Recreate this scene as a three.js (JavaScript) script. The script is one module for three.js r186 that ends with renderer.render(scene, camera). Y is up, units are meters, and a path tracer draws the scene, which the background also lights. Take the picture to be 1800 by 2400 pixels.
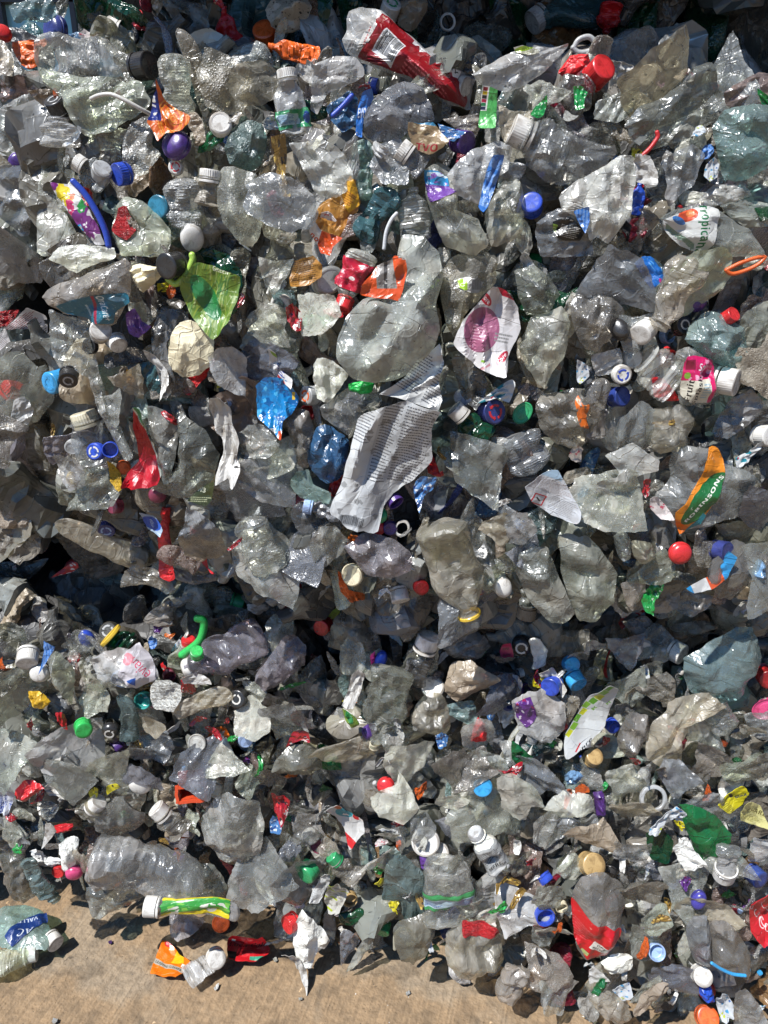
import * as THREE from 'three';
import { Sky } from 'three/addons/objects/Sky.js';
import { mergeGeometries, toCreasedNormals } from 'three/addons/utils/BufferGeometryUtils.js';
import { ImprovedNoise } from 'three/addons/math/ImprovedNoise.js';

// ---------- camera, sky, sun, exposure ----------
const FOCAL = 1734, PITCH = -20 * Math.PI / 180, EYE = new THREE.Vector3(0, 1.5, 1.22);   // focal length in photo pixels
const scene = new THREE.Scene();
const camera = new THREE.PerspectiveCamera(2 * Math.atan(1200 / FOCAL) * 180 / Math.PI, 0.75, 0.05, 400);
camera.position.copy(EYE); camera.rotation.x = PITCH;
const SUN = new THREE.Vector3(-0.40, 0.84, 0.37).normalize();
const sky = new Sky(); sky.scale.setScalar(300); sky.name = 'sky';
sky.userData = { kind: 'structure', label: 'clear daylight sky over the yard' };
sky.material.uniforms.sunPosition.value.copy(SUN);
sky.material.uniforms.turbidity.value = 6; sky.material.uniforms.rayleigh.value = 0.8; sky.material.uniforms.mieCoefficient.value = 0.005;
scene.add(sky); scene.environmentIntensity = 0.075;
const sun = new THREE.DirectionalLight(new THREE.Color(1, 0.97, 0.925), 5);
sun.position.copy(SUN).multiplyScalar(8).add(new THREE.Vector3(0, 1, 0)); sun.target.position.set(0, 1, 0);
sun.castShadow = true; sun.shadow.mapSize.set(4096, 4096);
Object.assign(sun.shadow.camera, { left: -3, right: 3, top: 3, bottom: -3, near: 0.5, far: 20 });
scene.add(sun, sun.target);
const renderer = new THREE.WebGLRenderer({ antialias: true });
renderer.shadowMap.enabled = true; renderer.toneMapping = THREE.LinearToneMapping; renderer.toneMappingExposure = 1.72;

// ---------- helpers ----------
function rng(seed) { let a = (seed * 2654435761) >>> 0; return () => { a = (a + 0x6D2B79F5) | 0; let t = Math.imul(a ^ (a >>> 15), 1 | a); t = (t + Math.imul(t ^ (t >>> 7), 61 | t)) ^ t; return ((t ^ (t >>> 14)) >>> 0) / 4294967296; }; }
const perlin = new ImprovedNoise();
const N3 = (x, y, z) => perlin.noise(x + 100.3, y + 57.1, z + 211.7);
const clamp = (x, a = 0, b = 1) => Math.min(b, Math.max(a, x));
const lerp = (a, b, t) => a + (b - a) * t;
const sstep = (a, b, x) => { const t = clamp((x - a) / (b - a)); return t * t * (3 - 2 * t); };
const tri = (x) => 1 - 4 * Math.abs(x - Math.floor(x) - 0.5);          // triangle wave, -1..1, sharp both ways
const V = (x, y, z) => new THREE.Vector3(x, y, z);
const used = {};
function numbered(name) { const n = used[name] = (used[name] ?? -1) + 1; return n ? name + '_' + String(n).padStart(3, '0') : name; }
const RAY = (px, py) => V((px - 900) / FOCAL, Math.cos(PITCH) * (1200 - py) / FOCAL + Math.sin(PITCH), -Math.cos(PITCH) + Math.sin(PITCH) * (1200 - py) / FOCAL);
function at(px, py, z) { const r = RAY(px, py); return r.multiplyScalar((z - EYE.z) / r.z).add(EYE); }     // the point of the plane at depth z along a line of sight
function onGround(px, py, h = 0) { const r = RAY(px, py); return r.multiplyScalar((h - EYE.y) / r.y).add(EYE); }
const perPx = (p) => (-(p.z - EYE.z) * Math.cos(PITCH) + (p.y - EYE.y) * Math.sin(PITCH)) / FOCAL;          // metres per photo pixel at a point
// depth of the bales' face where it is seen at a photo pixel
const seamY = (px) => 1395 + 40 * sstep(500, 1100, px);
const seamX = (py) => 700 + 0.28 * (py - 1400);
function face(px, py) {
  let z = 0;
  const s = seamY(px);
  if (py < 105) z = -0.19 + 0.0006 * (105 - py) - 0.12 * sstep(800, 1200, px);
  else if (py < s) {
    z = 0.02 + 0.03 * Math.sin(Math.PI * clamp((py - 105) / (s - 105))) - 0.10 * Math.exp(-(py - 105) / 55) - 0.12 * Math.exp(-(s - py) / 24) + 0.035 * sstep(900, 1300, py) * sstep(300, 420, px);
    if (px < 110) z = -0.12 - 0.03 * Math.sin(py / 90);
    z -= 0.13 * Math.exp(-(((px - 100) / 30) ** 2));
    z -= 0.22 * Math.exp(-(((px - 150) / 190) ** 2)) * sstep(1120, 1300, py);
    z -= 0.04 * Math.exp(-(((px - 1035) / 22) ** 2)) * sstep(560, 700, py) * (1 - sstep(850, 1000, py));
  } else {
    const d = py - s;
    z = px < seamX(py) ? -0.02 : 0.02 + 0.13 * sstep(700, 1700, px) * sstep(1500, 2300, py);
    z -= 0.03 * (1 - sstep(200, 700, d)) + 0.17 * Math.exp(-d / 52);
    z -= 0.10 * Math.exp(-(((px - seamX(py)) / 30) ** 2)) * (1 - sstep(1850, 2050, py));
    z -= 0.22 * Math.exp(-(((px - 190) / 170) ** 2)) * (1 - sstep(1430, 1540, py));
  }
  return z;
}

// ---------- computed textures ----------
function ptable(seed) { const r = rng(seed), t = []; for (let i = 0; i < 4096; i++) t.push(r()); return t; }
function pvalue(tb, x, y, p) {                                          // periodic value noise, period p cells
  const xi = Math.floor(x), yi = Math.floor(y), fx = x - xi, fy = y - yi, u = fx * fx * (3 - 2 * fx), v = fy * fy * (3 - 2 * fy);
  const h = (a, b) => tb[(((a % p) + p) % p * 61 + ((b % p) + p) % p * 127) & 4095];
  return lerp(lerp(h(xi, yi), h(xi + 1, yi), u), lerp(h(xi, yi + 1), h(xi + 1, yi + 1), u), v);
}
function fbm(tb, u, v, p, oct) { let s = 0, a = 0.5, n = 0; for (let o = 0; o < oct; o++) { s += a * pvalue(tb, u * p, v * p, p); n += a; a *= 0.55; p *= 2; } return s / n; }
function dataTex(n, fn, srgb, rep) {
  const d = new Uint8Array(n * n * 4);
  for (let j = 0; j < n; j++) for (let i = 0; i < n; i++) { const c = fn(i / n, j / n), k = (j * n + i) * 4; d[k] = clamp(c[0]) * 255; d[k + 1] = clamp(c[1]) * 255; d[k + 2] = clamp(c[2]) * 255; d[k + 3] = 255; }
  const t = new THREE.DataTexture(d, n, n); t.wrapS = t.wrapT = THREE.RepeatWrapping; t.magFilter = THREE.LinearFilter; t.minFilter = THREE.LinearMipmapLinearFilter; t.generateMipmaps = true;
  if (srgb) t.colorSpace = THREE.SRGBColorSpace; t.repeat.set(rep, rep); t.needsUpdate = true; return t;
}
function worley(count, seed) {                                          // periodic distance to the nearest of `count` points and to the second
  const r = rng(seed), g = Math.max(1, Math.floor(Math.sqrt(count))), P = [];
  for (let j = 0; j < g; j++) for (let i = 0; i < g; i++) P.push([(i + r()) / g, (j + r()) / g, r()]);
  return (u, v) => {
    let a = 9, b = 9, id = 0, dx = 0, dy = 0; const ci = Math.floor(u * g), cj = Math.floor(v * g);
    for (let j = -1; j <= 1; j++) for (let i = -1; i <= 1; i++) {
      const q = P[((cj + j + g) % g) * g + (ci + i + g) % g], wx = ci + i < 0 ? -1 : ci + i >= g ? 1 : 0, wy = cj + j < 0 ? -1 : cj + j >= g ? 1 : 0;
      const d = Math.hypot(q[0] + wx - u, q[1] + wy - v) * g; if (d < a) { b = a; a = d; id = q[2]; dx = (u - q[0] - wx) * g; dy = (v - q[1] - wy) * g; } else if (d < b) b = d;
    }
    return [a, b, id, dx, dy];
  };
}
const tbA = ptable(3), tbB = ptable(8), tbC = ptable(17), W1 = worley(49, 5), W2 = worley(256, 9), W3 = worley(900, 21);
// creased film: facets that meet in sharp lines, with finer wrinkles
const crinkleFn = (u, v) => {
  const du = 0.11 * (fbm(tbA, u, v, 5, 3) - 0.5), dv = 0.11 * (fbm(tbB, u, v, 5, 3) - 0.5), uu = (u + du + 1) % 1, vv = (v + dv + 1) % 1;
  const a = W1(uu, vv), b = W2(vv, uu), A = a[2] * 6.283 * 7, B = b[2] * 6.283 * 5;
  const p1 = (Math.cos(A) * a[3] + Math.sin(A) * a[4]) * (0.35 + 0.65 * (a[2] * 13 % 1)), p2 = (Math.cos(B) * b[3] + Math.sin(B) * b[4]) * (b[2] * 17 % 1);
  const e1 = Math.exp(-(a[1] - a[0]) / 0.05), e2 = Math.exp(-(b[1] - b[0]) / 0.08), line = Math.max(0, 1 - Math.abs(2 * fbm(tbC, uu, vv * 0.5 + 0.5 * v, 10, 2) - 1) * 9);
  const h = 0.45 + 0.3 * p1 + 0.075 * p2 + 0.07 * e1 * (a[2] > 0.5 ? 1 : -1) + 0.04 * e2 + 0.07 * line; return [h, h, h];
};
const crinkle = dataTex(512, crinkleFn, false, 4.4);                    // uv in metres: 18 cm a tile
const beadFn = (u, v) => { const a = W3(u, v), w = W2(u, v), r = 0.22 + 0.26 * a[2], k = sstep(0.45, 0.6, fbm(tbB, u, v, 5, 3)); const d = a[0] < r ? Math.sqrt(1 - (a[0] / r) ** 2) * r * 2 : 0; const h = 0.62 * d * (0.35 + 0.65 * k) + 0.35 * w[0] * 0.5; return [h, h, h]; };
const beads = dataTex(512, beadFn, false, 11);                          // beads of water under the film
const grimeN = (u, v) => [fbm(tbA, u, v, 4, 6), fbm(tbB, u, v, 9, 5), fbm(tbC, u, v, 40, 3), W3(u, v)];
const grime = dataTex(1024, (u, v) => {
  const [a, b, c, w] = grimeN(u, v), dirt = sstep(0.5, 0.72, a) * 0.6 + sstep(0.55, 0.75, b) * 0.4;
  let k = 1 - 0.38 * dirt - 0.16 * Math.abs(c - 0.5);
  const speck = w[2] > 0.8 && w[0] < 0.10 + 0.1 * (w[2] - 0.8) ? 0.45 : 0; k *= 1 - speck;
  return [k, k * (1 - 0.045 * dirt), k * (1 - 0.085 * dirt)];
}, true, 3.1);
const haze = dataTex(1024, (u, v) => { const [a, b, c, w] = grimeN(u, v); const dirt = sstep(0.42, 0.72, a) * 0.45 + sstep(0.45, 0.75, b) * 0.3 + 0.22 * c; const t = 1.17 - 0.95 * dirt - (w[2] > 0.8 && w[0] < 0.12 ? 0.6 : 0); return [t, t, t]; }, false, 3.1);
const scuff = dataTex(512, (u, v) => { const c = fbm(tbC, u, v, 24, 4), s = pvalue(tbA, u * 6, v * 160, 160), k = 0.75 + 0.5 * (c - 0.5) + (s > 0.93 ? 0.25 : 0); return [k, k, k]; }, false, 7);

// ---------- plastics ----------
// linear base colour, how much of the sheet is clear, roughness
const TINT = {
  clear: [0.82, 0.83, 0.82, 0.92, 0.2], bright: [0.86, 0.86, 0.84, 0.76, 0.22], beige: [0.7, 0.65, 0.58, 0.82, 0.22], tan: [0.55, 0.46, 0.36, 0.6, 0.3], dirty: [0.63, 0.6, 0.55, 0.88, 0.22],
  grey: [0.68, 0.7, 0.71, 0.9, 0.2], pale: [0.8, 0.83, 0.76, 0.8, 0.2], green0: [0.74, 0.77, 0.69, 0.82, 0.18], greygreen: [0.61, 0.63, 0.59, 0.9, 0.18], aqua: [0.46, 0.6, 0.6, 0.82, 0.16], teal: [0.12, 0.27, 0.3, 0.78, 0.16], darkaqua: [0.26, 0.36, 0.37, 0.84, 0.17],
  bluegrey: [0.5, 0.52, 0.58, 0.87, 0.17], violet: [0.6, 0.57, 0.62, 0.87, 0.19], smoke: [0.45, 0.45, 0.44, 0.92, 0.17], olive: [0.45, 0.44, 0.36, 0.8, 0.22], lblue: [0.22, 0.4, 0.66, 0.5, 0.22], blue: [0.06, 0.17, 0.36, 0.68, 0.17],
  green: [0.02, 0.22, 0.07, 0.66, 0.17], dgreen: [0.015, 0.12, 0.05, 0.75, 0.17], amber: [0.6, 0.3, 0.06, 0.6, 0.2], brown: [0.26, 0.15, 0.07, 0.5, 0.27], rose: [0.62, 0.5, 0.46, 0.84, 0.2], white: [0.78, 0.78, 0.75, 0.12, 0.42], cream: [0.7, 0.63, 0.47, 0.12, 0.45],
  red: [0.52, 0.015, 0.02, 0.12, 0.33], orange: [0.8, 0.14, 0.015, 0.1, 0.36], yellow: [0.78, 0.48, 0.03, 0.1, 0.38], lime: [0.34, 0.6, 0.06, 0.12, 0.36], magenta: [0.6, 0.03, 0.2, 0.1, 0.36], purple: [0.1, 0.035, 0.22, 0.12, 0.36], navy: [0.02, 0.035, 0.16, 0.1, 0.36],
  cobalt: [0.015, 0.07, 0.5, 0.1, 0.36], black: [0.02, 0.02, 0.021, 0, 0.38], maroon: [0.2, 0.012, 0.03, 0.12, 0.36],
};
const LOOK = { clear: 'clear', bright: 'whitish clear', beige: 'beige', tan: 'tan', dirty: 'dirty clear', grey: 'grey', green0: 'pale green', pale: 'milky pale green', greygreen: 'grey green', aqua: 'aqua', teal: 'dark teal', darkaqua: 'dark aqua', bluegrey: 'blue grey', violet: 'violet grey', smoke: 'smoky', olive: 'olive', lblue: 'light blue', blue: 'deep blue', green: 'green', dgreen: 'dark green', amber: 'amber', brown: 'brown', rose: 'rosy', white: 'white', cream: 'cream', red: 'red', orange: 'orange', yellow: 'yellow', lime: 'lime', magenta: 'magenta', purple: 'purple', navy: 'navy', cobalt: 'bright blue', black: 'black', maroon: 'maroon' };
const mats = {};
function film(tint, variant = 0, bead = false) {
  const key = tint + variant + bead;
  if (mats[key]) return mats[key];
  const [r, g, b, t, ro] = TINT[tint], k = 1 + 0.1 * ((variant % 3) - 1);
  const m = new THREE.MeshPhysicalMaterial({ color: new THREE.Color(clamp(r * k), clamp(g * k), clamp(b * k * (1 - 0.04 * variant))), transmission: t, thickness: 0, roughness: ro + [0.08, 0.15, 0.24][variant % 3], roughnessMap: scuff, ior: 1.5, map: grime, bumpMap: bead ? beads : crinkle, bumpScale: bead ? 0.003 : [0.006, 0.0105, 0.0085][variant % 3], side: THREE.DoubleSide });
  if (t > 0.2) m.transmissionMap = haze;
  m.name = tint + ' film';
  return mats[key] = m;
}
const hard = {}; let grimeCap = null;
function solid(color, rough = 0.38) {                                   // moulded caps: colour named by TINT or given as linear rgb
  const key = String(color) + rough;
  if (hard[key]) return hard[key];
  const c = typeof color === 'string' ? TINT[color] : color; grimeCap ??= Object.assign(grime.clone(), { repeat: new THREE.Vector2(11, 11) });
  const m = new THREE.MeshPhysicalMaterial({ color: new THREE.Color(c[0], c[1], c[2]), roughness: rough, map: grimeCap, roughnessMap: scuff, bumpMap: scuff, bumpScale: 0.0002, side: THREE.DoubleSide });
  m.color.lerp(new THREE.Color(0.2, 0.185, 0.165), 0.1).multiplyScalar(0.84); m.name = 'moulded plastic'; return hard[key] = m;
}
for (const [k, v] of Object.entries({ wcap: [0.7, 0.68, 0.63], gcap: [0.45, 0.46, 0.46], kcap: [0.012, 0.012, 0.013], rcap: [0.62, 0.014, 0.018], bcap: [0.012, 0.06, 0.48], sky: [0.03, 0.35, 0.72], gncap: [0.012, 0.3, 0.1], pcap: [0.065, 0.022, 0.2], ocap: [0.78, 0.12, 0.012], ycap: [0.75, 0.5, 0.04], pink: [0.66, 0.06, 0.2], tanc: [0.45, 0.3, 0.12], ncap: [0.02, 0.035, 0.2], lbcap: [0.34, 0.48, 0.75], tcap: [0.02, 0.28, 0.25], crm: [0.72, 0.66, 0.48], lgn: [0.02, 0.5, 0.09], mar: [0.2, 0.02, 0.06], lim: [0.45, 0.7, 0.1] })) TINT[k] = [...v, 0, 0.38];
// ---------- shapes ----------
// crease field of one crushed piece: straight folds in several directions and ridged noise, about -1..1
function folds(seed, size) {
  const r = rng(seed), F = [], A = [], B = [];
  for (let i = 0; i < 6; i++) { const a = r() * Math.PI, f = (1.3 + 3.2 * r()) / size; F.push([Math.cos(a) * f, Math.sin(a) * f * 0.75, r(), 0.5 + 0.5 * r(), 0.3 * r()]); }
  for (let i = 0; i < 26; i++) { const a = r() * 6.283, g = (0.25 + 0.75 * r()) / size; (i % 2 ? A : B).push([Math.cos(a) * g, Math.sin(a) * g, (r() - 0.5) * 1.5 * size, (r() - 0.5) * 1.5 * size, 0.22 * r()]); }
  const o = r() * 90;
  return (x, y, side = 0) => {
    const w = N3(x * 3 / size + o, y * 3 / size, side), w2 = N3(x * 2 / size + o + 30, y * 2 / size, side * 3 + 1.5);
    let ma = -9, mb = -9; const xx = x + side * 0.4 * size + 0.06 * size * w, yy = y - side * 0.3 * size + 0.06 * size * w2;
    for (const [gx, gy, cx, cy, h] of A) ma = Math.max(ma, gx * (xx - cx) + gy * (yy - cy) + h);
    for (const [gx, gy, cx, cy, h] of B) mb = Math.max(mb, gx * (xx - cx) + gy * (yy - cy) + h);
    let s = 0; for (const [fx, fy, ph, a, k] of F) s += a * tri(fx * x + fy * y + ph + k * w + side * 0.31) * (0.2 + 1.2 * Math.abs(w2 + 0.3 * Math.sin(ph * 40)));
    const rd = 1 - 3.4 * Math.abs(N3(x * 5 / size + o, y * 4 / size + 9, side * 2)), rf = 1 - 3.2 * Math.abs(N3(x * 13 / size, y * 10 / size + o, side));
    return 1.05 * clamp(ma - mb, -1.1, 1.1) + 0.4 * s + 0.12 * rd + 0.05 * rf;
  };
}
const crease = (g, a = 0.42) => toCreasedNormals(g, a);
function build(pos, uv, idx, uv1) {
  const g = new THREE.BufferGeometry();
  g.setAttribute('position', new THREE.Float32BufferAttribute(pos, 3)); g.setAttribute('uv', new THREE.Float32BufferAttribute(uv, 2));
  if (uv1) g.setAttribute('uv1', new THREE.Float32BufferAttribute(uv1, 2));
  g.setIndex(idx); g.computeVertexNormals(); return g;
}
// a crushed bottle along local y, neck up: {L, W} in metres; returns {geo, surf, neckR}
function bottle({ L, W, seed = 1, flat = 0.38, nk = 0.27, bend = 0, twist = 0.3, crum = 1, neck = true, ribs = 0, ns = 34, nt = 30 }) {
  const r = rng(seed), o = r() * 70, fo = folds(seed + 5, W * 1.2), dents = [], wob = 0.10 + 0.1 * r(), sh = 0.6 + 0.1 * r();
  for (let i = 0; i < 5; i++) dents.push([0.08 + 0.62 * r(), (r() - 0.5) * 1.4, 0.06 + 0.1 * r(), (0.2 + 0.5 * r()) * (r() < 0.7 ? 1 : -0.5)]);
  const surf = (s, t, off = 0) => {
    const c = Math.cos(t), q = Math.sin(t), bodyW = 1 + 0.9 * wob * (N3(s * 3.2 + o, 3, o) * 2) - 0.12 * Math.exp(-(((s - 0.42) / 0.08) ** 2));
    let hw, fr;
    if (neck) { const k = sstep(sh, 0.89, s); hw = lerp(bodyW, nk, k); fr = lerp(flat * (1 + 0.35 * N3(s * 4, o, 8)), 1, sstep(sh + 0.06, 0.92, s)); }
    else { hw = bodyW * Math.sqrt(clamp(1 - (clamp((s - 0.72) / 0.28)) ** 2.6) + 0.004); fr = flat; }
    hw *= sstep(-0.045, 0.07, s); if (s < 0.012) hw *= 0.5 * s / 0.012;
    hw *= W / 2; if (neck) hw *= 1 + 0.2 * Math.exp(-(((s - 0.925) / 0.014) ** 2)) + (s > 0.94 ? 0.05 * tri(s * 40) : 0);
    const free = neck ? 1 - sstep(0.8, 0.92, s) : 1, y0 = (s - 0.5) * L;
    let x = hw * Math.sign(c) * Math.abs(c) ** 0.85, z = hw * fr * Math.sign(q) * Math.abs(q) ** 0.8, y = y0;
    for (const [ds, dx, dw, da] of dents) { const e = Math.exp(-(((s - ds) / dw) ** 2) - (((x / (W / 2) - dx) / 0.45) ** 2)); z -= da * e * hw * fr * 1.3 * (q > 0 ? 1 : -0.4); }
    const k = fo(x, y, q > 0 ? 0 : 1) * crum * free, edge = 0.35 + 0.65 * Math.abs(q);
    const nx = c * 0.7, nz = q, amp = 0.17 * W * k * Math.min(1, hw / (W * 0.3)) * edge;
    x += nx * amp * 0.5 + c * off; z += nz * amp + q * off; y += amp * 0.3 * N3(x * 20, o, z * 20);
    if (ribs) { const rb = 0.012 * W * tri(s * ribs) * free * sstep(0.05, 0.1, s); x += c * rb; z += q * rb; }
    const tw = twist * (s - 0.5) * 1.6, ct = Math.cos(tw), st = Math.sin(tw);
    [x, z] = [x * ct - z * st, x * st + z * ct];
    x += bend * L * (4 * (s - 0.5) ** 2 - 0.4) + 0.05 * L * N3(s * 2.2, o, 4) * free; z += 0.1 * W * N3(s * 2.4 + o, 6, 1) * free;
    return [x, y, z];
  };
  const pos = [], uv = [], idx = [], uo = r(), vo = r();
  for (let i = 0; i <= ns; i++) for (let j = 0; j <= nt; j++) {
    const s = i / ns, t = j / nt * Math.PI * 2; pos.push(...surf(Math.max(0.0005, s), j === nt ? 0 : t)); uv.push(uo + j / nt * W * 2.2, vo + s * L);
    if (i < ns && j < nt) { const a = i * (nt + 1) + j, b = a + 1, d = a + nt + 1, e = d + 1; idx.push(a, d, b, b, d, e); }
  }
  const geo = build(pos, uv, idx), n = geo.attributes.normal;
  for (let i = 0; i <= ns; i++) { const a = i * (nt + 1), b = a + nt, v = V(n.getX(a) + n.getX(b), n.getY(a) + n.getY(b), n.getZ(a) + n.getZ(b)).normalize(); n.setXYZ(a, v.x, v.y, v.z); n.setXYZ(b, v.x, v.y, v.z); }
  const top = surf(1, 0), top2 = surf(1, Math.PI);
  return { geo: crease(geo, 0.5), surf, neckR: W / 2 * nk, top: [(top[0] + top2[0]) / 2, top[1], (top[2] + top2[2]) / 2] };
}
// a printed sleeve that follows a crushed bottle's body between s0 and s1
function sleeve(bt, s0, s1, t0, t1, seed, W) {
  const pos = [], uv = [], uv1 = [], idx = [], ns = 16, nt = 26;
  for (let i = 0; i <= ns; i++) for (let j = 0; j <= nt; j++) {
    const u = j / nt, v = i / ns, s = lerp(s0, s1, v) + 0.025 * N3(u * 6, v > 0.5 ? 9 : 2, seed), t = lerp(t0, t1, u) + 0.14 * N3(v * 5, u > 0.5 ? 4 : 7, seed);
    pos.push(...bt.surf(s, t, 0.0016)); uv.push(1 - u, v); uv1.push(u * W * 1.5, v * W * 2);
    if (i < ns && j < nt) { const a = i * (nt + 1) + j; idx.push(a, a + nt + 1, a + 1, a + 1, a + nt + 1, a + nt + 2); }
  }
  return build(pos, uv, idx, uv1);
}
// outline -> smooth or ragged closed loop of m points
function loop(P, m, sharp, seed, rag) {
  const n = P.length, L = [], r = rng(seed), o = r() * 50; let tot = 0; const seg = [];
  for (let i = 0; i < n; i++) { const d = Math.hypot(P[(i + 1) % n][0] - P[i][0], P[(i + 1) % n][1] - P[i][1]); seg.push(d); tot += d; }
  let i = 0, acc = 0;
  for (let k = 0; k < m; k++) {
    const d = k / m * tot; while (acc + seg[i] < d && i < n - 1) acc += seg[i++];
    const t = clamp((d - acc) / (seg[i] || 1)), a = P[(i + n - 1) % n], b = P[i], c = P[(i + 1) % n], e = P[(i + 2) % n], q = [];
    for (let h = 0; h < 2; h++) {
      const lin = lerp(b[h], c[h], t), cr = 0.5 * (2 * b[h] + (c[h] - a[h]) * t + (2 * a[h] - 5 * b[h] + 4 * c[h] - e[h]) * t * t + (3 * b[h] - a[h] - 3 * c[h] + e[h]) * t ** 3);
      q.push(lerp(cr, lin, sharp));
    }
    const w = 1 + rag * (N3(k / m * 14, o, 0) + 0.6 * tri(k / m * 11 + o) * N3(k / m * 5, o, 3) + 0.5 * N3(k / m * 40, o, 7));
    L.push([q[0] * w, q[1] * w]);
  }
  return L;
}
// crushed hollow piece from an outline (metres, about the origin): front and back skins that meet along the rim
function pillow(P, { seed = 1, T, crum = 1, sharp = 0.6, rag = 0.06, m = 96, K = 17, back = 0.6, curl = 0 }) {
  const R = loop(P, m, sharp, seed, rag), r = rng(seed + 3), o = r() * 60; let area = 0; for (let k = 0; k < m; k++) { const a = R[k], b = R[(k + 1) % m]; area += (a[0] * b[1] - a[1] * b[0]) / 2; }
  if (area < 0) R.reverse();
  const size = Math.sqrt(Math.abs(area)), fo0 = folds(seed + 1, size), th = (T ? T * 0.62 : clamp(0.08 * size, 0.004, 0.03)), ax = r() * Math.PI, ca = Math.cos(ax), sa = Math.sin(ax);
  let mxx = 0, mxy = 0, myy = 0; for (const p of R) { mxx += p[0] * p[0]; mxy += p[0] * p[1]; myy += p[1] * p[1]; }
  const pa = 0.5 * Math.atan2(2 * mxy, mxx - myy) + (r() - 0.5) * 0.7, pc = Math.cos(pa), ps = Math.sin(pa), amp = 0.14 * size * crum, lead = 0.38 + 0.3 * r();
  const fo = (x, y, k) => fo0(( x * pc + y * ps) * lead, (-x * ps + y * pc) * 1.1, k);
  const shape = (x, y) => { const q = (x * ca + y * sa) / size; return curl * size * (q * q - 0.12) + 0.07 * size * N3(x * 2 / size + o, y * 2 / size, 3); };
  const rim = (x, y, q) => 0.06 * size * q * q * (0.9 * N3(x * 3.5 / size, y * 3.5 / size, o) + 0.5 * N3(x * 8 / size, y * 8 / size, o));
  const puff = (x, y, q) => th * (1 - q ** 2.2) * (0.8 + 0.7 * N3(x * 2.6 / size + o, y * 2.6 / size, 7));
  const frontZ = (x, y, q) => puff(x, y, q) + amp * fo(x, y, 0) * (0.55 + 0.45 * (1 - q ** 3)) + shape(x, y) + rim(x, y, q);
  const backZ = (x, y, q) => frontZ(x, y, q) - Math.max(0, 1 - q) ** 0.7 * (0.003 + 1.1 * th * (0.6 + back)) - amp * 0.5 * (1 - q) * (0.5 + 0.5 * fo(x, y, 1));
  const pos = [], uv = [], idx = [], uo = r(), vo = r();
  pos.push(0, 0, frontZ(0, 0, 0)); uv.push(uo, vo);
  const put = (k, q, z) => { const x = R[k][0] * q, y = R[k][1] * q; pos.push(x, y, z(x, y, q)); uv.push(uo + x, vo + y); };
  for (let i = 1; i <= K; i++) { const q = 1 - (1 - i / K) ** 1.25; for (let k = 0; k < m; k++) put(k, q, frontZ); }
  const B0 = 1 + K * m;
  for (let i = 1; i < K; i++) { const q = 1 - (1 - i / K) ** 1.25; for (let k = 0; k < m; k++) put(k, q, backZ); }
  pos.push(0, 0, backZ(0, 0, 0)); uv.push(uo, vo); const BC = pos.length / 3 - 1;
  const A = (i, k) => 1 + (i - 1) * m + k % m, Bk = (i, k) => i === K ? A(K, k) : B0 + (i - 1) * m + k % m;
  for (let k = 0; k < m; k++) {
    idx.push(0, A(1, k), A(1, k + 1), BC, Bk(1, k + 1), Bk(1, k));
    for (let i = 1; i < K; i++) idx.push(A(i, k), A(i + 1, k), A(i, k + 1), A(i, k + 1), A(i + 1, k), A(i + 1, k + 1), Bk(i, k), Bk(i, k + 1), Bk(i + 1, k), Bk(i, k + 1), Bk(i + 1, k + 1), Bk(i + 1, k));
  }
  const ang = R.map(p => Math.atan2(p[1], p[0]));
  const height = (x, y) => {                                            // the front skin above a point of the plane
    const a = Math.atan2(y, x); let best = 0, bd = 9; for (let k = 0; k < m; k++) { let d = Math.abs(ang[k] - a); if (d > Math.PI) d = 2 * Math.PI - d; if (d < bd) { bd = d; best = k; } }
    return frontZ(x, y, clamp(Math.hypot(x, y) / Math.hypot(...R[best]), 0, 0.97));
  };
  return { geo: crease(build(pos, uv, idx)), height, size };
}
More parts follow.
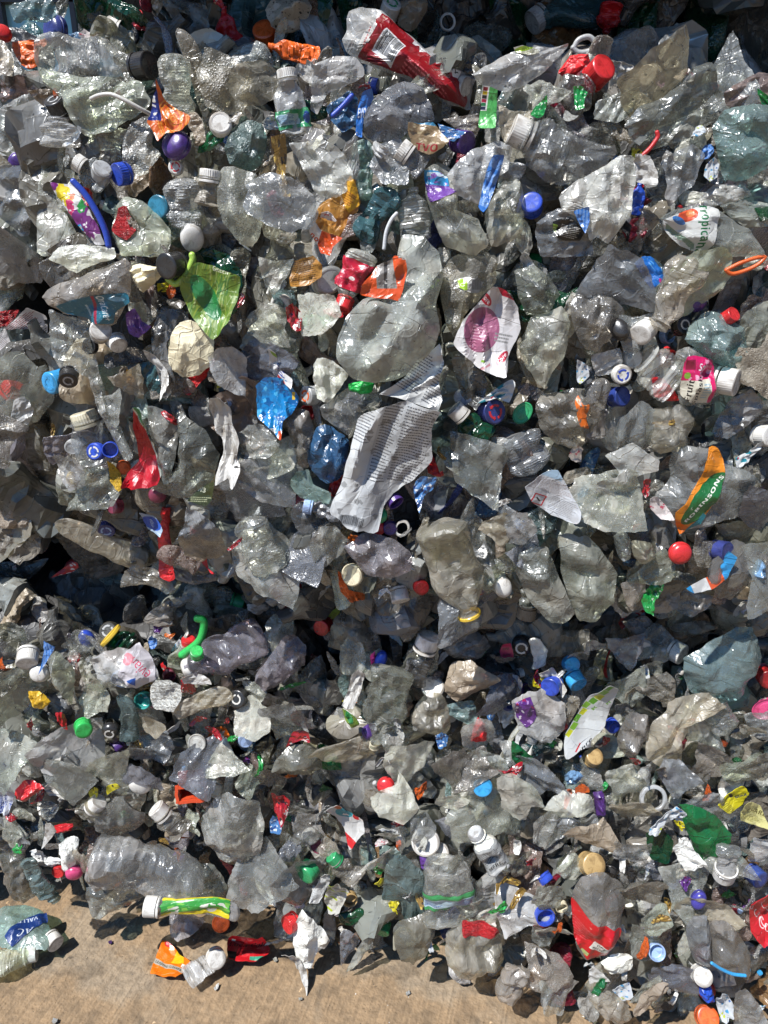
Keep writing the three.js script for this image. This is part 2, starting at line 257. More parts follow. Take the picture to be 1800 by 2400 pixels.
// thin printed film or paper from an outline, creased; uv spans its box turned by `a` degrees, uv1 in metres
function sheet(P, { seed = 1, a = 0, crum = 1, sharp = 0.7, rag = 0.05, m = 72, K = 13, curl = 0, over = null, th = 0.0009 }) {
  const R = loop(P, m, sharp, seed, rag), r = rng(seed + 3), o = r() * 60; let area = 0, mxx = 0, mxy = 0, myy = 0; for (const p of R) { mxx += p[0] * p[0]; mxy += p[0] * p[1]; myy += p[1] * p[1]; } for (let k = 0; k < m; k++) { const p = R[k], b = R[(k + 1) % m]; area += (p[0] * b[1] - p[1] * b[0]) / 2; }
  if (area < 0) R.reverse();
  const size = Math.sqrt(Math.abs(area)), fo0 = folds(seed + 1, size), amp = 0.13 * size * crum, ax = 0.5 * Math.atan2(2 * mxy, mxx - myy) + (r() - 0.5) * 0.5, cx = Math.cos(ax), sx = Math.sin(ax);
  const cosA = Math.cos(a * Math.PI / 180), sinA = Math.sin(a * Math.PI / 180), rot = (p) => [p[0] * cosA + p[1] * sinA, -p[0] * sinA + p[1] * cosA];
  let lo = [9, 9], hi = [-9, -9]; for (const p of R) { const q = rot(p); for (let h = 0; h < 2; h++) { lo[h] = Math.min(lo[h], q[h]); hi[h] = Math.max(hi[h], q[h]); } }
  const fo = (x, y) => fo0((x * cx + y * sx) * 0.5, (-x * sx + y * cx) * 1.15);
  const zf = (x, y) => over ? over(x, y) + 0.0022 + 0.12 * amp * fo(x, y) : amp * fo(x, y) + curl * size * (((x * cx + y * sx) / size) ** 2 - 0.12) + 0.08 * size * N3(x * 2 / size + o, y * 2 / size, 3);
  const pos = [], uv = [], uv1 = [], idx = [];
  const put = (x, y, dz) => { const q = rot([x, y]); pos.push(x, y, zf(x, y) + dz); uv.push((q[0] - lo[0]) / (hi[0] - lo[0]), (q[1] - lo[1]) / (hi[1] - lo[1])); uv1.push(x + o, y); };
  put(0, 0, 0); for (let i = 1; i <= K; i++) for (let k = 0; k < m; k++) put(R[k][0] * i / K, R[k][1] * i / K, 0);
  const B0 = pos.length / 3;
  put(0, 0, -th); for (let i = 1; i <= K; i++) for (let k = 0; k < m; k++) put(R[k][0] * i / K, R[k][1] * i / K, -th);
  const A = (i, k) => 1 + (i - 1) * m + k % m;
  for (let k = 0; k < m; k++) {
    idx.push(0, A(1, k), A(1, k + 1), B0, B0 + A(1, k + 1), B0 + A(1, k));
    for (let i = 1; i < K; i++) { const p = A(i, k), q = A(i + 1, k), s = A(i, k + 1), t = A(i + 1, k + 1); idx.push(p, q, s, s, q, t, B0 + p, B0 + s, B0 + q, B0 + s, B0 + t, B0 + q); }
    const p = A(K, k), s = A(K, k + 1); idx.push(p, B0 + p, s, s, B0 + p, B0 + s);
  }
  return { geo: crease(build(pos, uv, idx, uv1), 0.5), size };
}
// caps: diameter 1, top towards +z, standing from z = 0
function ribbed(prof, n, depth, z0, z1, seg = 90) {                      // a lathe about z with n ribs between z0 and z1
  const pos = [], uv = [], idx = [];
  prof.forEach(([r, z], i) => { for (let j = 0; j <= seg; j++) { const t = j / seg * Math.PI * 2, k = n && z >= z0 && z <= z1 ? 1 - depth * (0.5 + 0.5 * tri(j / seg * n)) : 1; pos.push(Math.cos(t) * r * k, Math.sin(t) * r * k, z); uv.push(j / seg * 0.09, i * 0.006); if (i < prof.length - 1 && j < seg) { const a = i * (seg + 1) + j; idx.push(a, a + 1, a + seg + 1, a + 1, a + seg + 2, a + seg + 1); } } });
  return toCreasedNormals(build(pos, uv, idx), 0.6);
}
const TOP = (h, c = 0.03) => [[0.44, 0], [0.5, 0.02], [0.5, h - c * 1.6], [0.5 - c, h - c * 0.4], [0.5 - c * 2.4, h], [0.3, h - 0.006], [0, h - 0.006]];
const CAPG = {
  screw: ribbed(TOP(0.44), 30, 0.05, 0.01, 0.4), ring: ribbed([[0.44, -0.15], [0.51, -0.15], [0.515, -0.1], [0.5, -0.035], [0.44, -0.035], [0.44, -0.15]], 0), tall: ribbed(TOP(0.62), 36, 0.045, 0.01, 0.57),
  smooth: ribbed([[0.45, 0], [0.5, 0.03], [0.5, 0.3], [0.475, 0.39], [0.41, 0.44], [0.36, 0.44], [0.34, 0.425], [0, 0.425]], 0), dome: ribbed([[0.42, 0], [0.48, 0.03], [0.5, 0.1], [0.5, 0.2], [0.475, 0.225], [0.475, 0.245], [0.48, 0.26], [0.44, 0.36], [0.36, 0.43], [0.24, 0.47], [0.12, 0.485], [0, 0.488]], 0),
  disc: ribbed([[0.46, 0], [0.5, 0.02], [0.5, 0.1], [0.48, 0.125], [0.45, 0.125], [0.43, 0.1], [0.3, 0.09], [0.28, 0.11], [0.1, 0.12], [0, 0.12]], 0), lid: ribbed([[0.46, 0], [0.5, 0.02], [0.5, 0.2], [0.47, 0.235], [0.43, 0.24], [0.41, 0.21], [0, 0.2]], 44, 0.03, 0.01, 0.19),
  open: ribbed([[0.0, 0.04], [0.38, 0.04], [0.42, 0.07], [0.42, 0.2], [0.40, 0.23], [0.42, 0.27], [0.425, 0.42], [0.46, 0.44], [0.5, 0.42], [0.5, 0.04], [0.46, 0], [0, 0]], 30, 0.03, 0.02, 0.4),
  hoop: ribbed([[0.36, 0], [0.36, 0.1], [0.38, 0.12], [0.47, 0.12], [0.5, 0.1], [0.5, 0], [0.47, -0.03], [0.38, -0.03], [0.36, 0]], 0), sport: ribbed([[0.46, 0], [0.5, 0.03], [0.5, 0.34], [0.46, 0.4], [0.3, 0.44], [0.27, 0.5], [0.27, 0.62], [0.22, 0.68], [0.12, 0.7], [0.1, 0.66], [0, 0.66]], 30, 0.03, 0.02, 0.32),
  flip: ribbed([[0.46, 0], [0.5, 0.02], [0.5, 0.26], [0.475, 0.27], [0.475, 0.3], [0.5, 0.31], [0.5, 0.52], [0.47, 0.57], [0.4, 0.6], [0.1, 0.585], [0, 0.585]], 0),
};
// arrow arcs of a recycling mark / a swirl, flat on a cap's top
function arcMark(parts, r, w, h) {
  const gs = [];
  for (let k = 0; k < parts; k++) {
    const a0 = k / parts * Math.PI * 2 + 0.3, len = Math.PI * 2 / parts - 0.62, s = new THREE.Shape(), n = 10;
    for (let i = 0; i <= n; i++) { const a = a0 + len * i / n; s[i ? 'lineTo' : 'moveTo'](Math.cos(a) * (r + w / 2), Math.sin(a) * (r + w / 2)); }
    const e = a0 + len; s.lineTo(Math.cos(e) * (r + w), Math.sin(e) * (r + w)); s.lineTo(Math.cos(e + 0.45 * w / r * 1.6) * r, Math.sin(e + 0.45 * w / r * 1.6) * r); s.lineTo(Math.cos(e) * (r - w), Math.sin(e) * (r - w));
    for (let i = n; i >= 0; i--) { const a = a0 + len * i / n; s.lineTo(Math.cos(a) * (r - w / 2), Math.sin(a) * (r - w / 2)); }
    gs.push(new THREE.ExtrudeGeometry(s, { depth: h, bevelEnabled: false }));
  }
  return mergeGeometries(gs);
}
const MARK = { three: arcMark(3, 0.26, 0.09, 0.02), one: arcMark(1, 0.24, 0.085, 0.02) };
// ---------- prints on labels ----------
function canvasTex(name, w, h, draw) {
  const c = document.createElement('canvas'); c.width = w; c.height = h; const g = c.getContext('2d'), r = rng(name.length * 31 + name.charCodeAt(0) * 7 + name.charCodeAt(name.length - 1));
  draw(g, w, h, r);
  if (!/news|clearText/.test(name)) for (let i = 0; i < 60; i++) { g.fillStyle = `rgba(${200 + 40 * r()},${195 + 40 * r()},${180 + 40 * r()},${0.25 + 0.4 * r()})`; g.beginPath(); const x = r() * w, y = r() * h, a = r() * 6; g.moveTo(x, y); for (let k = 0; k < 4; k++) g.lineTo(x + Math.cos(a) * r() * w * 0.06 + r() * 3, y + Math.sin(a) * r() * h * 0.06 + r() * 3); g.fill(); }
  for (let i = 0; i < 500; i++) { g.fillStyle = `rgba(60,50,38,${0.05 + 0.25 * r() * r()})`; const s = 0.5 + 2.2 * r() * r(); g.fillRect(r() * w, r() * h, s, s * (0.5 + r())); }
  const t = new THREE.CanvasTexture(c); t.colorSpace = THREE.SRGBColorSpace; t.wrapS = t.wrapT = THREE.MirroredRepeatWrapping; return t;
}
const bg = (g, w, h, c) => { g.fillStyle = c; g.fillRect(0, 0, w, h); };
const blob = (g, x, y, rx, ry, c, rot = 0) => { g.fillStyle = c; g.beginPath(); g.ellipse(x, y, rx, ry, rot, 0, 7); g.fill(); };
function words(g, s, x, y, px, c, rot = 0, font = 'sans-serif', style = 'bold') { g.save(); g.translate(x, y); g.rotate(rot); g.fillStyle = c; g.font = `${style} ${px}px ${font}`; g.textAlign = 'center'; g.textBaseline = 'middle'; g.fillText(s, 0, 0); g.restore(); }
function lines(g, x, y, w, h, n, c, r, k = 0.55) { g.fillStyle = c; for (let i = 0; i < n; i++) { let p = x; const yy = y + i * h / n, end = x + w * (0.75 + 0.25 * r()); while (p < end) { const l = (2 + 7 * r()) * w / 90; g.fillRect(p, yy, Math.min(l, end - p), h / n * k); p += l + 1.6 * w / 90; } } }
function barcode(g, x, y, w, h, r, ink = '#111', paper = '#eee') { g.fillStyle = paper; g.fillRect(x, y, w, h); g.fillStyle = ink; let p = x + w * 0.06; while (p < x + w * 0.94) { const b = w * (0.008 + 0.022 * r()); g.fillRect(p, y + h * 0.06, b, h * 0.8); p += b + w * (0.008 + 0.02 * r()); } }
function torn(g, w, h, r, c, n, s) { for (let i = 0; i < n; i++) { g.fillStyle = c; g.beginPath(); const x = r() * w, y = r() * h; for (let k = 0; k < 9; k++) { const a = k * 0.7, d = s * (0.3 + r()); g.lineTo(x + Math.cos(a) * d * 1.6, y + Math.sin(a) * d); } g.fill(); } }
const PRINT = {
  swirl: (g, w, h, r) => { bg(g, w, h, '#e0691a'); for (let i = 0; i < 9; i++) { g.strokeStyle = i % 3 ? '#f3a03c' : '#c84a10'; g.lineWidth = 6; g.beginPath(); g.arc(w * 0.6, h * 0.6, 14 * i, 0, 7); g.stroke(); } g.fillStyle = '#1e2f86'; g.fillRect(0, 0, w * 0.3, h * 0.62); words(g, 'iu', w * 0.17, h * 0.3, 64, '#fff', -1.3); torn(g, w, h, r, '#e8e2d4', 9, 13); g.fillStyle = '#221'; g.fillRect(w * 0.78, h * 0.3, 34, 30); },
  paint: (g, w, h, r) => { bg(g, w, h, '#d9d5d2'); for (const [c, x, y, s] of [['#f1d81c', 0.2, 0.16, 48], ['#e8d022', 0.32, 0.28, 34], ['#d0356d', 0.36, 0.4, 32], ['#7d2a7c', 0.56, 0.55, 60], ['#72256f', 0.74, 0.72, 62], ['#2f9a42', 0.6, 0.38, 30], ['#e65a9a', 0.2, 0.5, 30], ['#2748c4', 0.1, 0.34, 20], ['#2a9bd8', 0.5, 0.72, 24], ['#7d2a7c', 0.06, 0.05, 26], ['#f08050', 0.42, 0.22, 16]]) { g.fillStyle = c; g.beginPath(); for (let k = 0; k < 16; k++) { const a = k * 0.4, d = s * (0.6 + 0.7 * r()); g.lineTo(w * x + Math.cos(a) * d, h * y + Math.sin(a) * d); } g.fill(); } torn(g, w, h, r, '#ece8e4', 40, 7); },
  barcodeRed: (g, w, h, r) => { bg(g, w, h, '#96161f'); g.fillStyle = '#e2e0dc'; g.fillRect(0, 0, 20, h); barcode(g, w * 0.15, h * 0.34, w * 0.2, h * 0.46, r); lines(g, w * 0.42, h * 0.48, w * 0.46, h * 0.46, 9, '#e26a70', r, 0.4); g.fillStyle = '#eceae6'; g.beginPath(); g.moveTo(w * 0.36, 0); for (let i = 0; i < 22; i++) g.lineTo(w * (0.36 + 0.6 * i / 21), h * (0.1 + 0.12 * r())); g.lineTo(w, 0); g.fill(); words(g, 'CHERRY', w * 0.66, h * 0.08, 40, '#26262a'); },
  berry: (g, w, h) => { bg(g, w, h, '#c9c6c0'); words(g, 'BERRY RE', w / 2, h / 2, 54, '#b4131f'); },
  greenStrip: (g, w, h) => { bg(g, w, h, '#57b35a'); g.fillStyle = '#f0efe8'; g.fillRect(w * 0.02, 0, w * 0.4, h * 0.55); ['#9a1c2c', '#e4c11f', '#1d1d1f', '#c01b46', '#1d7a42', '#22284c'].forEach((c, i) => { g.fillStyle = c; g.fillRect(w * 0.08, h * (0.03 + 0.085 * i), w * 0.26, h * 0.075); }); },
  limeTag: (g, w, h, r) => { bg(g, w, h, '#d6d4c2'); blob(g, w * 0.4, h * 0.3, w * 0.4, h * 0.22, '#a7c63a'); words(g, 'co', w * 0.66, h * 0.34, 46, '#5b7a1e'); lines(g, 20, h * 0.6, w - 40, h * 0.3, 5, '#8a8a60', r); },
  greenBlue: (g, w, h, r) => { bg(g, w, h, '#3f9a67'); g.fillStyle = '#b9d4d6'; g.fillRect(w * 0.1, h * 0.2, w * 0.5, h * 0.6); lines(g, w * 0.14, h * 0.25, w * 0.4, h * 0.5, 8, '#3b70a6', r); blob(g, w * 0.82, h * 0.5, w * 0.12, h * 0.3, '#2456a4'); },
  blueWhite: (g, w, h) => { bg(g, w, h, '#2b6fc4'); words(g, 'EVO', w / 2, h * 0.35, 90, '#e9eef4', 1.5); blob(g, w * 0.5, h * 0.78, 50, 40, '#e9eef4'); },
  brownRed: (g, w, h, r) => { bg(g, w, h, '#9a8260'); g.fillStyle = '#3c86ac'; g.fillRect(0, 0, w, h * 0.1); torn(g, w, h * 0.7, r, '#c6b48e', 26, 10); words(g, 'TVO', w * 0.5, h * 0.8, 90, '#9c1c20'); },
  yellowText: (g, w, h, r) => { bg(g, w, h, '#e0a512'); lines(g, w * 0.15, h * 0.45, w * 0.6, h * 0.4, 6, '#b05a10', r); },
  nou: (g, w, h) => { bg(g, w, h, '#d4501a'); g.fillStyle = '#d8d4cc'; g.fillRect(0, 0, w * 0.35, h); words(g, 'nou', w * 0.28, h * 0.55, 80, '#c8430f', 0.4); },
  bluePurple: (g, w, h, r) => { bg(g, w, h, '#6a3b94'); g.fillStyle = '#2d8fc6'; g.fillRect(0, 0, w, h * 0.42); g.fillStyle = '#cfe2ee'; g.fillRect(w * 0.1, h * 0.05, w * 0.6, h * 0.12); torn(g, w, h, r, '#8c66b4', 20, 16); },
  blueText: (g, w, h, r) => { bg(g, w, h, '#2f6cba'); for (let i = 0; i < 4; i++) lines(g, w * (0.1 + 0.22 * i), h * 0.04, w * 0.16, h * 0.92, 34, '#bcd2ea', r, 0.4); },
  blackLabel: (g, w, h, r) => { bg(g, w, h, '#1c1b1a'); g.fillStyle = '#7d9c35'; g.fillRect(w * 0.02, h * 0.42, w * 0.17, h * 0.36); g.strokeStyle = '#dfe5c2'; g.lineWidth = 5; g.beginPath(); g.arc(w * 0.105, h * 0.6, 16, 0, 6); g.stroke(); lines(g, w * 0.3, h * 0.34, w * 0.62, h * 0.55, 8, '#c9c6c0', r, 0.4); torn(g, w, h * 0.2, r, '#d8d5cf', 8, 12); },
  tropical: (g, w, h, r) => { bg(g, w, h, '#d4d4ce'); blob(g, w * 0.42, h * 0.26, 62, 40, '#d4532a', -0.5); blob(g, w * 0.47, h * 0.22, 26, 20, '#ef8a4c', -0.5); blob(g, w * 0.28, h * 0.4, 46, 20, '#3e76b8', 0.3); words(g, 'Tropicana', w * 0.76, h * 0.5, 66, '#1d6a3e', 1.38); for (let i = 0; i < 26; i++) { g.fillStyle = '#3d6b4a'; g.save(); g.translate(w * (0.08 + 0.024 * i), h * (0.5 + 0.013 * i)); g.rotate(-0.35); g.fillRect(0, 0, 4, h * (0.12 + 0.07 * r())); g.restore(); } },
  oracare: (g, w, h, r) => { bg(g, w, h, '#2a7086'); g.fillStyle = '#a8233a'; g.fillRect(w * 0.5, 0, w * 0.045, h); words(g, 'OraCare+', w * 0.66, h * 0.5, 46, '#e6ece9', 1.4); words(g, 'MOUTHWASH', w * 0.42, h * 0.6, 15, '#dfe8e6', 1.4); blob(g, w * 0.83, h * 0.2, 34, 20, '#8cc0d4'); g.fillStyle = '#3f9fd0'; g.fillRect(0, h * 0.72, w * 0.2, h * 0.2); },
  lime: (g, w, h, r) => { bg(g, w, h, '#6c8a2c'); for (let i = 0; i < 110; i++) { g.strokeStyle = ['#a3ab35', '#3f7429', '#c4c88a', '#28602a'][i % 4]; g.lineWidth = 2 + 7 * r(); g.globalAlpha = 0.5; g.beginPath(); const x = w * r(), y = h * r(); g.moveTo(x, y); g.bezierCurveTo(x + 20, y - 30, x + 40 * r(), y - 60, x + 70 * r(), y - 70); g.stroke(); } g.globalAlpha = 1; blob(g, w * 0.42, h * 0.45, w * 0.15, h * 0.36, '#2c7a3c', -0.7); words(g, 'GREEN', w * 0.7, h * 0.1, 26, '#eef0d0', 0.2); },
  nutrition: (g, w, h, r) => { bg(g, w, h, '#cfc9c4'); g.fillStyle = '#a83a3c'; words(g, 'E', w * 0.14, h * 0.8, 60, '#a8282c'); lines(g, w * 0.3, h * 0.1, w * 0.6, h * 0.42, 8, '#9a4a4a', r, 0.45); lines(g, w * 0.3, h * 0.58, w * 0.62, h * 0.34, 6, '#4a4442', r, 0.45); lines(g, w * 0.04, h * 0.15, w * 0.2, h * 0.4, 9, '#5a4c4a', r, 0.4); },
  redGreenEdge: (g, w, h) => { bg(g, w, h, '#c01220'); g.fillStyle = '#dfe2d4'; g.fillRect(w * 0.86, 0, w * 0.14, h); g.fillStyle = '#2c8a4a'; g.fillRect(w * 0.9, 0, w * 0.1, h); words(g, 'more fruit', w * 0.88, h * 0.3, 22, '#274', 1.55); },
  cw: (g, w, h, r) => { bg(g, w, h, '#3d4422'); words(g, 'CW3', w * 0.42, h * 0.36, 74, '#dfe0c8', 0.15); lines(g, w * 0.1, h * 0.66, w * 0.8, h * 0.22, 3, '#b9bc94', r, 0.5); },
  warn: (g, w, h) => { bg(g, w, h, '#d8a417'); words(g, '!', w * 0.5, h * 0.5, 120, '#1c1a12', 0.2); },
  brownText: (g, w, h, r) => { bg(g, w, h, '#bd8638'); lines(g, w * 0.06, h * 0.08, w * 0.86, h * 0.85, 12, '#6d4a18', r, 0.42); g.strokeStyle = '#9a6a24'; g.lineWidth = 5; g.strokeRect(w * 0.5, 0, 2, h); },
  pinkBottle: (g, w, h, r) => { bg(g, w, h, '#c8243c'); torn(g, w, h, r, '#e8b0b4', 5, 18); blob(g, w * 0.5, h * 0.4, 22, 18, '#e9e2da'); },
  orangeFrame: (g, w, h, r) => { bg(g, w, h, '#e2561a'); g.fillStyle = '#9a958e'; g.beginPath(); g.moveTo(w * 0.34, 0); g.lineTo(w * 0.68, 0); g.lineTo(w * 0.78, h * 0.72); g.lineTo(w * 0.35, h * 0.72); g.fill(); g.fillStyle = '#4a4642'; g.fillRect(w * 0.5, 0, w * 0.07, h * 0.72); torn(g, w, h * 0.6, r, '#c9c3ba', 6, 14); },
  newsprint: (g, w, h, r) => { bg(g, w, h, '#d0d1cf'); g.fillStyle = '#b9bbbb'; g.fillRect(w * 0.3, 0, w * 0.3, h); lines(g, w * 0.33, h * 0.03, w * 0.2, h * 0.62, 27, '#4e4e50', r, 0.36); lines(g, w * 0.56, h * 0.03, w * 0.38, h * 0.6, 27, '#55565a', r, 0.36); lines(g, w * 0.05, h * 0.08, w * 0.2, h * 0.3, 14, '#5b5b5d', r, 0.34); barcode(g, w * 0.12, h * 0.9, w * 0.3, h * 0.07, r, '#222', '#a4a6a6'); words(g, 'e', w * 0.24, h * 0.68, 20, '#333'); torn(g, w, h, r, 'rgba(60,58,54,0.35)', 30, 12); },
  newsTwo: (g, w, h, r) => { bg(g, w, h, '#d2d2ce'); lines(g, w * 0.08, h * 0.2, w * 0.5, h * 0.6, 15, '#55565a', r, 0.36); lines(g, w * 0.66, h * 0.1, w * 0.3, h * 0.7, 17, '#55565a', r, 0.36); barcode(g, w * 0.7, h * 0.06, w * 0.22, h * 0.14, r, '#222', '#b0b0b0'); },
  blueCrinkle: (g, w, h, r) => { bg(g, w, h, '#1482c4'); torn(g, w, h, r, '#0c5c9c', 16, 22); torn(g, w, h, r, '#4fb0e0', 10, 12); g.fillStyle = '#e2b92a'; g.fillRect(w * 0.84, h * 0.24, 22, 36); barcode(g, w * 0.04, h * 0.82, w * 0.42, h * 0.12, r); g.fillStyle = '#d4501e'; g.fillRect(w * 0.54, h * 0.86, 26, 40); },
  blueScript: (g, w, h) => { bg(g, w, h, '#d8d6d2'); words(g, 'Bold', w * 0.5, h * 0.4, 92, '#22308c', 1.1, 'serif'); blob(g, w * 0.72, h * 0.85, 50, 30, '#b8202c'); blob(g, w * 0.2, h * 0.12, 40, 22, '#8ab03a'); },
  limeLogo: (g, w, h, r) => { bg(g, w, h, '#bdbbb2'); g.fillStyle = '#9cc422'; g.fillRect(0, h * 0.1, w * 0.36, h * 0.7); g.strokeStyle = '#eef4d4'; g.lineWidth = 10; g.beginPath(); g.arc(w * 0.18, h * 0.46, 26, 0.4, 5.6); g.stroke(); barcode(g, w * 0.5, h * 0.1, w * 0.46, h * 0.8, r, '#3a3a3a', '#c4c2ba'); },
  pinkRound: (g, w, h, r) => { bg(g, w, h, '#d9d5d3'); blob(g, w * 0.4, h * 0.5, w * 0.28, h * 0.26, '#a4607c', 0.2); g.fillStyle = '#c2203a'; g.beginPath(); g.moveTo(w * 0.5, 0); g.lineTo(w * 0.9, h * 0.02); g.lineTo(w, h * 0.14); g.lineTo(w * 0.6, h * 0.08); g.fill(); lines(g, w * 0.26, h * 0.44, w * 0.2, h * 0.2, 6, '#d8a8b8', r, 0.4); for (const [x, y, a] of [[0.36, 0.15, 0.5], [0.8, 0.78, -0.9]]) { blob(g, w * x, h * y, 58, 26, '#c2203a', a); words(g, 'Core', w * x, h * y, 36, '#f2ece8', a); } lines(g, w * 0.62, h * 0.5, w * 0.28, h * 0.12, 3, '#8c8a86', r); g.fillStyle = '#8ab83a'; g.fillRect(w * 0.48, h * 0.84, 30, 14); words(g, 'fully sold', w * 0.55, h * 0.92, 22, '#c2203a', -0.5); },
  tealSheet: (g, w, h, r) => { bg(g, w, h, '#d4d6d4'); torn(g, w, h, r, '#2a8c9c', 8, 26); torn(g, w, h, r, '#c83050', 3, 14); },
  blueBottle: (g, w, h, r) => { bg(g, w, h, '#1c66b8'); torn(g, w, h, r, '#5aa4dc', 8, 18); blob(g, w * 0.8, h * 0.4, 30, 20, '#c8408c'); },
  fruit: (g, w, h, r) => { bg(g, w, h, '#d01c62'); torn(g, w * 0.9, h * 0.6, r, '#e6a0ba', 9, 17); g.fillStyle = '#8a1038'; g.fillRect(w * 0.08, h * 0.08, w * 0.26, h * 0.2); blob(g, w * 0.14, h * 0.4, 26, 20, '#86b43c'); words(g, 'So', w * 0.55, h * 0.25, 60, '#f2e4e8', 0.1); g.fillStyle = '#dcd6c2'; g.fillRect(0, h * 0.5, w * 0.8, h * 0.5); words(g, 'Fruit', w * 0.22, h * 0.72, 58, '#1d1a1a', -1.4); words(g, 'Splash', w * 0.44, h * 0.72, 58, '#1d1a1a', -1.4); lines(g, w * 0.58, h * 0.58, w * 0.2, h * 0.34, 6, '#9ab4c0', r); },
  orangeFlame: (g, w, h, r) => { bg(g, w, h, '#d96a1c'); torn(g, w, h, r, '#6a5a4c', 8, 22); torn(g, w, h, r, '#f0b070', 6, 12); },
  hazard: (g, w, h, r) => { bg(g, w, h, '#c9cbcd'); g.fillStyle = '#a9c4d8'; g.fillRect(0, 0, w * 0.5, h * 0.2); lines(g, w * 0.06, h * 0.25, w * 0.7, h * 0.3, 10, '#9a8c8a', r, 0.35); lines(g, w * 0.5, h * 0.58, w * 0.42, h * 0.36, 10, '#8c8c8e', r, 0.35); g.save(); g.translate(w * 0.3, h * 0.76); g.rotate(0.1); g.strokeStyle = '#c02430'; g.lineWidth = 7; g.strokeRect(-32, -32, 64, 64); g.fillStyle = '#222'; g.rotate(0.6); g.fillRect(-18, -4, 34, 9); g.restore(); },
  robinsons: (g, w, h) => { bg(g, w, h, '#e58a1c'); g.fillStyle = '#d8701a'; g.fillRect(0, 0, w * 0.12, h); g.fillStyle = '#1f6a34'; g.beginPath(); g.ellipse(w * 0.47, h * 0.66, w * 0.36, h * 0.27, 0, 0, 7); g.fill(); words(g, 'ROBINSONS', w * 0.47, h * 0.66, 58, '#f2efe6'); g.fillStyle = '#1c7a86'; g.fillRect(0, h * 0.86, w * 0.34, h * 0.2); },
  evian: (g, w, h) => { bg(g, w, h, '#cfc9cc'); words(g, 'evian', w * 0.5, h * 0.45, 82, '#d04060', 3.2, 'sans-serif', ''); blob(g, w * 0.16, h * 0.5, 40, 44, '#e0919a'); g.fillStyle = '#2a5ab0'; g.beginPath(); g.moveTo(w * 0.5, h * 0.9); g.lineTo(w * 0.6, h * 0.68); g.lineTo(w * 0.75, h * 0.9); g.fill(); },
  elips: (g, w, h) => { bg(g, w, h, '#9fb2c6'); blob(g, w / 2, h / 2, w * 0.36, h * 0.4, '#2450b0', 0.4); words(g, 'elixir', w / 2, h / 2, 54, '#e4ecf4', 1.2, 'serif', 'italic'); },
  yellowGreen: (g, w, h, r) => { bg(g, w, h, '#c9c8c4'); g.fillStyle = '#e2cf1c'; g.fillRect(0, 0, w, h * 0.52); blob(g, w * 0.8, h * 0.36, 38, 44, '#2f9a52'); lines(g, w * 0.08, h * 0.4, w * 0.5, h * 0.14, 3, '#4a4a22', r); },
  limeWhite: (g, w, h, r) => { bg(g, w, h, '#c6c8c6'); for (let i = 0; i < 11; i++) { g.fillStyle = ['#7ab030', '#5c9a2a', '#c0c424'][i % 3]; g.fillRect(w * i / 11, h * (0.02 + 0.16 * r()), w / 12, h * (0.14 + 0.12 * r())); } words(g, 'K', w * 0.6, h * 0.4, 40, '#6aa432'); words(g, 'n', w * 0.76, h * 0.55, 36, '#6aa432'); g.fillStyle = '#c02430'; g.fillRect(w * 0.1, h * 0.7, 30, 12); words(g, 'e fibre', w * 0.15, h * 0.86, 34, '#222', 0.3); },
  blueOrange: (g, w, h) => { bg(g, w, h, '#2c8ec8'); g.fillStyle = '#d0d0cc'; g.fillRect(w * 0.1, 0, w * 0.32, h); g.fillStyle = '#d0562a'; g.fillRect(w * 0.42, 0, w * 0.28, h); words(g, '52', w * 0.5, h * 0.45, 60, '#f0d8c8', 0.2); },
  flowers: (g, w, h, r) => { bg(g, w, h, '#dadde6'); for (let i = 0; i < 9; i++) { const x = w * r(), y = h * r(), c = ['#27449a', '#6a8ac6', '#31509c'][i % 3]; for (let k = 0; k < 10; k++) blob(g, x + 30 * Math.cos(k * 0.63), y + 30 * Math.sin(k * 0.63), 12, 5, c, k * 0.63); blob(g, x, y, 12, 12, c); } },
  yellowCode: (g, w, h, r) => { bg(g, w, h, '#d8cc28'); g.fillStyle = '#222'; g.fillRect(w * 0.44, h * 0.12, w * 0.1, h * 0.3); lines(g, w * 0.06, h * 0.1, w * 0.3, h * 0.8, 14, '#6a6420', r); words(g, 'MAX', w * 0.74, h * 0.55, 54, '#22326a'); },
  char: (g, w, h, r) => { bg(g, w, h, '#d6cf8a'); words(g, 'CHARD', w * 0.55, h * 0.45, 62, '#6a6230', 0.1); lines(g, w * 0.06, h * 0.7, w * 0.7, h * 0.2, 4, '#8c8440', r); },
  yellowGrass: (g, w, h, r) => { bg(g, w, h, '#3a9a3c'); g.fillStyle = '#e4cc20'; g.fillRect(0, 0, w * 0.2, h); g.fillRect(w * 0.86, 0, w * 0.2, h); torn(g, w, h, r, '#d8d8c8', 8, 20); torn(g, w, h, r, '#7cc24a', 8, 18); },
  valley: (g, w, h, r) => { bg(g, w, h, '#1d3a78'); words(g, 'VALLEY', w * 0.5, h * 0.26, 52, '#c4cede', 3.14); words(g, 'AC', w * 0.5, h * 0.68, 88, '#dfe6ee', 3.14, 'serif', 'italic'); },
  orangeTag: (g, w, h, r) => { bg(g, w, h, '#ef7a16'); g.fillStyle = '#f4c41c'; g.beginPath(); g.moveTo(w * 0.44, 0); g.lineTo(w * 0.6, 0); g.lineTo(w * 0.82, h * 0.4); g.lineTo(w * 0.5, h * 0.5); g.fill(); torn(g, w * 0.9, h * 0.1, r, '#d83038', 2, 22); g.fillStyle = '#b9b2a4'; g.fillRect(0, h * 0.55, w, h * 0.14); words(g, 'LEADING CLEANER', w * 0.5, h * 0.62, 27, '#2a2824'); g.fillStyle = '#efece4'; g.fillRect(w * 0.8, h * 0.42, 28, 28); },
